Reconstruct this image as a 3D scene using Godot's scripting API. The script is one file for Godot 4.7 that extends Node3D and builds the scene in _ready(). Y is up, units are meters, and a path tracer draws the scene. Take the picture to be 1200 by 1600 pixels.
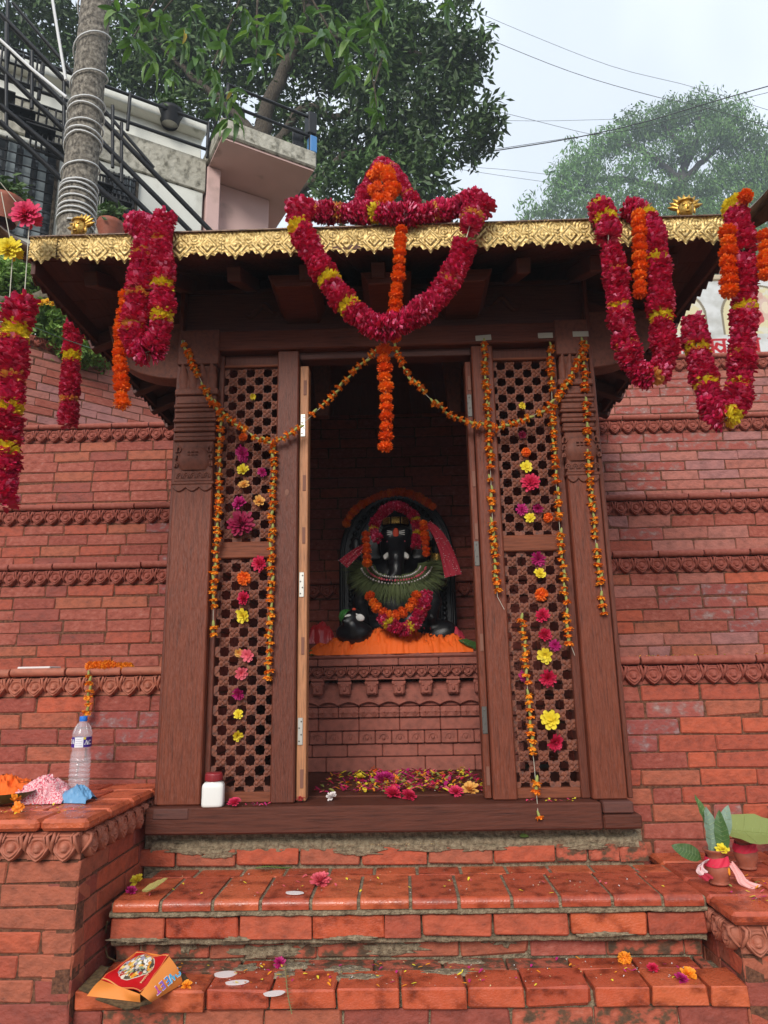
extends Node3D
# A small wooden shrine with a dark stone idol, hung with flower garlands, built into a terraced brick wall.

class B:
	var v := PackedVector3Array()
	var n := PackedVector3Array()
	var u := PackedVector2Array()
	var c := PackedColorArray()
	var i := PackedInt32Array()
	var col := Color(1, 1, 1)
	func vert(p: Vector3, q := Vector3.UP, w := Vector2.ZERO) -> int:
		v.push_back(p); n.push_back(q); u.push_back(w); c.push_back(col)
		return v.size() - 1
	func tri(a: Vector3, b: Vector3, d: Vector3):
		var q := (b - a).cross(d - a).normalized()
		var k := vert(a, q, Vector2(0, 1)); vert(b, q, Vector2(1, 1)); vert(d, q, Vector2(1, 0))
		i.append_array([k, k + 2, k + 1])
	func quad(a: Vector3, b: Vector3, d: Vector3, e: Vector3):
		var q := (b - a).cross(d - a)
		if q.length_squared() < 1e-16: q = (d - a).cross(e - a)
		q = q.normalized()
		var k := vert(a, q, Vector2(0, 1)); vert(b, q, Vector2(1, 1)); vert(d, q, Vector2(1, 0)); vert(e, q, Vector2(0, 0))
		i.append_array([k, k + 2, k + 1, k, k + 3, k + 2])
	func smooth(from := 0, istart := 0):
		for k in range(from, v.size()): n[k] = Vector3.ZERO
		for k in range(istart, i.size(), 3):
			var a := i[k]; var b := i[k + 1]; var d := i[k + 2]
			var q := (v[d] - v[a]).cross(v[b] - v[a])
			n[a] += q; n[b] += q; n[d] += q
		for k in range(from, v.size()): n[k] = n[k].normalized() if n[k].length_squared() > 1e-20 else Vector3.UP
	# rows of points, each row a PackedVector3Array; wrap closes each row
	func skin(rows: Array, wrap := false, flip := false):
		var f := v.size(); var s := i.size(); var w: int = rows[0].size()
		for y in rows.size():
			for x in w: vert(rows[y][x], Vector3.UP, Vector2(x / maxf(w - 1, 1), y / maxf(rows.size() - 1, 1)))
		for y in rows.size() - 1:
			for x in (w if wrap else w - 1):
				var a := f + y * w + x; var b := f + y * w + (x + 1) % w
				var d := a + w; var e := b + w
				if flip: i.append_array([a, d, b, b, d, e])
				else: i.append_array([a, b, d, b, e, d])
		smooth(f, s)
	func tube(p: PackedVector3Array, r: PackedFloat32Array, sides := 8, cap := true):
		var rows := []; var side := Vector3.ZERO
		for k in p.size():
			var t := (p[mini(k + 1, p.size() - 1)] - p[maxi(k - 1, 0)]).normalized()
			if side == Vector3.ZERO: side = t.cross(Vector3.UP if absf(t.y) < 0.9 else Vector3.RIGHT).normalized()
			side = (side - t * side.dot(t)).normalized()
			var up := side.cross(t); var row := PackedVector3Array()
			var rad: float = r[mini(k, r.size() - 1)]
			for s in sides:
				var a := TAU * s / sides
				row.push_back(p[k] + (side * cos(a) + up * sin(a)) * rad)
			rows.push_back(row)
		skin(rows, true)
		if cap:
			for e in 2:
				var row: PackedVector3Array = rows[0] if e == 0 else rows[-1]
				var m := p[0] if e == 0 else p[-1]
				for s in sides:
					if e == 0: tri(m, row[s], row[(s + 1) % sides])
					else: tri(m, row[(s + 1) % sides], row[s])
	# prof: Vector2(radius, y) from the bottom up
	func lathe(prof: Array, sides := 20, at := Transform3D.IDENTITY):
		var rows := []
		for q in prof:
			var row := PackedVector3Array()
			for s in sides:
				var a := TAU * s / sides
				row.push_back(at * Vector3(cos(a) * q.x, q.y, sin(a) * q.x))
			rows.push_back(row)
		skin(rows, true)
	func ball(m: Vector3, r: Vector3, sides := 10, rings := 6, at := Basis.IDENTITY):
		var rows := []
		for y in rings + 1:
			var t := PI * y / rings; var row := PackedVector3Array()
			for s in sides:
				var a := TAU * s / sides
				row.push_back(m + at * (Vector3(cos(a) * sin(t), -cos(t), sin(a) * sin(t)) * r))
			rows.push_back(row)
		skin(rows, true)
	# box with chamfered edges; jit moves its corners a little
	func box(m: Vector3, s: Vector3, bev := 0.0, at := Basis.IDENTITY, jit := 0.0, rg: RandomNumberGenerator = null):
		var h := s * 0.5
		bev = minf(bev, minf(h.x, minf(h.y, h.z)) * 0.9)
		var q := {}
		for x in [-1, 1]:
			for y in [-1, 1]:
				for z in [-1, 1]:
					var j := Vector3.ZERO
					var bb := bev
					if jit > 0.0:
						j = Vector3(rg.randf_range(-1, 1), rg.randf_range(-1, 1), rg.randf_range(-1, 1) * 0.25) * jit
						bb = minf(bev * rg.randf_range(0.3, 1.9), minf(h.x, minf(h.y, h.z)) * 0.9)
						if rg.randf() < 0.03: bb = minf(bb * 2.2, minf(h.x, minf(h.y, h.z)) * 0.9)
					var g := Vector3(x, y, z)
					var p := h * g + j
					q[[x, y, z, 0]] = m + at * (p - Vector3(0, bb * y, bb * z))
					q[[x, y, z, 1]] = m + at * (p - Vector3(bb * x, 0, bb * z))
					q[[x, y, z, 2]] = m + at * (p - Vector3(bb * x, bb * y, 0))
		for s1 in [-1, 1]:
			qo(m, q[[s1, -1, -1, 0]], q[[s1, 1, -1, 0]], q[[s1, 1, 1, 0]], q[[s1, -1, 1, 0]])
			qo(m, q[[-1, s1, -1, 1]], q[[-1, s1, 1, 1]], q[[1, s1, 1, 1]], q[[1, s1, -1, 1]])
			qo(m, q[[-1, -1, s1, 2]], q[[1, -1, s1, 2]], q[[1, 1, s1, 2]], q[[-1, 1, s1, 2]])
		if bev <= 0.0: return
		for s1 in [-1, 1]:
			for s2 in [-1, 1]:
				qo(m, q[[-1, s1, s2, 1]], q[[1, s1, s2, 1]], q[[1, s1, s2, 2]], q[[-1, s1, s2, 2]])
				qo(m, q[[s1, -1, s2, 2]], q[[s1, 1, s2, 2]], q[[s1, 1, s2, 0]], q[[s1, -1, s2, 0]])
				qo(m, q[[s1, s2, -1, 0]], q[[s1, s2, 1, 0]], q[[s1, s2, 1, 1]], q[[s1, s2, -1, 1]])
				for s3 in [-1, 1]:
					var a: Vector3 = q[[s1, s2, s3, 0]]; var b: Vector3 = q[[s1, s2, s3, 1]]; var d: Vector3 = q[[s1, s2, s3, 2]]
					if (b - a).cross(d - a).dot(a - m) > 0.0: tri(a, b, d)
					else: tri(a, d, b)
	func qo(m: Vector3, a: Vector3, b: Vector3, d: Vector3, e: Vector3):
		if (d - a).cross(e - b).dot(a + b + d + e - m * 4.0) > 0.0: quad(a, b, d, e)
		else: quad(e, d, b, a)
	# poly (counter-clockwise in x, y) extruded from z = 0 back to -depth, its front edge chamfered by bev
	func slab(poly: PackedVector2Array, depth: float, at := Transform3D.IDENTITY, bev := 0.0):
		if Geometry2D.is_polygon_clockwise(poly): poly.reverse()
		var fr := poly
		if bev > 0.0:
			var o := Geometry2D.offset_polygon(poly, -bev, Geometry2D.JOIN_MITER)
			if o.size() == 1 and o[0].size() == poly.size():
				fr = o[0]
				if Geometry2D.is_polygon_clockwise(fr): fr.reverse()
				var best := 0; var bd := 1e9
				for k in fr.size():
					var dd := fr[k].distance_squared_to(poly[0])
					if dd < bd: bd = dd; best = k
				var r := PackedVector2Array()
				for k in fr.size(): r.push_back(fr[(k + best) % fr.size()])
				fr = r
			else: bev = 0.0
		var t := Geometry2D.triangulate_polygon(fr)
		for k in range(0, t.size(), 3):
			var a := fr[t[k]]; var b := fr[t[k + 1]]; var d := fr[t[k + 2]]
			if (b - a).cross(d - a) < 0: var sw := b; b = d; d = sw
			tri(at * Vector3(a.x, a.y, 0), at * Vector3(b.x, b.y, 0), at * Vector3(d.x, d.y, 0))
			tri(at * Vector3(a.x, a.y, -depth), at * Vector3(d.x, d.y, -depth), at * Vector3(b.x, b.y, -depth))
		for k in poly.size():
			var j := (k + 1) % poly.size()
			var a := poly[k]; var b := poly[j]
			if bev > 0.0:
				quad(at * Vector3(a.x, a.y, -bev), at * Vector3(b.x, b.y, -bev), at * Vector3(fr[j].x, fr[j].y, 0), at * Vector3(fr[k].x, fr[k].y, 0))
			quad(at * Vector3(a.x, a.y, -depth), at * Vector3(b.x, b.y, -depth), at * Vector3(b.x, b.y, -bev), at * Vector3(a.x, a.y, -bev))
	func mesh(colours := false) -> ArrayMesh:
		var m := ArrayMesh.new()
		add_to(m, colours)
		return m
	func add_to(m: ArrayMesh, colours := false):
		var a := []
		a.resize(Mesh.ARRAY_MAX)
		a[Mesh.ARRAY_VERTEX] = v; a[Mesh.ARRAY_NORMAL] = n; a[Mesh.ARRAY_TEX_UV] = u; a[Mesh.ARRAY_INDEX] = i
		if colours: a[Mesh.ARRAY_COLOR] = c
		m.add_surface_from_arrays(Mesh.PRIMITIVE_TRIANGLES, a)

var rng := RandomNumberGenerator.new()
var M := {}
var taken := {}
var cache := {}

func rr(a: float, b: float) -> float: return rng.randf_range(a, b)
func lin(r: float, g: float, b: float) -> Color: return Color(r, g, b).linear_to_srgb()
func v3(s := 1.0) -> Vector3: return Vector3(rr(-s, s), rr(-s, s), rr(-s, s))

func numbered(called: String) -> String:
	var k: int = taken.get(called, 0)
	taken[called] = k + 1
	return called if k == 0 else "%s_%03d" % [called, k]
func tag(o: Node, label: String, category: String, group := "", kind := ""):
	o.set_meta("label", label)
	if category: o.set_meta("category", category)
	if group: o.set_meta("group", group)
	if kind: o.set_meta("kind", kind)
func thing(called: String, label: String, category: String, at := Vector3.ZERO, group := "") -> Node3D:
	var o := Node3D.new()
	o.name = numbered(called); add_child(o); o.position = at
	tag(o, label, category, group)
	return o
func struct(called: String, m: Mesh, mat: Material, label := "") -> MeshInstance3D:
	var o := MeshInstance3D.new()
	o.name = numbered(called); o.mesh = m; o.material_override = mat; add_child(o)
	o.set_meta("kind", "structure")
	if label: o.set_meta("label", label)
	return o
# a part; the mesh is given in world axes relative to the thing's position unless an own transform is given
func part(parent: Node3D, called: String, m: Mesh, mat: Material, at := Transform3D.IDENTITY) -> MeshInstance3D:
	var o := MeshInstance3D.new()
	o.name = called; o.mesh = m; o.transform = at
	if mat: o.material_override = mat
	parent.add_child(o, true)
	return o
func single(called: String, m: Mesh, mat: Material, label: String, category: String, at := Transform3D.IDENTITY, group := "") -> MeshInstance3D:
	var o := MeshInstance3D.new()
	o.name = numbered(called); o.mesh = m; o.transform = at
	if mat: o.material_override = mat
	add_child(o); tag(o, label, category, group)
	return o
func bx(parent: Node3D, called: String, lo: Vector3, hi: Vector3, mat: Material, bev := 0.004) -> MeshInstance3D:
	var b := B.new()
	b.box((lo + hi) * 0.5 - parent.position, (hi - lo).abs(), bev)
	return part(parent, called, b.mesh(), mat)

func noise(freq: float, seed_: int, oct := 4, kind := FastNoiseLite.TYPE_SIMPLEX_SMOOTH) -> FastNoiseLite:
	var f := FastNoiseLite.new()
	f.noise_type = kind; f.frequency = freq; f.seed = seed_; f.fractal_octaves = oct; f.fractal_gain = 0.55
	return f
func ramp(stops: Array) -> Gradient:
	var g := Gradient.new()
	var o := PackedFloat32Array(); var c := PackedColorArray()
	for s in stops: o.push_back(s[0]); c.push_back(s[1])
	g.offsets = o; g.colors = c
	return g
func ntex(f: FastNoiseLite, stops: Array, size := 512) -> NoiseTexture2D:
	var t := NoiseTexture2D.new()
	t.width = size; t.height = size; t.seamless = true; t.noise = f; t.normalize = true
	t.color_ramp = ramp(stops)
	return t
func nmap(f: FastNoiseLite, strength := 4.0, size := 512) -> NoiseTexture2D:
	var t := NoiseTexture2D.new()
	t.width = size; t.height = size; t.seamless = true; t.noise = f; t.as_normal_map = true; t.bump_strength = strength
	return t
func mat(c: Color, rough := 0.8, o := {}) -> StandardMaterial3D:
	var m := StandardMaterial3D.new()
	m.albedo_color = c; m.roughness = rough
	m.metallic = o.get("metal", 0.0)
	m.metallic_specular = o.get("spec", 0.5)
	if o.has("tex"):
		m.albedo_texture = o.tex
	if o.has("rtex"):
		m.roughness_texture = o.rtex
	if o.has("nrm"):
		m.normal_enabled = true; m.normal_texture = o.nrm; m.normal_scale = o.get("ns", 1.0)
	if o.get("tri", true) and (o.has("tex") or o.has("nrm") or o.has("rtex")):
		m.uv1_triplanar = true; m.uv1_world_triplanar = o.get("world", true)
		m.uv1_scale = o.get("scale", Vector3.ONE)
	if o.has("back"):
		m.backlight_enabled = true; m.backlight = o.back
	if o.has("coat"):
		m.clearcoat_enabled = true; m.clearcoat = o.coat; m.clearcoat_roughness = o.get("coatr", 0.2)
	if o.get("vc", false):
		m.vertex_color_use_as_albedo = true
	m.cull_mode = BaseMaterial3D.CULL_DISABLED
	return m

# points along a Catmull-Rom curve, about step apart
func along(p: Array, step: float) -> PackedVector3Array:
	var fine := PackedVector3Array()
	for k in p.size() - 1:
		var a: Vector3 = p[maxi(k - 1, 0)]; var b: Vector3 = p[k]; var d: Vector3 = p[k + 1]; var e: Vector3 = p[mini(k + 2, p.size() - 1)]
		for s in 12: fine.push_back(b.cubic_interpolate(d, a, e, s / 12.0))
	fine.push_back(p[-1])
	var total := 0.0
	for k in fine.size() - 1: total += fine[k].distance_to(fine[k + 1])
	var cnt := maxi(1, roundi(total / step))
	var want := total / cnt
	var out := PackedVector3Array([fine[0]])
	var run := 0.0
	for k in fine.size() - 1:
		var l := fine[k].distance_to(fine[k + 1])
		while run + l >= want - 1e-6 and out.size() < cnt:
			var t := (want - run) / l
			var q := fine[k].lerp(fine[k + 1], t)
			out.push_back(q); fine[k] = q
			l = fine[k].distance_to(fine[k + 1]); run = 0.0
		run += l
	out.push_back(fine[-1])
	return out
func facing(y: Vector3, roll := 0.0) -> Basis:
	y = y.normalized()
	var x := y.cross(Vector3.FORWARD if absf(y.z) < 0.9 else Vector3.RIGHT).normalized()
	return Basis(x, y, x.cross(y)).rotated(y, roll)

# surface nets over a signed distance function
func nets(f: Callable, lo: Vector3, hi: Vector3, cell: float) -> B:
	var nx := int((hi.x - lo.x) / cell) + 2; var ny := int((hi.y - lo.y) / cell) + 2; var nz := int((hi.z - lo.z) / cell) + 2
	var d := PackedFloat32Array(); d.resize(nx * ny * nz)
	var k := 0
	for z in nz:
		for y in ny:
			for x in nx:
				d[k] = f.call(lo + Vector3(x, y, z) * cell); k += 1
	var b := B.new()
	var id := PackedInt32Array(); id.resize(nx * ny * nz); id.fill(-1)
	var off := [0, 1, nx, nx + 1, nx * ny, nx * ny + 1, nx * ny + nx, nx * ny + nx + 1]
	var edges := [[0, 1], [2, 3], [4, 5], [6, 7], [0, 2], [1, 3], [4, 6], [5, 7], [0, 4], [1, 5], [2, 6], [3, 7]]
	for z in nz - 1:
		for y in ny - 1:
			for x in nx - 1:
				var o := x + nx * (y + ny * z)
				var inside := 0
				for e in 8: if d[o + off[e]] < 0.0: inside += 1
				if inside == 0 or inside == 8: continue
				var s := Vector3.ZERO; var c := 0
				for e in edges:
					var a: float = d[o + off[e[0]]]; var g: float = d[o + off[e[1]]]
					if (a < 0.0) == (g < 0.0): continue
					var t := a / (a - g)
					var p0 := Vector3(e[0] & 1, (e[0] >> 1) & 1, e[0] >> 2); var p1 := Vector3(e[1] & 1, (e[1] >> 1) & 1, e[1] >> 2)
					s += p0.lerp(p1, t); c += 1
				id[o] = b.vert(lo + (Vector3(x, y, z) + s / c) * cell)
	for z in range(1, nz - 1):
		for y in range(1, ny - 1):
			for x in range(1, nx - 1):
				var o := x + nx * (y + ny * z)
				var here := d[o] < 0.0
				for ax in 3:
					var st: int = [1, nx, nx * ny][ax]
					if here == (d[o + st] < 0.0): continue
					var s1: int = [nx, nx * ny, 1][ax]; var s2: int = [nx * ny, 1, nx][ax]
					var q := [id[o - s1 - s2], id[o - s2], id[o], id[o - s1]]
					if q.min() < 0: continue
					if here: b.i.append_array([q[0], q[2], q[1], q[0], q[3], q[2]])
					else: b.i.append_array([q[0], q[1], q[2], q[0], q[2], q[3]])
	b.smooth()
	return b
func smin(a: float, b: float, k: float) -> float:
	var h := maxf(k - absf(a - b), 0.0) / k
	return minf(a, b) - h * h * k * 0.25
func d_ell(p: Vector3, m: Vector3, r: Vector3) -> float:
	var q := p - m
	var k0 := (q / r).length(); var k1 := (q / (r * r)).length()
	return k0 * (k0 - 1.0) / maxf(k1, 1e-6)
func d_cap(p: Vector3, a: Vector3, b: Vector3, ra: float, rb: float) -> float:
	var ab := b - a
	var t := clampf((p - a).dot(ab) / ab.length_squared(), 0.0, 1.0)
	return (p - a - ab * t).length() - lerpf(ra, rb, t)

func make_materials():
	var W := Color(1, 1, 1)
	var grit := nmap(noise(0.03, 5, 5), 5.0)
	var fine := nmap(noise(0.09, 6, 4), 4.0)
	var g := func(k: float) -> Color: return Color(k, k, k)
	# bricks: clay with darker and paler patches; salted ones carry white bloom, grimy ones soot and moss
	var clay := ntex(noise(0.012, 11, 6), [[0.0, g.call(0.66)], [0.12, g.call(0.84)], [0.4, g.call(0.93)], [0.65, W], [1.0, Color(1.0, 0.97, 0.95)]])
	var bloom := ntex(noise(0.012, 31, 6), [[0.0, Color(0.55, 0.27, 0.23)], [0.45, Color(0.62, 0.31, 0.27)], [0.6, Color(0.58, 0.35, 0.32)], [0.74, Color(0.58, 0.41, 0.38)], [0.86, Color(0.62, 0.50, 0.48)], [1.0, Color(0.67, 0.60, 0.58)]])
	var grime := ntex(noise(0.014, 41, 6), [[0.0, Color(0.24, 0.2, 0.15)], [0.38, Color(0.4, 0.27, 0.19)], [0.5, Color(0.6, 0.3, 0.22)], [0.7, Color(0.68, 0.34, 0.25)], [1.0, Color(0.72, 0.42, 0.34)]])
	var dust := ntex(noise(0.02, 47, 5), [[0.0, Color(0.46, 0.22, 0.17)], [0.25, Color(0.57, 0.28, 0.22)], [0.5, Color(0.61, 0.31, 0.25)], [0.75, Color(0.64, 0.35, 0.29)], [1.0, Color(0.68, 0.46, 0.41)]])
	var sc := Vector3(2.1, 3.0, 2.1)
	M.brick = [
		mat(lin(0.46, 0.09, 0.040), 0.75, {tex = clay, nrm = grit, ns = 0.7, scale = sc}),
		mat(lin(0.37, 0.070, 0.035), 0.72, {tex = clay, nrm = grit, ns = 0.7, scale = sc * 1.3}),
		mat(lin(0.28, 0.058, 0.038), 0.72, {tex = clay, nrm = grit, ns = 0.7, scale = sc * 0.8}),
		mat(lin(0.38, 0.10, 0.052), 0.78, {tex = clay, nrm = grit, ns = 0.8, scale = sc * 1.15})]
	M.old = [
		mat(W, 0.82, {tex = bloom, nrm = grit, ns = 0.8, scale = sc}),
		mat(Color(0.94, 0.92, 0.95), 0.82, {tex = bloom, nrm = grit, ns = 0.8, scale = sc * 1.4}),
		mat(W, 0.8, {tex = dust, nrm = grit, ns = 0.8, scale = sc * 0.9}),
		mat(Color(0.93, 0.88, 0.88), 0.8, {tex = dust, nrm = grit, ns = 0.8, scale = sc * 1.3}),
		mat(W, 0.85, {tex = grime, nrm = grit, ns = 0.9, scale = sc})]
	M.pink = [
		mat(Color(1.0, 1.0, 1.0), 0.85, {tex = dust, nrm = grit, ns = 0.8, scale = sc * 1.1}),
		mat(lin(0.42, 0.15, 0.115), 0.85, {tex = clay, nrm = grit, ns = 0.8, scale = sc}),
		mat(lin(0.40, 0.13, 0.095), 0.85, {tex = clay, nrm = grit, ns = 0.8, scale = sc * 1.2}),
		mat(lin(0.37, 0.15, 0.135), 0.85, {tex = clay, nrm = grit, ns = 0.8, scale = sc * 0.8})]
	var wet := ntex(noise(0.02, 51, 5), [[0.0, g.call(0.25)], [0.45, g.call(0.5)], [1.0, g.call(0.95)]])
	# treads: foot-worn clay with dark damp stains
	var tread := ntex(noise(0.009, 53, 6), [[0.0, Color(0.55, 0.50, 0.47)], [0.2, Color(0.74, 0.69, 0.66)], [0.42, Color(0.92, 0.90, 0.88)], [0.6, W], [0.85, Color(1.0, 0.97, 0.95)], [1.0, Color(0.92, 0.95, 0.95)]])
	M.tile = [
		mat(lin(0.50, 0.095, 0.042), 0.62, {tex = tread, rtex = wet, nrm = fine, ns = 0.35, scale = sc}),
		mat(lin(0.43, 0.078, 0.038), 0.62, {tex = tread, rtex = wet, nrm = fine, ns = 0.35, scale = sc * 1.3}),
		mat(lin(0.55, 0.12, 0.05), 0.62, {tex = tread, rtex = wet, nrm = fine, ns = 0.35, scale = sc * 0.8})]
	M.cornice = mat(lin(0.42, 0.13, 0.075), 0.7, {tex = clay, nrm = fine, ns = 0.4, scale = sc * 1.5})
	M.cornice_old = mat(Color(0.95, 0.95, 0.95), 0.8, {tex = dust, nrm = fine, ns = 0.5, scale = sc * 1.5})
	var cem := ntex(noise(0.025, 61, 6), [[0.0, Color(0.40, 0.36, 0.30)], [0.35, Color(0.54, 0.49, 0.42)], [0.6, Color(0.64, 0.59, 0.51)], [1.0, Color(0.76, 0.72, 0.64)]])
	M.mortar = mat(Color(0.88, 0.85, 0.80), 0.95, {tex = cem, nrm = nmap(noise(0.06, 63, 5), 9.0), ns = 1.2, scale = Vector3.ONE * 3.0})
	M.joint = mat(Color(0.66, 0.46, 0.39), 0.95, {tex = cem, nrm = grit, ns = 1.0, scale = Vector3.ONE * 4.0})
	M.soil = mat(Color(0.6, 0.55, 0.45), 1.0, {tex = cem, nrm = grit, ns = 1.5, scale = Vector3.ONE * 0.8})
	# wood, grain along y (posts) or along x (beams)
	var grain := ntex(noise(0.02, 71, 6), [[0.0, g.call(0.5)], [0.16, g.call(0.78)], [0.4, g.call(0.9)], [0.6, g.call(0.96)], [0.8, W], [1.0, Color(1.0, 0.97, 0.92)]])
	var gn := nmap(noise(0.05, 73, 4), 3.5)
	var up := Vector3(9.0, 0.55, 9.0); var lie := Vector3(0.55, 9.0, 9.0)
	M.wood = mat(lin(0.185, 0.043, 0.019), 0.55, {spec = 0.4, tex = grain, nrm = gn, ns = 0.4, scale = up})
	M.wood2 = mat(lin(0.14, 0.034, 0.017), 0.55, {spec = 0.4, tex = grain, nrm = gn, ns = 0.4, scale = up * 1.3})
	M.beam = mat(lin(0.135, 0.034, 0.018), 0.66, {spec = 0.35, tex = grain, nrm = gn, ns = 0.5, scale = lie})
	M.sill = mat(lin(0.11, 0.031, 0.018), 0.6, {spec = 0.35, tex = grain, nrm = gn, ns = 0.6, scale = lie * 0.8})
	M.rail = mat(lin(0.22, 0.063, 0.030), 0.66, {spec = 0.35, tex = grain, nrm = gn, ns = 0.4, scale = lie})
	M.newwood = mat(lin(0.50, 0.21, 0.09), 0.6, {tex = grain, nrm = gn, ns = 0.3, scale = up * 1.2})
	M.tenon = mat(lin(0.2, 0.08, 0.05), 0.7)
	M.dark = mat(lin(0.11, 0.033, 0.022), 0.65, {tex = grain, nrm = gn, ns = 0.5, scale = lie})
	M.soffit = mat(lin(0.11, 0.033, 0.022), 0.7, {tex = grain, nrm = gn, ns = 0.5, scale = Vector3(5, 5, 0.5)})
	var worn := ntex(noise(0.03, 77, 5), [[0.0, Color(0.30, 0.23, 0.21)], [0.3, Color(0.46, 0.27, 0.21)], [0.6, Color(0.54, 0.30, 0.21)], [1.0, Color(0.62, 0.36, 0.25)]])
	M.lattice = mat(Color(0.92, 0.92, 0.92), 0.65, {tex = worn, nrm = fine, ns = 0.5, scale = Vector3.ONE * 3.0})
	M.carve = mat(lin(0.165, 0.043, 0.021), 0.68, {tex = grain, nrm = fine, ns = 0.4, scale = Vector3(4, 3, 4)})
	M.metal = mat(lin(0.5, 0.48, 0.44), 0.45, {metal = 0.8})
	M.screw = mat(lin(0.12, 0.11, 0.1), 0.5, {metal = 0.7})
	var patina := ntex(noise(0.03, 81, 5), [[0.0, Color(0.36, 0.31, 0.24)], [0.3, Color(0.66, 0.60, 0.47)], [0.55, Color(0.9, 0.87, 0.78)], [1.0, W]])
	M.gold = mat(lin(0.72, 0.57, 0.31), 0.48, {metal = 0.85, tex = patina, nrm = fine, ns = 0.35, scale = Vector3.ONE * 4.0})
	M.gilt = mat(lin(0.80, 0.52, 0.14), 0.38, {metal = 0.75, tex = patina, scale = Vector3.ONE * 6.0})
	M.sheet = mat(lin(0.15, 0.085, 0.06), 0.45, {metal = 0.3, tex = patina, nrm = fine, ns = 0.3, scale = Vector3.ONE * 2.0})
	# flowers
	# crimson petals: the heads carry a tint for each petal, some much paler
	M.crimson = [mat(lin(0.95, 0.22, 0.40), 0.6, {vc = true, back = lin(0.2, 0.03, 0.06)}), mat(lin(0.86, 0.19, 0.33), 0.6, {vc = true, back = lin(0.2, 0.03, 0.06)}), mat(lin(0.97, 0.34, 0.50), 0.6, {vc = true, back = lin(0.2, 0.04, 0.07)})]
	M.red = [mat(lin(0.60, 0.013, 0.07), 0.6, {back = lin(0.2, 0.004, 0.02)}), mat(lin(0.5, 0.01, 0.055), 0.6, {back = lin(0.2, 0.004, 0.02)}), mat(lin(0.7, 0.04, 0.13), 0.6, {back = lin(0.2, 0.01, 0.03)})]
	M.wine = mat(lin(0.28, 0.006, 0.05), 0.6, {back = lin(0.1, 0.002, 0.01)})
	M.orange = [mat(lin(0.88, 0.16, 0.006), 0.65, {back = lin(0.35, 0.06, 0.0)}), mat(lin(0.8, 0.115, 0.004), 0.65, {back = lin(0.3, 0.05, 0.0)}), mat(lin(0.92, 0.22, 0.01), 0.65, {back = lin(0.35, 0.07, 0.0)})]
	M.amber = [mat(lin(0.90, 0.33, 0.015), 0.65, {back = lin(0.3, 0.1, 0.0)}), mat(lin(0.88, 0.25, 0.010), 0.65, {back = lin(0.3, 0.07, 0.0)})]
	M.yellow = mat(lin(0.84, 0.68, 0.04), 0.65, {back = lin(0.3, 0.25, 0.01)})
	M.peach = mat(lin(0.80, 0.43, 0.10), 0.65, {back = lin(0.3, 0.15, 0.03)})
	M.magenta = mat(lin(0.47, 0.012, 0.16), 0.6, {back = lin(0.2, 0.004, 0.06)})
	M.pinkf = mat(lin(0.72, 0.12, 0.16), 0.6, {back = lin(0.25, 0.03, 0.05)})
	M.calyx = mat(lin(0.27, 0.29, 0.065), 0.6)
	M.string = mat(lin(0.55, 0.52, 0.42), 0.8)
	M.tape = mat(lin(0.42, 0.40, 0.33), 0.6, {nrm = fine, ns = 0.6, scale = Vector3.ONE * 8.0})
	# leaves
	M.leaf = [mat(lin(0.075, 0.15, 0.035), 0.45, {back = lin(0.09, 0.2, 0.02)}), mat(lin(0.05, 0.11, 0.028), 0.45, {back = lin(0.06, 0.14, 0.02)}), mat(lin(0.12, 0.21, 0.04), 0.45, {back = lin(0.15, 0.28, 0.03)}), mat(lin(0.6, 0.42, 0.05), 0.5, {back = lin(0.3, 0.2, 0.02)})]
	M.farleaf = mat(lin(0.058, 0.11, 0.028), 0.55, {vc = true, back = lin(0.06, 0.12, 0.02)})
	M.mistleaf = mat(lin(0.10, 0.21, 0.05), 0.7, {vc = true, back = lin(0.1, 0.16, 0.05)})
	var bk := ntex(noise(0.03, 91, 6), [[0.0, g.call(0.35)], [0.5, g.call(0.7)], [1.0, W]])
	M.bark = mat(lin(0.16, 0.125, 0.09), 0.95, {tex = bk, nrm = grit, ns = 1.5, scale = Vector3(2, 0.7, 2)})
	M.farbark = mat(lin(0.07, 0.06, 0.05), 0.95)
	# house and yard
	var lime := ntex(noise(0.008, 95, 6), [[0.0, Color(0.55, 0.55, 0.52)], [0.15, Color(0.8, 0.8, 0.77)], [0.3, Color(0.92, 0.92, 0.9)], [1.0, Color(0.97, 0.97, 0.95)]])
	M.lime = mat(Color(0.95, 0.95, 0.93), 0.9, {tex = lime, scale = Vector3(0.5, 0.25, 0.5)})
	M.weather = mat(Color(0.82, 0.81, 0.78), 0.95, {tex = ntex(noise(0.02, 97, 6), [[0.0, Color(0.3, 0.3, 0.27)], [0.25, Color(0.55, 0.54, 0.5)], [0.42, Color(0.82, 0.81, 0.77)], [1.0, Color(0.94, 0.93, 0.9)]]), nrm = grit, ns = 1.0, scale = Vector3(0.9, 0.5, 0.9)})
	M.rosewall = mat(lin(0.78, 0.53, 0.51), 0.9, {tex = lime, scale = Vector3(0.3, 0.3, 0.3)})
	M.iron = mat(lin(0.012, 0.012, 0.014), 0.45, {metal = 0.3})
	M.glass = mat(lin(0.03, 0.035, 0.04), 0.08)
	M.curtain = mat(lin(0.22, 0.26, 0.28), 0.9)
	M.rope = mat(lin(0.72, 0.72, 0.72), 0.7)
	M.wire = mat(lin(0.05, 0.05, 0.055), 0.6)
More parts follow.
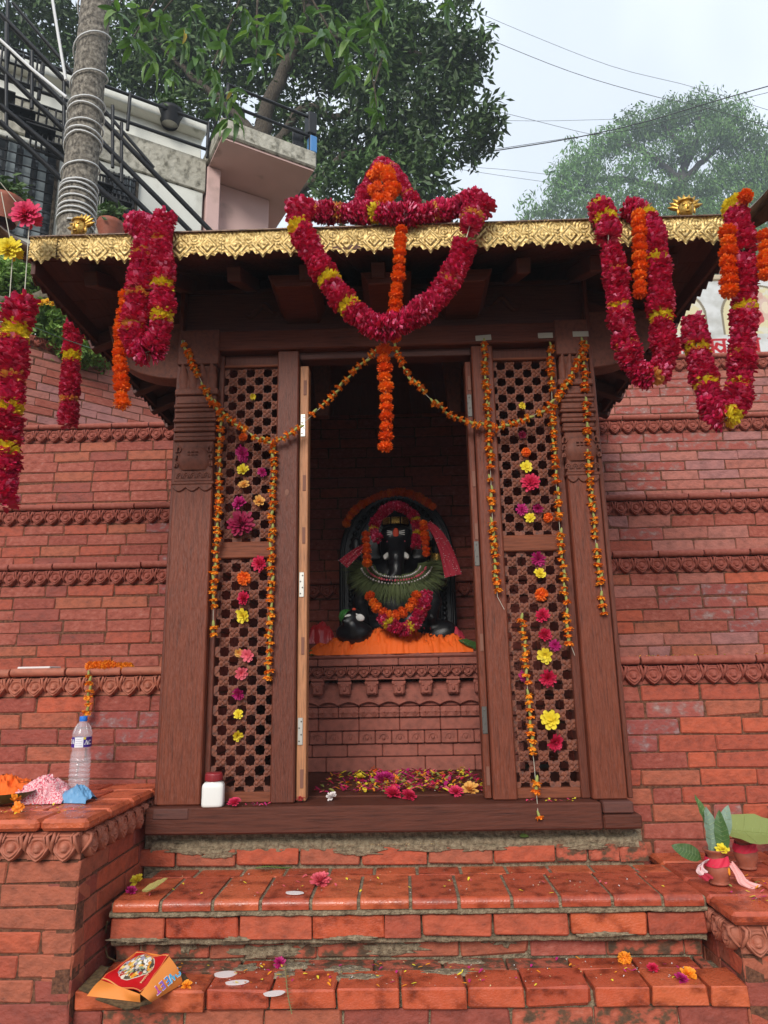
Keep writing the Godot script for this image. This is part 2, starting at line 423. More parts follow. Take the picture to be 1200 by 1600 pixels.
	M.pole = mat(Color(0.88, 0.86, 0.84), 0.95, {tex = ntex(noise(0.03, 99, 6), [[0.0, Color(0.2, 0.19, 0.18)], [0.4, Color(0.45, 0.43, 0.4)], [0.65, Color(0.62, 0.6, 0.56)], [1.0, Color(0.78, 0.76, 0.72)]]), nrm = grit, ns = 1.5, scale = Vector3(1.6, 0.9, 1.6)})
	M.stone = mat(lin(0.4, 0.39, 0.36), 0.9, {tex = cem, nrm = grit, ns = 1.5, scale = Vector3.ONE * 1.5})
	# idol
	M.black = mat(lin(0.008, 0.008, 0.010), 0.34, {nrm = fine, ns = 0.25, scale = Vector3.ONE * 5.0})
	M.whitepaint = mat(lin(0.75, 0.74, 0.7), 0.5)
	M.vermilion = mat(lin(0.62, 0.06, 0.02), 0.7)
	M.durva = mat(lin(0.12, 0.155, 0.05), 0.7, {vc = true})
	M.saffron = mat(lin(0.9, 0.14, 0.008), 0.75, {back = lin(0.2, 0.04, 0.0)})
	M.redcloth = mat(lin(0.42, 0.02, 0.045), 0.75)
	M.terracotta = mat(lin(0.36, 0.10, 0.055), 0.6, {tex = clay, nrm = fine, ns = 0.4, scale = Vector3.ONE * 3.0})
	M.altar = mat(lin(0.33, 0.10, 0.07), 0.75, {tex = clay, nrm = fine, ns = 0.5, scale = Vector3.ONE * 3.0})
	M.whiteplastic = mat(lin(0.78, 0.77, 0.73), 0.35)
	M.redplastic = mat(lin(0.26, 0.02, 0.025), 0.35)
	M.blueplastic = mat(lin(0.02, 0.16, 0.6), 0.4)
	M.bluebag = mat(lin(0.13, 0.3, 0.5), 0.35)
	M.board = mat(lin(0.36, 0.27, 0.15), 0.9, {tex = cem, scale = Vector3.ONE * 4.0})
	M.paper = mat(lin(0.72, 0.64, 0.62), 0.8)
	M.grain = mat(lin(0.7, 0.5, 0.25), 0.8)

const COURSE := 0.0635
var patch := noise(1.1, 909, 3)
# neighbouring bricks tend to be of one kind
func pick(p: Vector3, n: int) -> int:
	var u := 0.5 + patch.get_noise_3dv(p) * 1.1 + rr(-0.28, 0.28)
	return clampi(int(u * n), 0, n - 1)
func brick_mesh(l: float, h: float, d: float) -> Mesh:
	var k := rng.randi() % 4
	var key := "b%d_%d_%d_%d" % [roundi(l * 200), roundi(h * 500), roundi(d * 200), k]
	if not cache.has(key):
		var r := RandomNumberGenerator.new(); r.seed = hash(key)
		var b := B.new()
		b.box(Vector3(0, 0, -d * 0.5), Vector3(l, h, d), 0.0035, Basis.IDENTITY, 0.0028, r)
		cache[key] = b.mesh()
	return cache[key]
# one course of bricks from a, running l along ax with its faces towards out; y is the middle of the course
func course(parent: Node3D, a: Vector3, ax: Vector3, l: float, h: float, mats: Array, start: float, bl := 0.23, gap := 0.005, d := 0.09, proud := 0.0015, called := "brick"):
	var out := ax.cross(Vector3.UP)
	var x := -start
	while x < l - 0.015:
		var len_ := bl * rr(0.94, 1.05)
		if rng.randf() < 0.12: len_ = bl * 0.48
		var x0 := maxf(x, 0.0); var x1 := minf(x + len_, l)
		if x1 - x0 > 0.025:
			var bs := Basis(ax, Vector3.UP, out).rotated(ax, rr(-0.008, 0.008)).rotated(out, rr(-0.006, 0.006))
			var p := a + ax * (x0 + x1) * 0.5 + out * rr(-proud, proud) + Vector3.UP * rr(-0.001, 0.001)
			part(parent, called, brick_mesh(x1 - x0, h * rr(0.97, 1.02), d), mats[pick(p, mats.size())], Transform3D(bs, p - parent.position))
		x += len_ + gap
# a wall of bricks with its mortar set back; from a (bottom corner) along ax
func bricks(parent: Node3D, a: Vector3, ax: Vector3, l: float, top: float, mats: Array, thick := 0.12):
	var out := ax.cross(Vector3.UP)
	var rows := maxi(1, roundi((top - a.y) / COURSE))
	var hh := (top - a.y) / rows
	for r in rows:
		course(parent, a + Vector3.UP * (hh * (r + 0.5)), ax, l, hh - 0.005, mats, rr(0.0, 0.2) if r % 2 else rr(0.08, 0.22))
	var b := B.new()
	var m := a + ax * l * 0.5 + Vector3.UP * (top - a.y) * 0.5 - out * (0.0045 + thick * 0.5)
	b.box(m - parent.position, Vector3(l, top - a.y, thick), 0.0, Basis(ax, Vector3.UP, out))
	part(parent, "mortar", b.mesh(), M.joint)

# terracotta lotus tile: a pointed shield with a boss, rolled leaf edges and a curl beside it
func lotus_mesh() -> Mesh:
	if cache.has("lotus"): return cache.lotus
	var b := B.new()
	var seg := 20
	var outl := PackedVector2Array()
	for s in seg:
		var a := TAU * s / seg + PI / 2
		var x := cos(a); var y := sin(a)
		var r := 0.036
		if y > 0: r = 0.035 / maxf(absf(x), absf(y))
		else: r = 0.037 / pow(pow(absf(x), 1.35) + pow(absf(y) * 0.88, 1.35), 1.0 / 1.35)
		outl.push_back(Vector2(x, y) * minf(r, 0.046))
	var rows := []
	for q in [[0.0, 0.024], [0.14, 0.0235], [0.28, 0.020], [0.38, 0.013], [0.43, 0.008], [0.50, 0.012], [0.60, 0.017], [0.70, 0.016], [0.76, 0.009], [0.82, 0.013], [0.92, 0.013], [1.0, 0.004], [1.0, -0.03]]:
		var row := PackedVector3Array()
		var rnd := clampf((q[0] - 0.4) / 0.35, 0.0, 1.0)
		for s in seg:
			var p: Vector2 = (outl[s].normalized() * 0.038).lerp(outl[s], rnd) * q[0]
			row.push_back(Vector3(p.x, p.y - 0.036, q[1] + (0.006 if q[0] < 0.99 and p.y < -0.008 else 0.0)))
		rows.push_back(row)
	b.skin(rows, true)
	for s in [-1, 1]:
		b.tube(PackedVector3Array([Vector3(s * 0.036, 0.0, 0.004), Vector3(s * 0.030, -0.006, 0.018), Vector3(s * 0.034, -0.022, 0.020), Vector3(s * 0.0385, -0.040, 0.010), Vector3(s * 0.0385, -0.056, -0.004)]), PackedFloat32Array([0.004, 0.006, 0.006, 0.005, 0.003]), 6)
		b.tube(PackedVector3Array([Vector3(s * 0.022, 0.0, 0.006), Vector3(s * 0.020, -0.008, 0.020), Vector3(s * 0.024, -0.022, 0.020)]), PackedFloat32Array([0.003, 0.004, 0.002]), 5)
	b.box(Vector3(0, -0.036, -0.02), Vector3(0.0795, 0.076, 0.02))
	cache.lotus = b.mesh()
	return cache.lotus
# a row of lotus tiles hanging from y, and round coping tiles above it
func cornice(parent: Node3D, a: Vector3, ax: Vector3, l: float, m: Material, rods := true, s := 1.0, rodm: Material = null):
	var out := ax.cross(Vector3.UP)
	var cnt := maxi(1, roundi(l / (0.08 * s)))
	var w := l / cnt
	for k in cnt:
		var bs := Basis(ax * (w / 0.08), Vector3.UP * s * rr(0.97, 1.03), out)
		part(parent, "lotus_tile", lotus_mesh(), m, Transform3D(bs, a + ax * (k + 0.5) * w + out * rr(0.0, 0.003) - parent.position))
	if not rods: return
	var x := -rr(0.0, 0.1)
	while x < l:
		var x0 := maxf(x, 0.0); var x1 := minf(x + 0.225, l)
		if x1 - x0 > 0.02:
			var b := B.new()
			var o := a + Vector3.UP * (0.021 + rr(-0.0012, 0.0012)) + out * (0.016 + rr(-0.002, 0.002)) - parent.position
			b.tube(PackedVector3Array([o + ax * x0, o + ax * (x0 + 0.003), o + ax * (x1 - 0.003), o + ax * x1]), PackedFloat32Array([0.014, 0.0175, 0.0175, 0.014]), 10)
			part(parent, "coping_tile", b.mesh(), rodm if rodm else m)
		x += 0.232

func terrace(label: String, x0: float, x1: float, z: float, y0: float, y1: float, back: float, mats: Array, cm: Material, group := "brick terrace walls") -> Node3D:
	var t := thing("brick_terrace_wall", label, "brick wall", Vector3((x0 + x1) * 0.5, y0, z), group)
	var ax := Vector3.RIGHT
	bricks(t, Vector3(x0, y0, z), ax, x1 - x0, y1 - 0.115, mats, 0.16)
	cornice(t, Vector3(x0, y1 - 0.038, z), ax, x1 - x0, cm)
	bx(t, "band_backing", Vector3(x0, y1 - 0.118, z - 0.17), Vector3(x1, y1 - 0.006, z - 0.012), M.joint, 0.0)
	bx(t, "ledge", Vector3(x0, y1 - 0.030, z - back), Vector3(x1, y1 - 0.004, z - 0.005), M.mortar, 0.003)
	return t

func make_walls():
	var mixd := [M.old[0], M.brick[1], M.brick[0], M.brick[3], M.brick[2], M.old[3], M.old[2], M.old[1]]
	var mixo := [M.old[2], M.brick[3], M.brick[1], M.brick[2], M.old[3], M.old[2], M.old[1], M.brick[2]]
	var mixp := [M.pink[0], M.pink[1], M.pink[2], M.pink[3], M.pink[1], M.old[0]]
	var bright := [M.brick[0], M.brick[1], M.brick[0], M.brick[3], M.brick[1], M.old[2]]
	# left of the shrine
	terrace("lowest brick terrace left of the shrine, behind the plastic bottle", -2.5, -0.93, -2.97, 0.6, 1.555, 0.65, mixd, M.cornice)
	terrace("second brick terrace from the bottom, left of the shrine", -3.1, -0.95, -3.6, 1.5, 2.1, 0.27, mixo, M.cornice_old)
	terrace("third brick terrace from the bottom, left of the shrine", -3.3, -0.95, -3.85, 2.06, 2.48, 0.32, mixo, M.cornice_old)
	terrace("topmost straight brick terrace left of the shrine, behind the small dark garland", -3.4, -0.98, -4.15, 2.44, 3.075, 0.4, mixo, M.cornice_old)
	# right of the shrine
	terrace("lowest brick terrace right of the shrine, behind the clay pots", 0.815, 2.5, -2.97, 0.6, 1.56, 0.65, [M.old[0]] + bright + [M.brick[2], M.old[3], M.old[1]], M.cornice_old)
	terrace("second brick terrace from the bottom, right of the shrine", 0.95, 3.1, -3.6, 1.5, 2.1, 0.27, bright + mixp + [M.old[0], M.old[1]], M.cornice_old)
	terrace("third brick terrace from the bottom, right of the shrine", 0.95, 3.3, -3.85, 2.06, 2.46, 0.32, mixp + [M.brick[1]], M.cornice_old)
	terrace("fourth brick terrace from the bottom, right of the shrine, crossed by garlands", 0.98, 3.6, -4.15, 2.44, 3.04, 0.4, mixp, M.cornice_old)
	terrace("topmost brick terrace right of the shrine, below the whitewashed wall", 1.0, 3.9, -4.5, 3.0, 3.6, 0.5, mixp, M.cornice_old)
	# upper left wall, set at an angle
	var t := thing("angled_brick_wall", "pale pinkish brick wall running off at an angle at upper left, under flowering plants", "brick wall", Vector3(-2.5, 2.6, -5.0))
	var ax := Vector3(0.73, 0, -0.684).normalized()
	bricks(t, Vector3(-3.96, 2.42, -3.64), ax, 3.7, 3.94, [M.pink[1], M.pink[2], M.pink[0], M.pink[3]], 0.16)
	cornice(t, Vector3(-3.96, 4.04, -3.64), ax, 3.7, M.cornice_old, false)
	var bb := B.new()
	bb.box(Vector3(-3.96, 3.99, -3.64) + ax * 1.85 - ax.cross(Vector3.UP) * 0.09 - t.position, Vector3(3.7, 0.11, 0.16), 0.0, Basis(ax, Vector3.UP, ax.cross(Vector3.UP)))
	part(t, "band_backing", bb.mesh(), M.joint)

func make_steps():
	var t := thing("brick_steps", "wet red brick steps with rounded tile nosing leading up to the shrine", "steps", Vector3(0, 0, -2.3))
	var ax := Vector3.RIGHT
	var xl := -0.945; var xr := 0.93
	# footing below the sill: cement over one brick course
	bx(t, "mortar_bed", Vector3(-0.97, 0.60, -2.99), Vector3(0.86, 0.955, -2.795), M.mortar, 0.004)
	rough_strip(t, Vector3(-0.94, 0.898, -2.785), 1.78, 0.055, 0.02)
	course(t, Vector3(-0.99, 0.864, -2.775), ax, 1.86, 0.060, [M.old[4], M.brick[3], M.brick[0], M.old[4]], 0.1)
	# first tread
	bx(t, "mortar_bed", Vector3(xl, 0.70, -2.86), Vector3(xr + 0.02, 0.792, -2.475), M.mortar, 0.004)
	var x := xl + 0.012
	while x < xr - 0.02:
		var w := minf(rr(0.150, 0.166), xr - x)
		var b := B.new()
		var prof := []
		for s in 7:
			var a := PI * 0.5 * s / 6.0 - PI * 0.0
			prof.push_back(Vector2(-2.425 + 0.018 * (sin(PI / 2 - a) - 1.0) + 0.0, 0.802 + 0.018 * sin(a)))
		var pts := PackedVector2Array([Vector2(-2.69, 0.789), Vector2(-2.427, 0.789)])
		for q in prof: pts.push_back(Vector2(q.x, q.y))
		pts.push_back(Vector2(-2.69, 0.82))
		var dy := rr(-0.0015, 0.0015)
		# profile lies in z, y; turn it to run along x
		b.slab(pts, w - 0.011, Transform3D(Basis(Vector3(0, 0, 1), Vector3.UP, Vector3.LEFT), Vector3(x, dy, 0) - t.position), 0.0015)
		part(t, "nosing_tile", b.mesh(), M.tile[rng.randi() % 3])
		x += w
	x = xl + 0.04
	while x < xr:
		var w := minf(rr(0.15, 0.168), xr - x)
		bx(t, "tread_tile", Vector3(x, 0.79, -2.80), Vector3(x + w - 0.011, 0.8185 + rr(-0.001, 0.001), -2.697), M.tile[rng.randi() % 3], 0.003)
		x += w
	bx(t, "grout", Vector3(xl + 0.004, 0.78, -2.806), Vector3(xr, 0.8145, -2.434), M.mortar, 0.006)
	rough_strip(t, Vector3(xl, 0.777, -2.437), xr - xl, 0.022, 0.006)
	course(t, Vector3(xl, 0.735, -2.445), ax, xr - xl, 0.064, [M.tile[0], M.tile[1], M.brick[0], M.brick[1], M.tile[2]], 0.06, 0.225, 0.007)
	rough_strip(t, Vector3(xl, 0.690, -2.470), xr - xl, 0.028, 0.012)
	course(t, Vector3(xl, 0.655, -2.505), ax, xr - xl, 0.058, [M.old[4], M.brick[3], M.old[4], M.old[2]], 0.16)
	bx(t, "mortar_bed", Vector3(xl, 0.40, -2.70), Vector3(xr, 0.70, -2.515), M.mortar, 0.003)
	# second tread: two rows of bricks laid flat
	bx(t, "mortar_bed", Vector3(-1.02, 0.30, -2.52), Vector3(0.97, 0.605, -2.302), M.mortar, 0.004)
	x = xl
	while x < xr:
		var w := minf(rr(0.19, 0.225), xr - x)
		bx(t, "tread_brick", Vector3(x, 0.57, -2.505), Vector3(x + w - 0.008, 0.6225 + rr(-0.002, 0.001), -2.418), [M.old[4], M.tile[1], M.tile[0], M.old[4]][rng.randi() % 4], 0.003)
		x += w
	x = xl - 0.03
	while x < xr + 0.03:
		var w := minf(rr(0.155, 0.20), xr + 0.03 - x)
		if w > 0.03:
			part(t, "tread_brick", brick_mesh(w - 0.008, 0.052, 0.135), M.tile[rng.randi() % 3], Transform3D(Basis(Vector3.UP, rr(-0.03, 0.03)), Vector3(x + w * 0.5, 0.6, -2.272 + rr(-0.008, 0.008)) - t.position))
		x += w
	course(t, Vector3(-1.03, 0.537, -2.292), ax, 2.02, 0.062, [M.brick[3], M.brick[0], M.old[4], M.brick[2]], 0.1)
	# third tread, below the picture
	bx(t, "mortar_bed", Vector3(-1.3, 0.05, -2.31), Vector3(1.2, 0.49, -2.1), M.mortar, 0.004)
	course(t, Vector3(-1.3, 0.455, -2.095), ax, 2.5, 0.064, M.brick, 0.1)
	course(t, Vector3(-1.3, 0.385, -2.095), ax, 2.5, 0.062, M.brick, 0.2)
	# cement left on the risers and the lower tread
	for k in 8: smear(t, Vector3(rr(-0.95, 0.88), rr(0.645, 0.685), -2.503), Vector3.RIGHT, Vector3.UP, rr(0.05, 0.22), rr(0.02, 0.05))
	for k in 10: smear(t, Vector3(rr(-0.9, 0.8), rr(0.872, 0.895), -2.772), Vector3.RIGHT, Vector3.UP, rr(0.05, 0.2), rr(0.01, 0.03))
	for k in 9: smear(t, Vector3(rr(-0.6, 0.45), 0.6225, rr(-2.49, -2.36)), Vector3.RIGHT, Vector3.FORWARD, rr(0.06, 0.2), rr(0.03, 0.07))
	for k in 7: smear(t, Vector3(rr(-0.95, 0.88), rr(0.70, 0.71), -2.443), Vector3.RIGHT, Vector3.UP, rr(0.05, 0.16), rr(0.006, 0.016))
# a thin ragged crust of cement, u wide and v high
func smear(t: Node3D, m: Vector3, ax: Vector3, up: Vector3, u: float, v: float):
	var out := ax.cross(up)
	var f := noise(1.0, rng.randi() % 1000, 3)
	var rows := []
	for r in 6:
		var q: float = [0.0, 0.35, 0.62, 0.84, 1.0, 1.06][r]
		var row := PackedVector3Array()
		for k in 26:
			var a := TAU * k / 26.0
			var e := 1.0 + 0.55 * f.get_noise_2d(cos(a) * 1.6, sin(a) * 1.6) + 0.35 * f.get_noise_2d(cos(a) * 6.0, sin(a) * 6.0 + 20.0)
			row.push_back(m - t.position + ax * cos(a) * q * e * u * 0.5 + up * sin(a) * q * e * v * 0.5 + out * ([0.0045, 0.004, 0.0045, 0.0035, 0.001, -0.004][r] + 0.0012 * f.get_noise_2d(k * 2.0, r * 3.0)))
		rows.push_back(row)
	var b := B.new()
	b.skin(rows, true)
	part(t, "cement_smear", b.mesh(), M.mortar)
# a strip of lumpy cement along x
func rough_strip(t: Node3D, a: Vector3, l: float, h: float, d: float):
	var f := noise(9.0, int(a.y * 1000), 4)
	var cols := int(l / 0.012)
	var rows := []
	for r in 7:
		var row := PackedVector3Array()
		for c in cols + 1:
			var x := l * c / cols
			var e := sin(PI * r / 6.0)
			var y := h * (r / 6.0 - 0.5) + f.get_noise_2d(x, r * 0.7 + 5.0) * h * 0.22
			var z := (d * e * (0.55 + 0.75 * f.get_noise_2d(x * 1.7, r * 0.06)) if r > 0 and r < 6 else -0.02) + (f.get_noise_2d(x * 6.0, r * 0.5) * 0.004)
			row.push_back(a + Vector3(x, y, z) - t.position)
		rows.push_back(row)
	var b := B.new()
	b.skin(rows, false, true)
	part(t, "mortar_joint", b.mesh(), M.mortar)

# low brick platforms beside the steps
func platform(label: String, x0: float, x1: float, zf: float, y1: float, inner_left: bool):
	var t := thing("brick_platform", label, "platform", Vector3((x0 + x1) * 0.5, 0, zf), "brick platforms beside the steps")
	var ax := Vector3.RIGHT
	var zb := -2.965
	bricks(t, Vector3(x0, 0.1, zf), ax, x1 - x0, y1 - 0.12, [M.brick[0], M.brick[1], M.brick[0], M.brick[2], M.brick[3]], 0.05)
	cornice(t, Vector3(x0, y1 - 0.042, zf + 0.006), ax, x1 - x0, M.cornice, false)
	bx(t, "band_backing", Vector3(x0, y1 - 0.125, zf - 0.12), Vector3(x1, y1 - 0.012, zf - 0.008), M.joint, 0.0)
	# the side that faces the steps
	var sx := x1 if inner_left else x0
	var sax := Vector3(0, 0, -1) if inner_left else Vector3(0, 0, 1)
	var from := Vector3(sx, 0.1, zf) if inner_left else Vector3(sx, 0.1, zb)
	bricks(t, from, sax, zf - zb, y1 - 0.12, [M.brick[0], M.brick[1], M.brick[2], M.brick[3]], 0.05)
	cornice(t, Vector3(sx, y1 - 0.042, zf if inner_left else zb) + sax.cross(Vector3.UP) * 0.006, sax, zf - zb, M.cornice, false)
	bx(t, "core", Vector3(x0 + (0.0 if inner_left else 0.06), 0.05, zb), Vector3(x1 - (0.06 if inner_left else 0.0), y1 - 0.035, zf - 0.06), M.joint, 0.0)
	# top tiles and rounded edge
	var over := 0.03
	var e := sx + (over if inner_left else -over)
	var z := zf + over
	var row := 0
	var lens := [0.17, 0.19, 0.21, 0.2, 0.2]
	while z > zb + 0.01:
		var d: float = minf(lens[row % 5], z - zb)
		var x := e
		var col := 0
		while (x > x0 if inner_left else x < x1):
			var w := rr(0.2, 0.24) if col else (0.22 if row % 2 else 0.15)
			var a := x - w + 0.004 if inner_left else x + 0.004
			var edge := row == 0 or col == 0
			bx(t, "edge_tile" if edge else "top_tile", Vector3(a, y1 - 0.034, z - d + 0.004), Vector3(a + w - 0.005, y1 + rr(-0.001, 0.0006), z - 0.001), M.tile[rng.randi() % 3], 0.010 if edge else 0.003)
			x += -w if inner_left else w
			col += 1
		z -= d
		row += 1

func make_ground():
	var b := B.new()
	b.quad(Vector3(-120, 0, 30), Vector3(120, 0, 30), Vector3(120, 0, -140), Vector3(-120, 0, -140))
	struct("ground", b.mesh(), M.soil)
	# the slope that the terraces hold back
	b = B.new()
	var f := noise(0.15, 7, 4)
	var rows := []
	for z in 40:
		var row := PackedVector3Array()
		for x in 61:
			var q := Vector3((x - 30) * 2.2, 0, -5.2 - z * z * 0.075)
			if x < 29: q.z -= 1.0 if z == 0 else 0.0
			q.y = 3.35 + minf((-5.2 - q.z) * 0.05, 1.5) + f.get_noise_2d(q.x, q.z) * 0.5 * (1.0 if z > 1 else 0.1)
			if q.x < -2.0: q.y += clampf((-5.0 - q.z) * 0.55, 0.0, 1.6) * clampf((-2.0 - q.x) * 0.5, 0.0, 1.0)
			row.push_back(q)
		rows.push_back(row)
	b.skin(rows, false, true)
	struct("hillside", b.mesh(), M.soil)
	b = B.new()
	for s in [[-66.0, -3.6, -6.3], [2.2, 66.0, -4.7]]:
		b.quad(Vector3(s[0], 0, s[2]), Vector3(s[1], 0, s[2]), Vector3(s[1], 3.5, s[2]), Vector3(s[0], 3.5, s[2]))
	struct("earth_bank", b.mesh(), M.soil)

# one carved diagonal-slat screen between x0..x1, y0..y1 at depth z
func lattice(sh: Node3D, label: String, x0: float, x1: float, y0: float, y1: float, z: float):
	var t := Node3D.new(); t.name = "lattice_panel"; sh.add_child(t, true)
	t.set_meta("label", label)
	t.position = Vector3(x0, y0, z) - sh.position
	var w := x1 - x0; var h := y1 - y0
	var rect := PackedVector2Array([Vector2(0, 0), Vector2(w, 0), Vector2(w, h), Vector2(0, h)])
	var p := 0.074 / sqrt(2.0)
	var half := 0.0100
	for dir in 2:
		var ex := Vector2(1, 1).normalized() if dir == 0 else Vector2(1, -1).normalized()
		var ey := Vector2(-ex.y, ex.x)
		var kmin := -int((w + h) / p) - 1; var kmax := -kmin
		for k in range(kmin, kmax):
			var poly := PackedVector2Array(); var low := PackedVector2Array()
			var nseg := int((w + h) / p) + 2
			for s in range(-nseg, nseg):
				for q in [[0.0, 0.0015], [0.26, 0.0012], [0.38, -0.0010], [0.5, -0.0072], [0.62, -0.0010], [0.74, 0.0012]]:
					var a: float = (s + q[0]) * p
					poly.push_back(ex * a + ey * (k * p + half + q[1]))
					low.push_back(ex * a + ey * (k * p - half - q[1]))
			low.reverse(); poly.append_array(low)
			for r in Geometry2D.intersect_polygons(poly, rect):
				if r.size() < 3: continue
				var b := B.new()
				b.slab(r, 0.012, Transform3D(Basis.IDENTITY, Vector3(0, 0, 0.0 if dir == 0 else -0.0035)), 0.0)
				part(t, "slat", b.mesh(), M.lattice)
	# rosettes where slats cross
	var b := B.new()
	var n := int((w + h) / p) + 2
	for i in range(-n, n):
		for j in range(-n, n):
			var m := Vector2(1, 1).normalized() * (i * p) + Vector2(1, -1).normalized() * (j * p)
			if m.x < 0.004 or m.y < 0.004 or m.x > w - 0.004 or m.y > h - 0.004: continue
			for q in 4:
				var a := PI / 4 + q * PI / 2
				var d := Vector3(cos(a), sin(a), 0)
				var side := Vector3(-d.y, d.x, 0)
				var o := Vector3(m.x, m.y, 0.0)
				var tip := o + d * 0.0215 + Vector3(0, 0, 0.0005)
				var c0 := o + d * 0.013 + Vector3(0, 0, 0.006)
				var l := o + d * 0.015 + side * 0.0092 + Vector3(0, 0, 0.0005); var r2 := o + d * 0.015 - side * 0.0092 + Vector3(0, 0, 0.0005)
				var base := o + Vector3(0, 0, 0.0012)
				for e in [[c0, tip, l], [c0, l, base], [c0, base, r2], [c0, r2, tip]]: b.tri(e[0], e[1], e[2])
			b.ball(Vector3(m.x, m.y, 0.001), Vector3(0.0045, 0.0045, 0.005), 6, 4)
	var ro := part(t, "rosette_carving", b.mesh(), M.lattice)
	ro.set_meta("kind", "stuff")

func pillar(sh: Node3D, x0: float, x1: float, side: float):
	var t := Node3D.new(); t.name = "pillar"; sh.add_child(t, true)
	var m := Vector3((x0 + x1) * 0.5, 1.05, -2.82)
	t.position = m - sh.position
	var w := x1 - x0
	var block := func(called: String, y0: float, y1: float, grow: float, mt: Material, bev := 0.004):
		var b := B.new()
		b.box(Vector3(0, (y0 + y1) * 0.5 - 1.05, 0), Vector3(w + grow, y1 - y0, 0.14 + grow), bev)
		part(t, called, b.mesh(), mt)
	block.call("shaft", 1.047, 2.272, 0.0, M.wood, 0.005)
	block.call("moulding", 2.272, 2.287, 0.012, M.carve)
	block.call("neck_block", 2.287, 2.46, -0.004, M.carve)
	for q in [[2.46, 2.478, 0.012], [2.478, 2.498, 0.004], [2.50, 2.518, 0.016], [2.520, 2.540, 0.006], [2.542, 2.556, 0.020], [2.558, 2.585, 0.010], [2.587, 2.603, 0.014], [2.605, 2.622, 0.020], [2.624, 2.66, 0.004], [2.662, 2.69, 0.018], [2.80, 2.96, 0.012]]:
		block.call("moulding", q[0], q[1], q[2], M.carve)
	block.call("capital", 2.69, 2.80, -0.012, M.carve)
	# hanging lotus fringe at the top of the shaft
	var fr := PackedVector2Array([Vector2(-w * 0.5, 0)])
	for s in 25:
		var u := s / 24.0
		fr.push_back(Vector2(lerpf(-w * 0.5, w * 0.5, u), -0.012 - 0.016 * absf(sin(u * PI * 3.0))))
	fr.push_back(Vector2(w * 0.5, 0))
	var b := B.new()
	b.slab(fr, 0.01, Transform3D(Basis.IDENTITY, Vector3(0, 2.272 - 1.05, 0.078)), 0.002)
	part(t, "fringe", b.mesh(), M.carve)
	# carved pot with scrolling leaves on the neck block
	b = B.new()
	var rows := []
	for r in 9:
		var row := PackedVector3Array()
		for c in 15:
			var u := c / 14.0 * 2.0 - 1.0; var v := r / 8.0
			var prof := 0.055 * (0.75 + 0.5 * sin(v * PI * 0.85 + 0.35))
			row.push_back(Vector3(u * prof, 2.335 - 1.05 + v * 0.095, 0.068 + 0.022 * sqrt(maxf(0.0, 1.0 - u * u)) * (0.35 + sin(v * PI) * 0.65)))
		rows.push_back(row)
	b.skin(rows, false, true)
	for s in [-1.0, 1.0]:
		for q in [[0.062, 0.12, 0.020], [0.066, 0.088, 0.017], [0.070, 0.055, 0.013]]:
			var pts := PackedVector3Array(); var rad := PackedFloat32Array()
			for k in 12:
				var a := -0.5 + k * 0.5
				var r: float = q[2] * (1.0 - k * 0.06)
				pts.push_back(Vector3(s * (q[0] + cos(a) * r * 0.55), 2.30 - 1.05 + q[1] + sin(a) * r, 0.073)); rad.push_back(0.0055 - k * 0.00025)
			b.tube(pts, rad, 6)
	for k in 5:
		var x := (k - 2) * 0.028
		for ring in 2:
			var pts := PackedVector3Array()
			for s in 9: pts.push_back(Vector3(x + cos(PI * s / 8.0) * (0.013 - ring * 0.006), 2.302 - 1.05 + sin(PI * s / 8.0) * (0.022 - ring * 0.008), 0.069))
			b.tube(pts, PackedFloat32Array([0.0032]), 5)
	for k in 2:
		for j in 3: b.box(Vector3((j - 1) * 0.016, 2.395 - 1.05 + k * 0.013, 0.091), Vector3(0.011, 0.005, 0.006), 0.001)
	var pot := part(t, "pot_carving", b.mesh(), M.carve)
	pot.set_meta("label", "carved water pot with scrolling leaves on the pillar neck")
	# flared petals of the capital
	for k in 4:
		b = B.new()
		var x := (k - 1.5) * w * 0.25
		b.skin([PackedVector3Array([Vector3(x - w * 0.11, 1.642, 0.062), Vector3(x, 1.642, 0.072), Vector3(x + w * 0.11, 1.642, 0.062)]), PackedVector3Array([Vector3(x - w * 0.12, 1.70, 0.066), Vector3(x, 1.70, 0.082), Vector3(x + w * 0.12, 1.70, 0.066)]), PackedVector3Array([Vector3(x - w * 0.06, 1.742, 0.076), Vector3(x, 1.75, 0.092), Vector3(x + w * 0.06, 1.742, 0.076)])], false, true)
		part(t, "capital_petal", b.mesh(), M.carve)
	# curved bracket arm reaching out under the eave
	var pts2 := PackedVector2Array()
	for k in 11:
		var a := PI * 0.5 * k / 10.0
		pts2.push_back(Vector2(0.30 * sin(a) , -0.10 + 0.10 * (1.0 - cos(a)) * 1.6))
	pts2.push_back(Vector2(0.33, 0.16)); pts2.push_back(Vector2(0.0, 0.16))
	for k in pts2.size(): pts2[k].x *= side
	b = B.new()
	b.slab(pts2, 0.09, Transform3D(Basis.IDENTITY, Vector3(side * w * 0.5, 1.80, 0.045)), 0.004)
	part(t, "bracket", b.mesh(), M.carve)

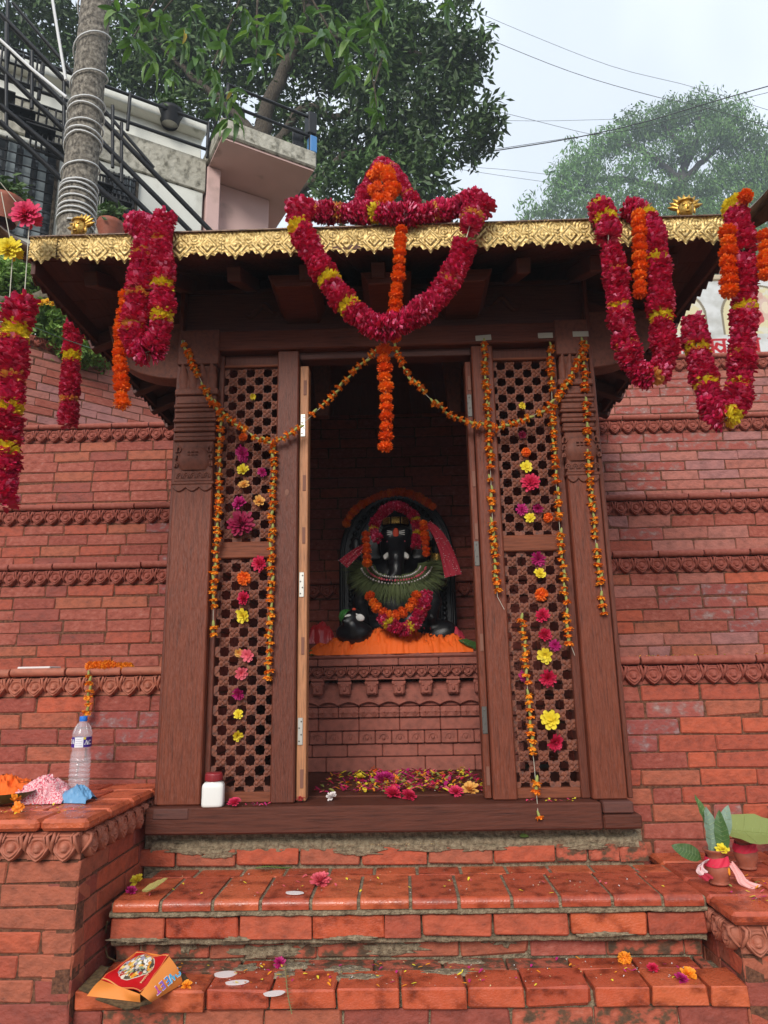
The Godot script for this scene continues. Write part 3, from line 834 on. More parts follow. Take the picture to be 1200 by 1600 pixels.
func gold_plate_mesh(v: int) -> Mesh:
	var dent := noise(14.0, 700 + v, 3)
	# beaten metal motif: an eye-shaped lozenge between two leaf curls over a scalloped, toothed edge
	var b := B.new()
	var nx := 40; var ny := 32
	var w := 0.105; var h := 0.118
	var rows := []
	for r in ny + 1:
		var row := PackedVector3Array()
		for c in nx + 1:
			var u := c / float(nx) * 2.0 - 1.0
			var t := r / float(ny)
			var tooth := 0.024 * absf(u) + 0.013 * absf(fposmod(u * 2.0 + 0.5, 1.0) - 0.5) * 2.0
			var y := lerpf(-h + tooth, 0.0, t)
			var x := u * w * 0.5
			var cy := y + h * 0.52
			var uu := u
			var d := absf(uu) * w * 0.5 * 0.95 + absf(cy) * 0.85
			var z := 0.0
			z += 0.006 * smoothstep(0.046, 0.040, d) - 0.004 * smoothstep(0.036, 0.031, d) + 0.007 * smoothstep(0.026, 0.018, d) - 0.004 * smoothstep(0.012, 0.008, Vector2(uu * w * 0.5, cy).length()) + 0.005 * smoothstep(0.007, 0.003, Vector2(uu * w * 0.5, cy).length())
			var q := Vector2((absf(u) - 1.0) * w * 0.5, y + 0.026)
			var rad := q.length()
			if d > 0.046: z += 0.005 * (0.5 + 0.5 * cos(rad * 520.0)) * smoothstep(0.046, 0.05, d)
			z = z * 0.8 + dent.get_noise_2d(x + v, y) * 0.002 + 0.005 * smoothstep(0.93, 0.97, t)
			row.push_back(Vector3(x, y, z))
		rows.push_back(row)
	b.skin(rows, false, true)
	return b.mesh()

func make_shrine():
	var sh := thing("wooden_shrine", "small dark wooden shrine with carved lattice doors and gold eave, hung with garlands", "shrine", Vector3(-0.055, 1.0, -2.8))
	# threshold
	bx(sh, "threshold", Vector3(-0.945, 0.955, -2.90), Vector3(0.70, 1.046, -2.705), M.sill, 0.006)
	bx(sh, "threshold", Vector3(0.703, 0.955, -2.90), Vector3(0.84, 1.003, -2.708), M.sill, 0.006)
	bx(sh, "threshold_block", Vector3(0.705, 1.006, -2.90), Vector3(0.815, 1.046, -2.712), M.dark, 0.005)
	bx(sh, "threshold_block", Vector3(-0.915, 1.008, -2.72), Vector3(-0.785, 1.044, -2.7015), M.dark, 0.003)
	bx(sh, "floor_board", Vector3(-0.9, 0.96, -3.62), Vector3(0.8, 1.05, -2.902), M.sill, 0.004)
	pillar(sh, -0.920, -0.757, -1.0)
	pillar(sh, 0.682, 0.808, 1.0)
	# frame posts beside the door
	bx(sh, "door_post", Vector3(-0.502, 1.047, -2.845), Vector3(-0.411, 2.862, -2.765), M.wood2, 0.005)
	bx(sh, "door_post", Vector3(0.322, 1.047, -2.845), Vector3(0.412, 2.862, -2.765), M.wood, 0.005)
	bx(sh, "jamb", Vector3(-0.757, 1.047, -2.85), Vector3(-0.735, 2.86, -2.79), M.wood2, 0.003)
	bx(sh, "jamb", Vector3(0.650, 1.047, -2.85), Vector3(0.682, 2.86, -2.785), M.wood2, 0.003)
	# door leaf edges with hinge plates: left pale new wood, right coloured darker for shade
	for s in 2:
		var xa: float = [-0.409, 0.294][s]; var xb: float = [-0.372, 0.320][s]
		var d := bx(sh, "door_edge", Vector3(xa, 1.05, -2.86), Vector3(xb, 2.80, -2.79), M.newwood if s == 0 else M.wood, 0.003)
		d.set_meta("label", "pale raw wood door edge with metal hinge plates" if s == 0 else "door edge with its shade put in as brown, with dark hinge plates")
		var xm := (xa + xb) * 0.5
		for y in ([2.53, 1.86, 1.30] if s == 0 else [1.97, 1.33, 2.6]):
			var hb := B.new()
			hb.box(Vector3(xm - (0.004 if s == 0 else 0.0), y, -2.7885) - sh.position, Vector3(0.020, 0.10, 0.004), 0.0015)
			part(d, "hinge_plate", hb.mesh(), M.metal if s == 0 else M.screw)  # darker metal on the right paints the shade on that side
			for k in 4:
				hb = B.new()
				hb.ball(Vector3(xm - 0.004 + (0.004 if k % 2 else -0.004), y - 0.036 + k * 0.024, -2.786) - sh.position, Vector3(0.0032, 0.0032, 0.0015), 8, 4)
				part(d, "screw", hb.mesh(), M.screw)
		for y in [2.70, 2.28, 2.06, 1.62, 1.13]:
			var hb := B.new()
			hb.box(Vector3(xm + 0.003, y, -2.7892) - sh.position, Vector3(0.012, 0.066, 0.004), 0.0)
			part(d, "tenon", hb.mesh(), M.tenon)
	# lattice screens with their rails
	for s in 2:
		var xa: float = [-0.735, 0.412][s]; var xb: float = [-0.502, 0.650][s]
		var yr: float = [1.972, 1.975][s]
		bx(sh, "rail", Vector3(xa, yr, -2.83), Vector3(xb, yr + 0.066, -2.785), M.rail, 0.004)
		bx(sh, "rail", Vector3(xa, 2.80, -2.83), Vector3(xb, 2.86, -2.80), M.wood2, 0.003)
		bx(sh, "rail", Vector3(xa, 2.80, -2.80), Vector3(xb, 2.812, -2.785), M.rail, 0.003)
		bx(sh, "rail", Vector3(xa, 1.047, -2.83), Vector3(xb, 1.085, -2.79), M.rail, 0.004)
		lattice(sh, "upper star-pierced lattice screen, %s of the door" % ["left", "right"][s], xa, xb, yr + 0.066, 2.80, -2.80)
		lattice(sh, "lower star-pierced lattice screen, %s of the door" % ["left", "right"][s], xa, xb, 1.085, yr, -2.80)
	# a knot in the left door post
	var kb := B.new()
	kb.ball(Vector3(-0.455, 2.235, -2.765) - sh.position, Vector3(0.010, 0.014, 0.0012), 10, 5)
	part(sh, "knot", kb.mesh(), M.tenon)
	# lintel and carved beam above
	bx(sh, "lintel", Vector3(-0.757, 2.864, -2.88), Vector3(0.682, 2.955, -2.752), M.beam, 0.005)
	bx(sh, "lintel", Vector3(-0.411, 2.83, -2.86), Vector3(0.322, 2.864, -2.79), M.dark, 0.003)
	bx(sh, "carved_beam", Vector3(-0.93, 2.958, -2.90), Vector3(0.82, 3.16, -2.80), M.dark, 0.005)
	# cloud scrolls carved on the beam
	for s in [-1.0, 1.0]:
		var b := B.new()
		for q in 3:
			var pts := PackedVector3Array(); var rad := PackedFloat32Array()
			for k in 22:
				var u := k / 21.0
				var x: float = -0.055 + s * (0.20 + 0.13 * q + u * 0.15)
				pts.push_back(Vector3(x, 3.085 - 0.03 * u * (1.5 - q * 0.3) + 0.022 * sin(u * 9.0 + q * 2.0), -2.797 + 0.006 * sin(u * 5.0)) - sh.position)
				rad.push_back(0.003 + 0.011 * sin(u * PI))
			b.tube(pts, rad, 7)
		part(sh, "scroll_carving", b.mesh(), M.dark)
	# roof: soffit boards, rafters, metal sheets, horned corners
	var e0 := Vector3(-1.372, 3.072, -2.335); var e1 := Vector3(1.235, 3.072, -2.335)
	var f0 := Vector3(-1.372, 3.072, -4.05); var f1 := Vector3(1.235, 3.072, -4.05)
	var r0 := Vector3(-0.55, 3.47, -3.2); var r1 := Vector3(0.44, 3.47, -3.2)
	var roof := Node3D.new(); roof.name = "roof"; sh.add_child(roof)
	var faces := [[e0, e1, r1, r0], [e1, f1, r1, r1], [f1, f0, r0, r1], [f0, e0, r0, r0]]
	for q in faces:
		# boards side by side under the sheet
		var along_: Vector3 = q[1] - q[0]
		var cnt := roundi(along_.length() / 0.16)
		for k in cnt:
			var a: Vector3 = q[0].lerp(q[1], k / float(cnt)); var b2: Vector3 = q[0].lerp(q[1], (k + 0.975) / cnt)
			var c2: Vector3 = q[3].lerp(q[2], (k + 0.975) / cnt); var d2: Vector3 = q[3].lerp(q[2], k / float(cnt))
			var b := B.new()
			var dn := Vector3(0, -0.018, 0)
			var o := sh.position
			b.quad(a + dn - o, d2 + dn - o, c2 + dn - o, b2 + dn - o)
			b.quad(a - o, b2 - o, c2 - o, d2 - o)
			b.quad(a + dn - o, b2 + dn - o, b2 - o, a - o)
			b.quad(b2 + dn - o, c2 + dn - o, c2 - o, b2 - o)
			b.quad(d2 + dn - o, a + dn - o, a - o, d2 - o)
			part(roof, "soffit_board", b.mesh(), M.soffit)
		var b3 := B.new()
		var upv := Vector3(0, 0.02, 0) - sh.position
		b3.quad(q[0] + upv, q[1] + upv, q[2] + upv, q[3] + upv)
		part(roof, "roof_sheet", b3.mesh(), M.sheet)
	# rafters from the wall plate out to the eaves
	for k in 9:
		var x := -1.2 + k * 0.285
		var b := B.new()
		b.box(Vector3(x, 3.135, -2.66) - sh.position, Vector3(0.055, 0.06, 0.40), 0.004, Basis(Vector3.RIGHT, 0.42))
		part(roof, "rafter", b.mesh(), M.dark)
	for k in 5:
		for s in 2:
			var b := B.new()
			b.box(Vector3(-1.17 if s == 0 else 1.04, 3.10, -2.95 - k * 0.26) - sh.position, Vector3(0.5, 0.06, 0.055), 0.004, Basis(Vector3.BACK, 0.42 if s == 0 else -0.42))
			part(roof, "rafter", b.mesh(), M.dark)
	# two blunt cross beams that poke out under the eave
	for x in [-0.40, 0.29, -0.03]:
		var b := B.new()
		b.slab(PackedVector2Array([Vector2(-0.1, 0.0), Vector2(0.1, 0.0), Vector2(0.085, -0.03), Vector2(0.07, -0.055), Vector2(-0.07, -0.055), Vector2(-0.085, -0.03)]), 0.3, Transform3D(Basis.IDENTITY, Vector3(x, 3.06, -2.50) - sh.position), 0.004)
		part(roof, "beam_end", b.mesh(), M.beam)
	# fascia and gold plates
	bx(roof, "fascia", Vector3(e0.x, 3.065, -2.352) - sh.position, Vector3(e1.x, 3.136, -2.337) - sh.position, M.sheet, 0.002)
	for s in 2:
		var xs: float = [e0.x, e1.x - 0.018][s]
		bx(roof, "side_fascia", Vector3(xs, 3.0, -4.05) - sh.position, Vector3(xs + 0.018, 3.10, -2.352) - sh.position, M.dark, 0.002)
		# saw-toothed drip edge of the side eaves
		var b := B.new()
		var teeth := PackedVector2Array([Vector2(-4.05, 0.0)])
		var z := -4.05
		while z < -2.37:
			teeth.push_back(Vector2(z + 0.028, -0.022)); teeth.push_back(Vector2(z + 0.056, -0.004)); z += 0.056
		teeth.push_back(Vector2(z, 0.03)); teeth.push_back(Vector2(-4.05, 0.03))
		b.slab(teeth, 0.004, Transform3D(Basis(Vector3(0, 0, 1), Vector3.UP, Vector3.LEFT), Vector3(xs + (-0.002 if s == 0 else 0.024), 3.0, 0) - sh.position))
		part(roof, "drip_edge", b.mesh(), M.dark)
	var gm := [gold_plate_mesh(0), gold_plate_mesh(1), gold_plate_mesh(2), gold_plate_mesh(3)]
	var nplate := 25
	var pw := (e1.x - e0.x) / nplate
	for k in nplate:
		part(roof, "gold_plate", gm[rng.randi() % 4], M.gold, Transform3D(Basis(Vector3.RIGHT * pw / 0.105, Vector3.UP, Vector3.BACK).rotated(Vector3.RIGHT, rr(-0.05, 0.05)).rotated(Vector3.BACK, rr(-0.012, 0.012)), Vector3(e0.x + pw * (k + 0.5), 3.142 + rr(-0.002, 0.002), -2.332 + rr(-0.002, 0.002)) - sh.position))
	bx(roof, "top_flashing", Vector3(e0.x - 0.01, 3.138, -2.48) - sh.position, Vector3(e1.x + 0.01, 3.146, -2.322) - sh.position, M.sheet, 0.002)
	# horned corners swept up and out
	for s in [-1.0, 1.0]:
		var c := e0 if s < 0 else e1
		var b := B.new()
		var rows := []
		for k in 12:
			var u := k / 11.0
			var o: Vector3 = c + Vector3(s * (0.02 + 0.26 * u), 0.065 + 0.26 * u * u, -0.10 + 0.24 * u) - sh.position
			var wid := lerpf(0.11, 0.05, u)
			var side := Vector3(s * 0.55, 0, 0.83)
			rows.push_back(PackedVector3Array([o + Vector3(-s * 0.5, 0, 0.8) * wid * 0.9 + Vector3(0, -0.05 * (1 - u), 0), o + Vector3(0, 0.018, 0.03), o + Vector3(s * 0.1, -0.02, 0.05), o + Vector3(s * 0.4, -0.10 + 0.05 * u, -0.5) * wid, o + Vector3(-s * 0.02, -0.05, -0.02)]))
		b.skin(rows, true)
		part(roof, "corner_horn", b.mesh(), M.sheet)
	# boarded sides between the pillars and the wall
	for k in 7:
		for s in 2:
			var xa: float = [-0.93, 0.812][s]
			bx(sh, "side_board", Vector3(xa, 1.05, -2.93 - k * 0.18), Vector3(xa + 0.018, 3.16, -2.753 - k * 0.18 - 0.002), M.wood2, 0.003)
	# plank ceiling inside, so that the room under the roof is dark
	bx(sh, "ceiling", Vector3(-0.93, 3.162, -4.35), Vector3(0.82, 3.18, -2.80), M.dark, 0.0)
	for x in [-0.36, 0.27]:
		var b := B.new()
		b.slab(PackedVector2Array([Vector2(-0.05, 0.2), Vector2(0.05, 0.2), Vector2(0.035, -0.12), Vector2(-0.02, -0.12)]), 0.05, Transform3D(Basis.IDENTITY, Vector3(x, 2.83, -3.15) - sh.position), 0.003)
		part(sh, "inner_strut", b.mesh(), M.carve)

	# gold faces with fan crowns on the eave
	gold_face(Vector3(-1.20, 3.146, -2.35), 0.25, "small gilt face with spiked crown on the eave, left corner")
	gold_face(Vector3(1.105, 3.146, -2.35), 0.15, "small gilt face with spiked crown on the eave, right corner")

func gold_face(at: Vector3, turn: float, label: String):
	var t := thing("gilt_face", label, "ornament", at, "gilt faces on the eave")
	t.rotation.y = -turn
	t.scale = Vector3.ONE * 1.05
	var b := B.new()
	b.ball(Vector3(0, 0.04, 0.0), Vector3(0.026, 0.036, 0.026), 16, 12)
	b.ball(Vector3(0, 0.0, -0.004), Vector3(0.02, 0.02, 0.018), 12, 6)
	b.ball(Vector3(0, 0.036, 0.026), Vector3(0.0045, 0.011, 0.006), 8, 6)
	for s in [-1, 1]: b.ball(Vector3(s * 0.011, 0.046, 0.022), Vector3(0.008, 0.004, 0.005), 8, 5)
	for s in [-1, 1]: b.ball(Vector3(s * 0.028, 0.034, -0.002), Vector3(0.005, 0.015, 0.006), 8, 5)
	b.ball(Vector3(0, 0.02, 0.021), Vector3(0.009, 0.0035, 0.005), 8, 5)
	part(t, "face", b.mesh(), M.gilt)
	b = B.new()
	for k in 9:
		var a := PI * (0.08 + 0.84 * k / 8.0)
		var d := Vector3(cos(a), sin(a), 0)
		var o := Vector3(0, 0.045, -0.008) + d * 0.028
		b.tube(PackedVector3Array([o, o + d * 0.018, o + d * 0.034]), PackedFloat32Array([0.009, 0.008, 0.001]), 6)
	b.ball(Vector3(0, 0.07, 0.006), Vector3(0.028, 0.008, 0.02), 12, 6)
	part(t, "crown", b.mesh(), M.gilt)

# the room inside: brick back wall, side walls and the stepped terracotta altar
func make_inside():
	var t := thing("niche_wall", "dark brick wall at the back of the shrine, behind the idol", "brick wall", Vector3(0, 1.0, -4.2))
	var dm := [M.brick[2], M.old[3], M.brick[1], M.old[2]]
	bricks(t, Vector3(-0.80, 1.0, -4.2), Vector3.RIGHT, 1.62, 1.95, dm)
	cornice(t, Vector3(-0.80, 2.03, -4.18), Vector3.RIGHT, 1.62, M.cornice_old)
	bx(t, "band_backing", Vector3(-0.8, 1.95, -4.3), Vector3(0.82, 2.06, -4.19), M.joint, 0.0)
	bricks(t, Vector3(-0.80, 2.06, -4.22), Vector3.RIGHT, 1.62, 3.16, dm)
	for s in 2:
		var w := thing("niche_side_wall", "brick side wall inside the shrine, %s of the idol" % ["left", "right"][s], "brick wall", Vector3([-0.78, 0.80][s], 1.0, -3.5), "side walls inside the shrine")
		var x: float = [-0.78, 0.80][s]
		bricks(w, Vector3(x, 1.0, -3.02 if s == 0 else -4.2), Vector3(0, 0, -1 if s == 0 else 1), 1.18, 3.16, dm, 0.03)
	var a := thing("terracotta_altar", "stepped terracotta altar with carved bands and small lion faces", "altar", Vector3(-0.05, 1.05, -3.85))
	var x0 := -0.62; var x1 := 0.58; var w := x1 - x0
	var row := func(called: String, y0: float, y1: float, z: float, pitch: float):
		var cnt := roundi(w / pitch)
		for k in cnt:
			bx(a, called, Vector3(x0 + w * k / cnt + 0.001, y0, z - 0.08), Vector3(x0 + w * (k + 1) / cnt - 0.001, y1 - 0.001, z + rr(-0.002, 0.002)), M.altar, 0.004)
	bx(a, "core", Vector3(x0, 1.051, -4.19), Vector3(x1, 1.60, -3.66), M.joint, 0.0)
	row.call("brick", 1.052, 1.118, -3.58, 0.22)
	row.call("brick", 1.120, 1.178, -3.59, 0.17)
	row.call("carved_block", 1.180, 1.238, -3.575, 0.078)
	# round niches on the carved blocks
	var nb := roundi(w / 0.078)
	for k in nb:
		var b := B.new()
		var c := Vector3(x0 + w * (k + 0.5) / nb, 1.205, -3.574) - a.position
		var pts := PackedVector3Array()
		for s in 9: pts.push_back(c + Vector3(cos(PI * s / 8.0) * 0.02, sin(PI * s / 8.0) * 0.022, 0))
		b.tube(pts, PackedFloat32Array([0.004]), 5)
		b.ball(c + Vector3(0, 0.003, 0), Vector3(0.009, 0.011, 0.006), 8, 5)
		part(a, "niche_carving", b.mesh(), M.altar)
	row.call("brick", 1.240, 1.300, -3.60, 0.21)
	# diamond fret band
	row.call("fret_tile", 1.302, 1.352, -3.585, 0.10)
	for k in 24:
		var b := B.new()
		var c := Vector3(x0 + w * (k + 0.5) / 24, 1.327, -3.583) - a.position
		for q in [[0.026, 0.004], [0.013, 0.008]]:
			var s: float = q[0]
			var tip := c + Vector3(0, 0, q[1] + 0.004)
			var p := [c + Vector3(s, 0, 0), c + Vector3(0, s * 0.9, 0), c + Vector3(-s, 0, 0), c + Vector3(0, -s * 0.9, 0)]
			for j in 4: b.tri(tip, p[j], p[(j + 1) % 4])
		part(a, "diamond", b.mesh(), M.altar)
	bx(a, "band", Vector3(x0, 1.354, -3.7), Vector3(x1, 1.47, -3.61), M.altar, 0.003)
	# wavy valance
	var wave := PackedVector2Array([Vector2(0, 0.05)])
	for k in 121:
		var u := k / 120.0
		wave.push_back(Vector2(u * w, -0.010 + 0.016 * absf(sin(u * PI * 12.0)) - 0.016))
	wave.push_back(Vector2(w, 0.05))
	var b4 := B.new()
	b4.slab(wave, 0.03, Transform3D(Basis.IDENTITY, Vector3(x0, 1.385, -3.585) - a.position), 0.003)
	part(a, "wavy_valance", b4.mesh(), M.altar)
	# small faces
	for k in 9:
		var x := x0 + w * (k + 0.5) / 9
		var b := B.new()
		var c := Vector3(x, 1.445, -3.575) - a.position
		b.box(c, Vector3(0.058, 0.07, 0.05), 0.008)
		b.ball(c + Vector3(0, -0.006, 0.026), Vector3(0.009, 0.012, 0.009), 8, 5)
		for s in [-1, 1]:
			b.ball(c + Vector3(s * 0.015, 0.010, 0.024), Vector3(0.008, 0.006, 0.006), 8, 5)
			b.ball(c + Vector3(s * 0.027, 0.022, 0.018), Vector3(0.009, 0.011, 0.009), 8, 5)
		b.ball(c + Vector3(0, -0.024, 0.024), Vector3(0.017, 0.007, 0.006), 8, 5)
		b.box(c + Vector3(0, 0.040, 0.004), Vector3(0.064, 0.014, 0.056), 0.003)
		part(a, "lion_face", b.mesh(), M.altar)
	row.call("band_tile", 1.483, 1.490, -3.56, 0.3)
	cornice(a, Vector3(x0, 1.545, -3.575), Vector3.RIGHT, w, M.altar, false, 0.7)
	bx(a, "band", Vector3(x0, 1.49, -3.7), Vector3(x1, 1.548, -3.583), M.altar, 0.0)
	row.call("edge_tile", 1.55, 1.585, -3.552, 0.2)
	bx(a, "table", Vector3(x0, 1.586, -4.18), Vector3(x1, 1.612, -3.556), M.altar, 0.008)

# one petal: base at o, growing along d, cupped towards up
func petal(b: B, o: Vector3, d: Vector3, up: Vector3, l: float, w: float, curl: float):
	var s := d.cross(up).normalized()
	var m := o + d * l * 0.55 + up * curl * l * 0.35
	var e := o + d * l + up * curl * l
	var k := b.v.size(); var j := b.i.size()
	b.vert(o - s * w * 0.2); b.vert(o + s * w * 0.2)
	b.vert(m - s * w * 0.5 + up * w * 0.22); b.vert(m); b.vert(m + s * w * 0.5 + up * w * 0.22)
	b.vert(e - s * w * 0.34 + up * w * 0.12); b.vert(e + d * l * 0.06); b.vert(e + s * w * 0.34 + up * w * 0.12)
	for t in [[0, 3, 2], [0, 1, 3], [1, 4, 3], [2, 3, 6], [2, 6, 5], [3, 4, 7], [3, 7, 6]]: b.i.append_array([k + t[0], k + t[1], k + t[2]])
	b.smooth(k, j)
# a shaggy head threaded on a string along y: petals stand out all round
func shaggy(r: float, h: float, cnt: int, w: float, sd: int) -> Mesh:
	var b := B.new()
	var g := RandomNumberGenerator.new(); g.seed = sd
	for k in cnt:
		var pale := g.randf() < 0.14
		var tn := g.randf_range(0.75, 1.15)
		b.col = Color(1, 1, 1) if pale else Color(0.70 * tn, 0.07 * tn, 0.24 * tn)
		var a := TAU * k / cnt * 5.0 + g.randf_range(-0.2, 0.2)
		var t := g.randf_range(-1.0, 1.0)
		var d := Vector3(cos(a), t * 0.34 + 0.10, sin(a)).normalized()
		petal(b, Vector3(cos(a) * r * 0.36, t * h * 0.34, sin(a) * r * 0.36), d, Vector3.UP.rotated(d, g.randf_range(-0.55, 0.55)), r * g.randf_range(0.44, 0.62), w * g.randf_range(0.75, 1.25), g.randf_range(-0.35, 0.45))
	return b.mesh(sd < 140)
# a marigold head: tight frilled ball, flattened, axis y
func frill(r: float, flat: float, cnt: int, sd: int) -> Mesh:
	var b := B.new()
	var g := RandomNumberGenerator.new(); g.seed = sd
	b.ball(Vector3.ZERO, Vector3(r * 0.66, r * 0.62 * flat, r * 0.66), 8, 5)
	for k in cnt:
		var y := 1.0 - 2.0 * (k + 0.5) / cnt
		var a := k * 2.39996 + g.randf_range(-0.2, 0.2)
		var q := sqrt(1.0 - y * y)
		var d := Vector3(cos(a) * q, y * flat, sin(a) * q)
		var dn := d.normalized()
		petal(b, d * r * 0.45, dn, (Vector3.UP - dn * dn.y).normalized().rotated(dn, g.randf_range(-0.6, 0.6)), r * 0.52 * g.randf_range(0.85, 1.1), r * 0.27, g.randf_range(-0.3, 0.5))
	return b.mesh()
# an open bloom facing +y: rings of petals
func bloom(r: float, rings: int, per: int, w: float, sd: int, lift := 0.5) -> Mesh:
	var b := B.new()
	var g := RandomNumberGenerator.new(); g.seed = sd
	for q in rings:
		var f := 1.0 - q / float(rings) * 0.72
		var cnt := maxi(5, int(per * f))
		for k in cnt:
			var a := TAU * (k + 0.5 * (q % 2)) / cnt + g.randf_range(-0.15, 0.15)
			var tilt := 0.12 + lift * q / rings * 1.6 + g.randf_range(-0.12, 0.12)
			var d := Vector3(cos(a) * cos(tilt), sin(tilt), sin(a) * cos(tilt))
			var up := Vector3(-cos(a) * sin(tilt), cos(tilt), -sin(a) * sin(tilt))
			petal(b, Vector3(0, r * 0.06 * q, 0), d, up, r * f * g.randf_range(0.9, 1.08), w * f * g.randf_range(0.85, 1.15), g.randf_range(0.0, 0.35))
	return b.mesh()
# small marigold on its green calyx, threaded along y (bloom downwards)
func bud(sd: int) -> Array:
	var g := RandomNumberGenerator.new(); g.seed = sd
	var b := B.new()
	for q in 2:
		for k in 9:
			var a := TAU * k / 9.0 + g.randf_range(-0.2, 0.2) + q * 0.3
			var tl := g.randf_range(-0.45, 0.15) - q * 0.3
			var d := Vector3(cos(a) * cos(tl), sin(tl), sin(a) * cos(tl))
			petal(b, Vector3(0, -0.001, 0), d, Vector3(-cos(a) * sin(tl), cos(tl), -sin(a) * sin(tl)), 0.0185 * g.randf_range(0.8, 1.1), 0.0125, g.randf_range(-0.3, 0.15))
	b.ball(Vector3(0, -0.003, 0), Vector3(0.009, 0.006, 0.009), 8, 4)
	var cb := B.new()
	cb.lathe([Vector2(0.0005, -0.002), Vector2(0.0062, 0.002), Vector2(0.0056, 0.012), Vector2(0.0042, 0.02), Vector2(0.0012, 0.024)], 7)
	return [b.mesh(), cb.mesh()]

var FL := {}
func make_flower_meshes():
	FL.crim = []; FL.mari = []; FL.bud = []; FL.band = []
	for k in 5: FL.crim.push_back(shaggy(1.0, 0.55, 84, 0.34, 100 + k))
	for k in 3: FL.band.push_back(shaggy(1.0, 0.34, 70, 0.30, 140 + k))
	for k in 4: FL.mari.push_back(frill(1.0, 0.60, 120, 200 + k))
	for k in 4: FL.bud.push_back(bud(300 + k))
	FL.dahlia = [bloom(1.0, 6, 15, 0.36, 401, 0.75), bloom(1.0, 6, 14, 0.34, 402, 0.8)]
	FL.rose = [bloom(1.0, 4, 9, 0.62, 411, 0.7), bloom(1.0, 4, 8, 0.66, 412, 0.6)]

# a rope of shaggy heads; bands: fractions of the length where a yellow (or "p": peach) band sits
func garland(label: String, path: Array, r: float, bands := [], o := {}) -> Node3D:
	var t := thing(o.get("called", "crimson_garland"), label, "garland", path[0], o.get("group", "crimson flower garlands"))
	var step: float = r * o.get("step", 0.36)
	var p := along(path, step)
	var mats: Array = o.get("mats", M.crimson)
	var gap: Array = o.get("gap", [])
	var n := p.size()
	var ph := rr(0, 6)
	for k in n:
		var f := k / float(n - 1)
		var skip := false
		for q in gap: if f > q[0] and f < q[1]: skip = true
		if skip: continue
		var d := (p[mini(k + 1, n - 1)] - p[maxi(k - 1, 0)]).normalized()
		if d.y < 0: d = -d
		var m: Material = mats[rng.randi() % mats.size()]
		var mesh: Mesh = FL.crim[rng.randi() % 5]
		var s := r * rr(0.92, 1.06) * (1.0 + 0.10 * sin(k * 0.75 + ph))
		var hs := s
		for q in bands:
			var at: float = q if q is float else q[0]
			if absf(f - at) < 0.55 * step / (step * n) * (2.0 if not q is float and q[1] == 2 else 1.05):
				m = M.yellow if q is float or q[1] >= 2 else M.peach
				mesh = FL.band[rng.randi() % 3]; s = r * rr(0.86, 0.96); hs = s * 1.0
		part(t, "flower_head", mesh, m, Transform3D(facing(d, rr(0, TAU)) * Basis.from_scale(Vector3(s, hs, s)), p[k] - t.position + v3(r * 0.06)))
	var b := B.new()
	var loc := PackedVector3Array()
	for q in p: loc.push_back(q - t.position)
	b.tube(loc, PackedFloat32Array([0.0018]), 5)
	part(t, "string", b.mesh(), M.string)
	return t
# a strand of full marigold heads
func strand(label: String, path: Array, r: float, o := {}) -> Node3D:
	var t := thing("marigold_strand", label, "garland", path[0], "orange marigold strands")
	var p := along(path, r * o.get("step", 1.18))
	var n := p.size()
	var mats: Array = o.get("mats", M.orange)
	for k in n:
		var d := (p[mini(k + 1, n - 1)] - p[maxi(k - 1, 0)]).normalized()
		var s := r * rr(0.86, 1.12)
		part(t, "marigold", FL.mari[rng.randi() % 4], mats[rng.randi() % mats.size()], Transform3D(facing(-d, rr(0, TAU)).rotated(Vector3.RIGHT, rr(-0.25, 0.25)) * Basis.from_scale(Vector3.ONE * s), p[k] - t.position + v3(r * 0.1)))
	var b := B.new()
	var loc := PackedVector3Array()
	for q in p: loc.push_back(q - t.position)
	if loc.size() > 1:
		b.tube(loc, PackedFloat32Array([0.0012]), 5)
		part(t, "string", b.mesh(), M.string)
	return t
# a thin string of small marigolds; gaps are fractions left bare; tape: where it is taped
func thin(label: String, path: Array, gaps := [], tapes := [], tail: Vector3 = Vector3.ZERO) -> Node3D:
	var t := thing("marigold_string", label, "garland", path[0], "thin marigold strings")
	var p := along(path, 0.0265)
	var n := p.size()
	for k in n:
		var f := k / float(n - 1)
		var skip := rng.randf() < 0.04
		for q in gaps: if f > q[0] and f < q[1]: skip = true
		if skip: continue
		var d := (p[mini(k + 1, n - 1)] - p[maxi(k - 1, 0)]).normalized()
		if d.y > 0: d = -d
		var s := rr(0.85, 1.15)
		var x := Transform3D(facing(-d, rr(0, TAU)).rotated(Vector3.BACK, rr(-0.3, 0.3)) * Basis.from_scale(Vector3.ONE * s), p[k] - t.position + Vector3(rr(-0.004, 0.004), rr(-0.006, 0.006), rr(0.0, 0.006)))
		var v: Array = FL.bud[rng.randi() % 4]
		var fl := part(t, "marigold", v[0], M.amber[rng.randi() % 2], x)
		part(fl, "calyx", v[1], M.calyx)
	var loc := PackedVector3Array()
	for q in p: loc.push_back(q - t.position)
	if tail != Vector3.ZERO: loc.push_back(tail - t.position)
	var b := B.new()
	b.tube(loc, PackedFloat32Array([0.0011]), 4)
	part(t, "string", b.mesh(), M.string)
	for q in tapes:
		b = B.new()
		b.box(q[0] - t.position, Vector3(q[1], 0.024, 0.002), 0.0, Basis(Vector3.BACK, rr(-0.08, 0.08)))
		part(t, "tape", b.mesh(), M.tape)
	return t

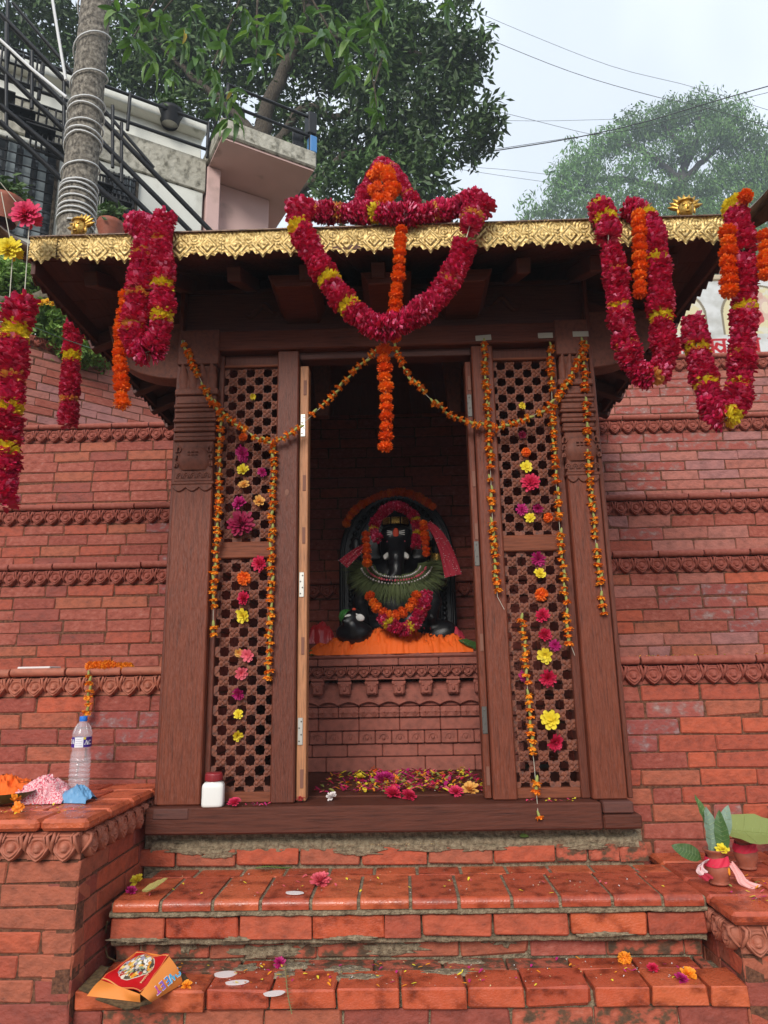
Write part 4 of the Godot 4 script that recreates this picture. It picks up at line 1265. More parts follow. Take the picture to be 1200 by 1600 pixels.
func make_garlands():
	# over the middle of the eave
	garland("big crimson garland hanging in a V from the middle of the gold eave", [Vector3(-0.337, 3.180, -2.270), Vector3(-0.338, 3.102, -2.250), Vector3(-0.304, 3.017, -2.250), Vector3(-0.251, 2.912, -2.250), Vector3(-0.194, 2.816, -2.250), Vector3(-0.122, 2.732, -2.250), Vector3(-0.044, 2.685, -2.250), Vector3(0.053, 2.719, -2.250), Vector3(0.145, 2.788, -2.250), Vector3(0.205, 2.881, -2.250), Vector3(0.245, 2.967, -2.250), Vector3(0.282, 3.085, -2.250), Vector3(0.307, 3.169, -2.280)], 0.050, [[0.085, 2], [0.27, 2], [0.37, 2], [0.73, 1], [0.945, 1]], {gap = [[0.855, 0.90]]})
	garland("crimson garland lying along the top of the gold eave at the centre", [Vector3(-0.372, 3.198, -2.300), Vector3(-0.297, 3.214, -2.330), Vector3(-0.176, 3.204, -2.330), Vector3(-0.066, 3.186, -2.310), Vector3(0.029, 3.170, -2.300), Vector3(0.125, 3.179, -2.310), Vector3(0.211, 3.204, -2.330), Vector3(0.279, 3.229, -2.330), Vector3(0.334, 3.218, -2.310)], 0.046, [[0.115, 1], [0.235, 1], [0.435, 2], [0.73, 1]], {called = "crimson_garland"})
	garland("short knot of crimson flowers at the right end of the central garland", [Vector3(0.257, 3.174, -2.270), Vector3(0.313, 3.205, -2.270), Vector3(0.338, 3.150, -2.270)], 0.044)
	strand("marigold strand hanging inside the V of the big crimson garland", [Vector3(0.032, 3.081, -2.270), Vector3(0.023, 2.977, -2.270), Vector3(0.014, 2.880, -2.280), Vector3(0.002, 2.791, -2.300), Vector3(-0.003, 2.680, -2.320)], 0.0275)
	strand("long marigold strand hanging in front of the open doorway", [Vector3(-0.040, 2.637, -2.320), Vector3(-0.038, 2.513, -2.340), Vector3(-0.036, 2.399, -2.360), Vector3(-0.041, 2.292, -2.380)], 0.0285)
	# finial heap
	var fy := 3.30
	garland("crimson garland looped round the finial above the eave", [Vector3(-0.132, 3.300, -2.420), Vector3(-0.094, 3.415, -2.450), Vector3(-0.037, 3.549, -2.500), Vector3(0.017, 3.472, -2.460), Vector3(0.051, 3.376, -2.430), Vector3(0.094, 3.292, -2.420)], 0.032, [[0.60, 1], [0.9, 1]])
	strand("topmost marigold cluster wound round the roof finial", [Vector3(-0.075, 3.447, -2.440), Vector3(-0.049, 3.454, -2.420), Vector3(-0.018, 3.444, -2.420), Vector3(-0.011, 3.401, -2.400)], 0.034)
	strand("marigold cluster at the foot of the roof finial", [Vector3(-0.078, 3.367, -2.420), Vector3(-0.037, 3.365, -2.400), Vector3(0.011, 3.363, -2.400), Vector3(-0.020, 3.303, -2.380), Vector3(-0.060, 3.296, -2.380), Vector3(-0.013, 3.262, -2.360)], 0.030)
	# left of the eave
	garland("doubled crimson garland hanging from the gold eave at left", [Vector3(-0.957, 3.157, -2.290), Vector3(-0.899, 3.114, -2.270), Vector3(-0.908, 3.002, -2.260), Vector3(-0.912, 2.893, -2.250), Vector3(-0.919, 2.792, -2.250), Vector3(-0.924, 2.693, -2.250), Vector3(-0.902, 2.631, -2.250), Vector3(-0.861, 2.618, -2.250), Vector3(-0.834, 2.670, -2.250), Vector3(-0.825, 2.752, -2.250), Vector3(-0.826, 2.852, -2.250), Vector3(-0.832, 2.954, -2.250), Vector3(-0.857, 3.073, -2.270), Vector3(-0.852, 3.170, -2.290)], 0.049, [[0.165, 1], [0.30, 1], [0.41, 1], [0.635, 2], [0.745, 2], [0.90, 1]])
	strand("marigold strand behind the doubled crimson garland at left", [Vector3(-0.980, 2.868, -2.300), Vector3(-0.986, 2.746, -2.300), Vector3(-0.984, 2.621, -2.300), Vector3(-0.971, 2.522, -2.300), Vector3(-0.961, 2.445, -2.300)], 0.0285)
	strand("single marigold tucked beside the doubled garland on the eave", [Vector3(-0.975, 3.157, -2.300), Vector3(-0.972, 3.152, -2.300)], 0.024)
	garland("long crimson garland hanging at the left edge of the picture", [Vector3(-1.264, 2.766, -2.150), Vector3(-1.282, 2.700, -2.150), Vector3(-1.286, 2.593, -2.150), Vector3(-1.282, 2.466, -2.150), Vector3(-1.276, 2.331, -2.150), Vector3(-1.273, 2.199, -2.150), Vector3(-1.266, 2.061, -2.150)], 0.056, [[0.17, 2], [0.40, 1], [0.56, 2], [0.76, 2]])
	garland("short dark crimson garland hanging behind the left eave", [Vector3(-1.557, 3.231, -3.100), Vector3(-1.564, 3.058, -3.100), Vector3(-1.556, 2.885, -3.100), Vector3(-1.549, 2.690, -3.100)], 0.050, [[0.40, 2], [0.79, 1]], {mats = [M.crimson[0], M.crimson[1]]})
	# right of the eave
	garland("crimson garland looped over the gold eave, left of the two on the right", [Vector3(0.766, 3.178, -2.300), Vector3(0.777, 3.069, -2.260), Vector3(0.768, 2.974, -2.250), Vector3(0.781, 2.912, -2.250), Vector3(0.782, 2.799, -2.250), Vector3(0.786, 2.676, -2.250), Vector3(0.799, 2.556, -2.250), Vector3(0.837, 2.484, -2.250), Vector3(0.885, 2.482, -2.250), Vector3(0.926, 2.564, -2.250), Vector3(0.921, 2.660, -2.250), Vector3(0.930, 2.770, -2.250), Vector3(0.935, 2.882, -2.250), Vector3(0.938, 3.003, -2.260), Vector3(0.930, 3.116, -2.290), Vector3(0.876, 3.171, -2.310)], 0.047, [[0.02, 2], [0.065, 2], [0.215, 1], [0.305, 2], [0.40, 1], [0.505, 1], [0.655, 2], [0.80, 2], [0.945, 2]], {gap = [[0.118, 0.15]]})
	strand("marigold strand hanging inside the looped crimson garland on the right", [Vector3(0.883, 3.090, -2.240), Vector3(0.871, 2.998, -2.230), Vector3(0.865, 2.897, -2.230), Vector3(0.855, 2.773, -2.230)], 0.029)
	garland("crimson garland hanging from the right corner horn of the eave", [Vector3(1.212, 3.102, -2.220), Vector3(1.207, 3.016, -2.200), Vector3(1.211, 2.928, -2.200), Vector3(1.197, 2.793, -2.200), Vector3(1.184, 2.673, -2.200), Vector3(1.162, 2.556, -2.200), Vector3(1.141, 2.441, -2.200), Vector3(1.110, 2.347, -2.200), Vector3(1.070, 2.297, -2.200), Vector3(1.049, 2.343, -2.220), Vector3(1.043, 2.450, -2.240), Vector3(1.039, 2.565, -2.260), Vector3(1.047, 2.684, -2.280)], 0.048, [[0.015, 2], [0.335, 2], [0.475, 1], [0.565, 3], [0.66, 3], [0.79, 3], [0.905, 2]], {gap = [[0.16, 0.19]]})
	strand("thick marigold strand beside the right corner horn", [Vector3(1.152, 2.967, -2.170), Vector3(1.142, 2.873, -2.170), Vector3(1.127, 2.738, -2.170)], 0.031)
	strand("marigold strand at the right edge of the picture", [Vector3(1.267, 2.929, -2.150), Vector3(1.255, 2.856, -2.150), Vector3(1.247, 2.785, -2.150)], 0.029)
	strand("single marigold on top of the right corner horn", [Vector3(1.221, 3.093, -2.160), Vector3(1.228, 3.098, -2.160)], 0.026)
	# thin strings
	thin("thin marigold string swagged from the left pillar to the middle of the lintel", [Vector3(-0.899, 2.884, -2.735), Vector3(-0.835, 2.756, -2.730), Vector3(-0.765, 2.622, -2.730), Vector3(-0.682, 2.538, -2.730), Vector3(-0.579, 2.466, -2.730), Vector3(-0.500, 2.439, -2.730), Vector3(-0.395, 2.511, -2.730), Vector3(-0.263, 2.637, -2.730), Vector3(-0.161, 2.757, -2.730), Vector3(-0.069, 2.844, -2.735)], [], [[Vector3(-0.904, 2.898, -2.740), 0.016]])
	thin("thin marigold string swagged from the middle of the lintel to the right pillar", [Vector3(-0.001, 2.842, -2.735), Vector3(0.057, 2.713, -2.730), Vector3(0.160, 2.591, -2.730), Vector3(0.267, 2.515, -2.730), Vector3(0.404, 2.481, -2.730), Vector3(0.523, 2.511, -2.730), Vector3(0.626, 2.569, -2.730), Vector3(0.718, 2.682, -2.730), Vector3(0.798, 2.838, -2.735)], [], [])
	thin("thin marigold string hanging down beside the left pillar, over the jamb", [Vector3(-0.731, 2.551, -2.745), Vector3(-0.730, 2.370, -2.745), Vector3(-0.726, 2.181, -2.745), Vector3(-0.731, 1.999, -2.750), Vector3(-0.735, 1.820, -2.750), Vector3(-0.732, 1.671, -2.750)], [[0.22, 0.26], [0.90, 0.95]], [[Vector3(-0.753, 2.582, -2.750), 0.016]])
	thin("thin marigold string hanging along the left door post", [Vector3(-0.510, 2.428, -2.745), Vector3(-0.507, 2.256, -2.745), Vector3(-0.509, 2.071, -2.745), Vector3(-0.508, 1.891, -2.745), Vector3(-0.509, 1.691, -2.745), Vector3(-0.513, 1.503, -2.745)], [], [])
	thin("thin marigold string taped to the lintel, hanging along the right door post", [Vector3(0.377, 2.856, -2.745), Vector3(0.376, 2.619, -2.745), Vector3(0.375, 2.396, -2.745), Vector3(0.372, 2.181, -2.745), Vector3(0.371, 1.974, -2.745), Vector3(0.374, 1.792, -2.745)], [[0.50, 0.535], [0.56, 0.60]], [[Vector3(0.374, 2.887, -2.748), 0.066]], Vector3(0.398, 1.742, -2.745))
	thin("thin marigold string hanging over the right lattice beside the jamb", [Vector3(0.653, 2.841, -2.745), Vector3(0.641, 2.555, -2.745), Vector3(0.634, 2.281, -2.745), Vector3(0.634, 2.071, -2.745), Vector3(0.634, 1.867, -2.745), Vector3(0.639, 1.614, -2.745)], [[0.61, 0.65]], [[Vector3(0.636, 2.890, -2.748), 0.062]], Vector3(0.655, 1.563, -2.745))
	thin("thin marigold string hanging down the face of the right pillar", [Vector3(0.790, 2.850, -2.742), Vector3(0.776, 2.550, -2.742), Vector3(0.769, 2.277, -2.742), Vector3(0.769, 2.041, -2.742), Vector3(0.774, 1.863, -2.742), Vector3(0.777, 1.727, -2.742)], [], [[Vector3(0.783, 2.890, -2.744), 0.066]])
	thin("thin marigold string hanging from the right lower lattice down over the threshold", [Vector3(0.467, 1.708, -2.760), Vector3(0.469, 1.552, -2.755), Vector3(0.470, 1.388, -2.750), Vector3(0.472, 1.250, -2.745), Vector3(0.475, 1.161, -2.740), Vector3(0.473, 1.085, -2.720), Vector3(0.471, 1.007, -2.700)], [[0.74, 0.83], [0.90, 0.97]], [])
	thin("thin marigold string hanging from the ledge behind the water bottle", [Vector3(-1.287, 1.547, -2.930), Vector3(-1.273, 1.485, -2.920), Vector3(-1.278, 1.422, -2.925), Vector3(-1.285, 1.355, -2.930)], [], [])
	strand("heap of marigolds lying on the left wall ledge", [Vector3(-1.291, 1.560, -2.955), Vector3(-1.254, 1.562, -2.955), Vector3(-1.218, 1.559, -2.960), Vector3(-1.188, 1.556, -2.965), Vector3(-1.133, 1.552, -2.970)], 0.024, {mats = M.amber, step = 0.8})
	# two single flowers on strings at far left
	for q in [["crimson flower threaded on a string above the left eave corner", Vector3(-1.319, 3.143, -2.200), M.red[2], 0.056, Vector3(-1.399, 3.243, -2.150), Vector3(-1.265, 2.771, -2.150)], ["yellow flower threaded on a string at the left edge", Vector3(-1.336, 2.971, -2.150), M.yellow, 0.045, Vector3(-1.391, 3.203, -2.150), Vector3(-1.315, 2.749, -2.150)]]:
		var t := thing("threaded_flower", q[0], "flower", q[1], "single flowers on strings")
		part(t, "flower_head", FL.dahlia[0], q[2], Transform3D(facing(Vector3(0.1, 0.1, 1)) * Basis.from_scale(Vector3(1, 0.8, 1) * q[3]), Vector3.ZERO))
		part(t, "flower_head", FL.crim[0], q[2], Transform3D(facing(Vector3(0, 1, 0)) * Basis.from_scale(Vector3.ONE * q[3] * 0.8), Vector3(0, 0, -0.02)))
		var b := B.new()
		b.tube(PackedVector3Array([q[4] - q[1], Vector3(0, 0, -0.02), q[5] - q[1]]), PackedFloat32Array([0.0016]), 5)
		part(t, "string", b.mesh(), M.string)
	# twine from the far-left garland to the wall
	var b := B.new()
	b.tube(PackedVector3Array([Vector3(-1.271, 2.707, -2.200), Vector3(-1.400, 2.911, -2.700), Vector3(-1.488, 3.139, -3.300), Vector3(-1.494, 3.253, -3.600)]), PackedFloat32Array([0.002]), 5)
	single("green_twine", b.mesh(), mat(lin(0.2, 0.4, 0.3), 0.7), "pale green twine stretched behind the left garlands", "twine")

func make_lattice_flowers():
	var L := [["orange marigold", Vector3(-0.646, 2.485, -2.788), "o", 0.017], ["large magenta bloom", Vector3(-0.641, 2.412, -2.788), "m", 0.032], ["yellow bloom", Vector3(-0.642, 2.342, -2.788), "y", 0.021], ["ragged magenta petals", Vector3(-0.559, 2.329, -2.788), "m", 0.020], ["peach bloom", Vector3(-0.637, 2.276, -2.788), "p", 0.021], ["peach bloom", Vector3(-0.572, 2.204, -2.788), "p", 0.024], ["magenta bloom", Vector3(-0.651, 2.198, -2.788), "m", 0.029], ["big dark magenta bloom", Vector3(-0.643, 2.109, -2.788), "d", 0.050],
		["red dahlia", Vector3(-0.563, 1.947, -2.788), "r", 0.034], ["orange marigold", Vector3(-0.626, 1.889, -2.788), "o", 0.027], ["crimson bloom", Vector3(-0.622, 1.809, -2.788), "r", 0.027], ["yellow bloom", Vector3(-0.622, 1.741, -2.788), "y", 0.028], ["pale yellow bloom", Vector3(-0.636, 1.598, -2.788), "p", 0.017], ["pink bloom", Vector3(-0.605, 1.587, -2.788), "k", 0.025], ["salmon pink bloom", Vector3(-0.626, 1.519, -2.788), "k", 0.026], ["magenta bloom", Vector3(-0.631, 1.445, -2.788), "m", 0.028], ["torn yellow bloom", Vector3(-0.632, 1.366, -2.788), "y", 0.017], ["torn yellow bloom", Vector3(-0.634, 1.291, -2.788), "y", 0.020],
		["orange marigold", Vector3(0.530, 2.387, -2.788), "o", 0.020], ["yellow marigold", Vector3(0.526, 2.324, -2.788), "y", 0.022], ["crimson dahlia", Vector3(0.540, 2.256, -2.788), "r", 0.036], ["magenta bloom", Vector3(0.496, 2.144, -2.788), "m", 0.024], ["magenta bloom", Vector3(0.564, 2.150, -2.788), "m", 0.023], ["yellow bloom", Vector3(0.528, 2.109, -2.788), "y", 0.022], ["orange marigold", Vector3(0.600, 2.110, -2.788), "o", 0.021], ["torn yellow petals", Vector3(0.527, 2.592, -2.788), "y", 0.014], ["small dark pink bloom", Vector3(0.519, 2.463, -2.788), "d", 0.016],
		["magenta bloom", Vector3(0.548, 1.944, -2.788), "m", 0.030], ["yellow bloom", Vector3(0.551, 1.882, -2.788), "y", 0.024], ["orange marigold", Vector3(0.553, 1.801, -2.788), "o", 0.026], ["crimson bloom", Vector3(0.550, 1.718, -2.788), "r", 0.028], ["crimson pink bloom", Vector3(0.550, 1.644, -2.788), "r", 0.027], ["magenta bloom", Vector3(0.592, 1.604, -2.788), "m", 0.024], ["yellow bloom", Vector3(0.552, 1.566, -2.788), "y", 0.028], ["large crimson dahlia", Vector3(0.556, 1.482, -2.788), "r", 0.034], ["large yellow bloom", Vector3(0.555, 1.326, -2.788), "y", 0.032], ["crimson bloom", Vector3(0.563, 1.248, -2.788), "r", 0.030], ["magenta petals", Vector3(0.466, 1.488, -2.788), "m", 0.022], ["torn yellow petals", Vector3(-0.610, 2.665, -2.788), "y", 0.014]]
	var cm := {o = M.orange[0], m = M.magenta, y = M.yellow, p = M.peach, d = M.wine, r = M.red[0], k = M.pinkf}
	for k in L.size():
		var q: Array = L[k]
		var side: String = "left" if q[1].x < 0.0 else "right"
		var half := "upper" if q[1].y > 2.0 else "lower"
		var nth := 1; var tot := 0
		for j in L.size():
			var w: Array = L[j]
			if w[0] == q[0] and (w[1].x < 0.0) == (q[1].x < 0.0) and (w[1].y > 2.0) == (q[1].y > 2.0):
				tot += 1
				if w[1].y > q[1].y: nth += 1
		var lab := "%s stuck in the %s lattice, %s of the door" % [q[0], half, side]
		if tot > 1: lab += ", %s from the top" % ["first", "second", "third", "fourth"][nth - 1]
		var mesh: Mesh = FL.dahlia[k % 2] if q[2] in ["r", "d", "m"] else (FL.mari[k % 4] if q[2] == "o" else FL.rose[k % 2])
		single("lattice_flower", mesh, cm[q[2]], lab, "flower", Transform3D(facing(Vector3(rr(-0.55, 0.55), rr(-0.6, 0.4), 1.0), rr(0, TAU)) * Basis.from_scale(Vector3(rr(0.85, 1.15), rr(0.7, 1.3), rr(0.85, 1.15)) * q[3] * 1.05), q[1]), "flowers stuck in the lattice screens")

func idol_body(p: Vector3) -> float:
	var d := d_ell(p, Vector3(0, 0.27, 0.0), Vector3(0.19, 0.17, 0.135))          # belly
	d = smin(d, d_ell(p, Vector3(0, 0.44, -0.02), Vector3(0.17, 0.10, 0.10)), 0.06)  # chest
	d = smin(d, d_ell(p, Vector3(0, 0.60, 0.03), Vector3(0.092, 0.115, 0.095)), 0.03) # head
	d = smin(d, d_ell(p, Vector3(0.042, 0.655, 0.085), Vector3(0.045, 0.04, 0.04)), 0.03)
	d = smin(d, d_ell(p, Vector3(-0.042, 0.655, 0.085), Vector3(0.045, 0.04, 0.04)), 0.03)
	d = smin(d, d_cap(p, Vector3(0, 0.58, 0.10), Vector3(0, 0.51, 0.155), 0.05, 0.042), 0.03)  # trunk
	d = smin(d, d_cap(p, Vector3(0, 0.51, 0.155), Vector3(0.0, 0.43, 0.16), 0.042, 0.036), 0.02)
	d = smin(d, d_cap(p, Vector3(0.0, 0.43, 0.16), Vector3(-0.03, 0.38, 0.165), 0.036, 0.03), 0.02)
	d = smin(d, d_cap(p, Vector3(-0.03, 0.38, 0.165), Vector3(-0.075, 0.385, 0.165), 0.03, 0.022), 0.02)
	var q := Vector3(absf(p.x), p.y, p.z)
	d = smin(d, d_ell(q, Vector3(0.135, 0.60, -0.015), Vector3(0.07, 0.10, 0.022)), 0.02)   # ears
	d = smin(d, d_cap(q, Vector3(0.15, 0.47, -0.01), Vector3(0.235, 0.40, 0.02), 0.05, 0.042), 0.03)  # arms
	d = smin(d, d_cap(q, Vector3(0.235, 0.40, 0.02), Vector3(0.225, 0.56, 0.06), 0.038, 0.03), 0.02)
	d = smin(d, d_ell(q, Vector3(0.222, 0.60, 0.065), Vector3(0.03, 0.045, 0.022)), 0.015)
	d = smin(d, d_cap(q, Vector3(0.17, 0.42, 0.03), Vector3(0.20, 0.27, 0.10), 0.045, 0.036), 0.03)   # lower arms
	d = smin(d, d_cap(q, Vector3(0.20, 0.27, 0.10), Vector3(0.18, 0.18, 0.17), 0.036, 0.032), 0.02)
	d = smin(d, d_cap(q, Vector3(0.10, 0.13, 0.06), Vector3(0.25, 0.10, 0.12), 0.085, 0.07), 0.03)    # legs, crossed
	d = smin(d, d_cap(q, Vector3(0.25, 0.09, 0.12), Vector3(0.06, 0.06, 0.19), 0.06, 0.04), 0.03)
	d = smin(d, d_ell(p, Vector3(0, 0.735, 0.0), Vector3(0.085, 0.05, 0.075)), 0.02)    # crown cap
	d = smin(d, d_cap(p, Vector3(0, 0.74, 0.0), Vector3(0, 0.84, 0.0), 0.06, 0.025), 0.02)
	d = minf(d, maxf(absf(p.y - 0.025) - 0.03, maxf(absf(p.x) - 0.31, absf(p.z - 0.0) - 0.16)))   # seat
	return d

func make_idol():
	var at := Vector3(-0.02, 1.613, -3.92)
	var t := thing("stone_idol", "seated elephant-headed idol of polished black stone on the altar", "statue", at)
	part(t, "body", nets(idol_body, Vector3(-0.36, -0.02, -0.2), Vector3(0.36, 0.9, 0.27), 0.0125).mesh(), M.black)
	# arched stone behind the figure
	var arch := PackedVector2Array()
	arch.push_back(Vector2(-0.335, 0.0)); arch.push_back(Vector2(0.335, 0.0))
	for k in 25:
		var a := PI * k / 24.0
		arch.push_back(Vector2(cos(a) * 0.335, 0.55 + sin(a) * 0.41))
	var b := B.new()
	b.slab(arch, 0.09, Transform3D(Basis.IDENTITY, Vector3(0, 0.0, -0.12)), 0.012)
	part(t, "arched_slab", b.mesh(), M.black)
	for q in [0.31, 0.24]:
		b = B.new()
		var pts := PackedVector3Array([Vector3(-q, 0.05, -0.118)])
		for k in 25:
			var a := PI - PI * k / 24.0
			pts.push_back(Vector3(cos(a) * q, 0.55 + sin(a) * (q + 0.075), -0.118))
		pts.push_back(Vector3(q, 0.05, -0.118))
		b.tube(pts, PackedFloat32Array([0.009]), 6)
		part(t, "border_moulding", b.mesh(), M.black)
	b = B.new()
	for k in 62:
		var u := k / 61.0
		var p := Vector3.ZERO
		if u < 0.28: p = Vector3(-0.267, 0.05 + u / 0.28 * 0.5, -0.118)
		elif u > 0.72: p = Vector3(0.267, 0.05 + (1.0 - u) / 0.28 * 0.5, -0.118)
		else:
			var a := PI - PI * (u - 0.28) / 0.44
			p = Vector3(cos(a) * 0.267, 0.55 + sin(a) * 0.342, -0.118)
		b.ball(p, Vector3(0.017, 0.017, 0.012), 7, 5)
	part(t, "leaf_border", b.mesh(), M.black)
	# eyes, tusks, forehead mark
	for s in [-1.0, 1.0]:
		b = B.new(); b.ball(Vector3(s * 0.042, 0.604, 0.119), Vector3(0.011, 0.006, 0.006), 8, 5)
		part(t, "eye", b.mesh(), M.pinkf)
		b = B.new(); b.tube(PackedVector3Array([Vector3(s * 0.046, 0.53, 0.12), Vector3(s * 0.056, 0.512, 0.16), Vector3(s * 0.06, 0.506, 0.18)]), PackedFloat32Array([0.016, 0.017, 0.008]), 10)
		part(t, "tusk", b.mesh(), M.whitepaint)
		for k in 3:
			b = B.new(); b.box(Vector3(s * 0.034, 0.652 + (k - 1) * 0.009, 0.128), Vector3(0.03, 0.003, 0.004), 0.0, Basis(Vector3.BACK, s * (k - 1) * 0.2))
			part(t, "forehead_line", b.mesh(), M.whitepaint)
	b = B.new(); b.ball(Vector3(0, 0.648, 0.126), Vector3(0.017, 0.032, 0.007), 10, 6)
	part(t, "forehead_mark", b.mesh(), M.vermilion)
	b = B.new(); b.ball(Vector3(0.0, 0.56, 0.155), Vector3(0.015, 0.02, 0.008), 10, 6)
	part(t, "trunk_mark", b.mesh(), M.vermilion)
	for k in 3:
		b = B.new()
		var a := (k - 1) * 0.62
		b.box(Vector3(sin(a) * 0.088, 0.728, cos(a) * 0.088 + 0.012), Vector3(0.05, 0.04, 0.01), 0.003, Basis(Vector3.UP, a))
		part(t, "crown_plate", b.mesh(), M.gilt)
	b = B.new(); b.lathe([Vector2(0.035, 0.0), Vector2(0.037, 0.01), Vector2(0.034, 0.06), Vector2(0.038, 0.075), Vector2(0.037, 0.08)], 16, Transform3D(Basis.IDENTITY, Vector3(0.226, 0.50, 0.05)))
	part(t, "arm_cuff", b.mesh(), M.gilt)
	# mouse beside the idol
	var mo := thing("stone_mouse", "black stone mouse with white painted ears beside the idol", "statue", Vector3(-0.24, 1.66, -3.62))
	var f := func(p: Vector3) -> float:
		var d := d_ell(p, Vector3(0, 0.055, 0), Vector3(0.095, 0.06, 0.06))
		d = smin(d, d_cap(p, Vector3(-0.01, 0.09, 0.03), Vector3(0.0, 0.145, 0.0), 0.04, 0.035), 0.02)
		d = smin(d, d_cap(p, Vector3(-0.02, 0.13, 0.02), Vector3(-0.05, 0.11, 0.055), 0.03, 0.012), 0.02)
		return d
	part(mo, "body", nets(f, Vector3(-0.13, -0.02, -0.08), Vector3(0.21, 0.2, 0.1), 0.008).mesh(), M.black)
	for s in [-1.0, 1.0]:
		b = B.new(); b.ball(Vector3(s * 0.030 + 0.002, 0.128, 0.046), Vector3(0.024, 0.018, 0.008), 10, 6, Basis(Vector3.BACK, -s * 0.4))
		part(mo, "ear", b.mesh(), M.whitepaint)
		b = B.new(); b.ball(Vector3(s * 0.013, 0.145, 0.036), Vector3(0.006, 0.006, 0.005), 8, 5)
		part(mo, "eye", b.mesh(), M.whitepaint)
	b = B.new(); b.ball(Vector3(0.0, 0.172, 0.022), Vector3(0.011, 0.008, 0.008), 8, 5)
	part(mo, "forehead_mark", b.mesh(), M.vermilion)
	# flowers on the idol
	strand("marigold arch along the top of the idol's stone slab", [Vector3(-0.298, 2.337, -3.860), Vector3(-0.268, 2.392, -3.860), Vector3(-0.210, 2.442, -3.860), Vector3(-0.119, 2.489, -3.860), Vector3(-0.010, 2.512, -3.860), Vector3(0.098, 2.487, -3.860), Vector3(0.197, 2.421, -3.860)], 0.026, {step = 0.8})
	garland("crimson garland round the idol's head", [Vector3(-0.117, 2.211, -3.680), Vector3(-0.137, 2.271, -3.700), Vector3(-0.102, 2.344, -3.700), Vector3(-0.018, 2.395, -3.700), Vector3(0.074, 2.340, -3.700), Vector3(0.096, 2.265, -3.700), Vector3(0.086, 2.161, -3.680)], 0.032, [[0.12, 2], [0.86, 2], [0.72, 2]], {mats = [M.crimson[0], M.crimson[1]]})
	strand("short marigold strand at the left of the idol's face", [Vector3(-0.177, 2.232, -3.660), Vector3(-0.177, 2.162, -3.650), Vector3(-0.171, 2.075, -3.640)], 0.026)
	strand("short marigold strand at the right of the idol's face", [Vector3(0.126, 2.284, -3.660), Vector3(0.134, 2.206, -3.650), Vector3(0.137, 2.115, -3.640)], 0.026)
	strand("marigold garland across the idol's belly", [Vector3(-0.156, 1.894, -3.550), Vector3(-0.124, 1.838, -3.540), Vector3(-0.080, 1.798, -3.530), Vector3(-0.029, 1.791, -3.530), Vector3(0.023, 1.815, -3.530), Vector3(0.062, 1.857, -3.540), Vector3(0.082, 1.889, -3.550)], 0.030)
	garland("crimson garland hanging over the idol's lap", [Vector3(-0.093, 1.783, -3.540), Vector3(-0.049, 1.746, -3.520), Vector3(0.014, 1.720, -3.520), Vector3(0.079, 1.770, -3.530), Vector3(0.114, 1.853, -3.550), Vector3(0.128, 1.894, -3.570)], 0.038, [[0.13, 2], [0.45, 2], [0.72, 1]], {mats = [M.crimson[0], M.crimson[1]]})
	# bundle of green grass round the neck
	b = B.new()
	for k in 1500:
		var a := PI * (0.98 + 1.04 * k / 1499.0) + rr(-0.06, 0.06)
		var r0 := rr(0.10, 0.16); var l := rr(0.09, 0.16)
		var o := Vector3(cos(a) * r0 * 1.15, 0.475 + sin(a) * r0 * 0.62, 0.185 + rr(-0.03, 0.02) - 0.5 * absf(cos(a)) * 0.16)
		var d := (Vector3(cos(a) * 0.9, sin(a), 0.1) + v3(0.3)).normalized()
		var s := d.cross(Vector3.BACK).normalized() * 0.0022
		var tn := rr(0.6, 1.25)
		b.col = Color(tn, tn * rr(0.95, 1.1), tn * rr(0.7, 1.0))
		b.tri(o - s, o + s, o + d * l)
	single("grass_garland", b.mesh(true), M.durva, "thick collar of green grass blades round the idol's neck", "garland", Transform3D(Basis.IDENTITY, at))
	# silver beads
	var bn := thing("bead_necklace", "silvery bead and sequin necklace over the idol's grass collar", "necklace", at + Vector3(0, 0.45, 0.2))
	for row in 3:
		b = B.new()
		for k in 30:
			var a := PI * (1.06 + 0.88 * k / 29.0)
			var rad := 0.105 + row * 0.024
			b.ball(Vector3(cos(a) * rad * 1.25, sin(a) * rad * 0.72 + 0.02, 0.02 - absf(cos(a)) * 0.05 + rr(-0.004, 0.004)), Vector3.ONE * rr(0.004, 0.008), 6, 4)
		part(bn, "bead_row", b.mesh(), [mat(lin(0.6, 0.58, 0.55), 0.35, {metal = 0.6}), M.pinkf, mat(lin(0.65, 0.6, 0.58), 0.35, {metal = 0.6})][row])
	# shawl ends of red sequined cloth
	for s in 2:
		var path: Array = [[Vector3(-0.161, 2.195, -3.740), Vector3(-0.222, 2.151, -3.720), Vector3(-0.273, 2.107, -3.700), Vector3(-0.302, 2.077, -3.680)], [Vector3(0.154, 2.305, -3.760), Vector3(0.207, 2.239, -3.740), Vector3(0.250, 2.130, -3.720), Vector3(0.278, 2.006, -3.700)]][s]
		cloth_strip("sequined_shawl", ["crimson sequined shawl end at the idol's right shoulder", "crimson sequined shawl end over the idol's raised hand"][s], path, 0.06 if s == 0 else 0.085, M.redcloth)
	# saffron cloth in folds on the altar
	heap("saffron_cloth", "rumpled saffron orange cloth spread on the altar before the idol", Vector3(-0.462, 1.603, -3.575), Vector3(0.345, 1.607, -3.575), 0.19, 0.15, M.saffron, 3)
	heap("sequined_cloth", "crimson sequined cloth behind the saffron cloth on the altar", Vector3(0.040, 1.667, -3.740), Vector3(0.333, 1.662, -3.740), 0.10, 0.11, M.redcloth, 5)
	heap("red_bag", "crumpled red plastic bag on the altar at left", Vector3(-0.483, 1.666, -3.640), Vector3(-0.346, 1.663, -3.640), 0.10, 0.12, mat(lin(0.5, 0.03, 0.035), 0.3, {back = lin(0.2, 0.01, 0.01)}), 9)
	b = B.new(); b.ball(Vector3.ZERO, Vector3(0.037, 0.034, 0.037), 16, 10)
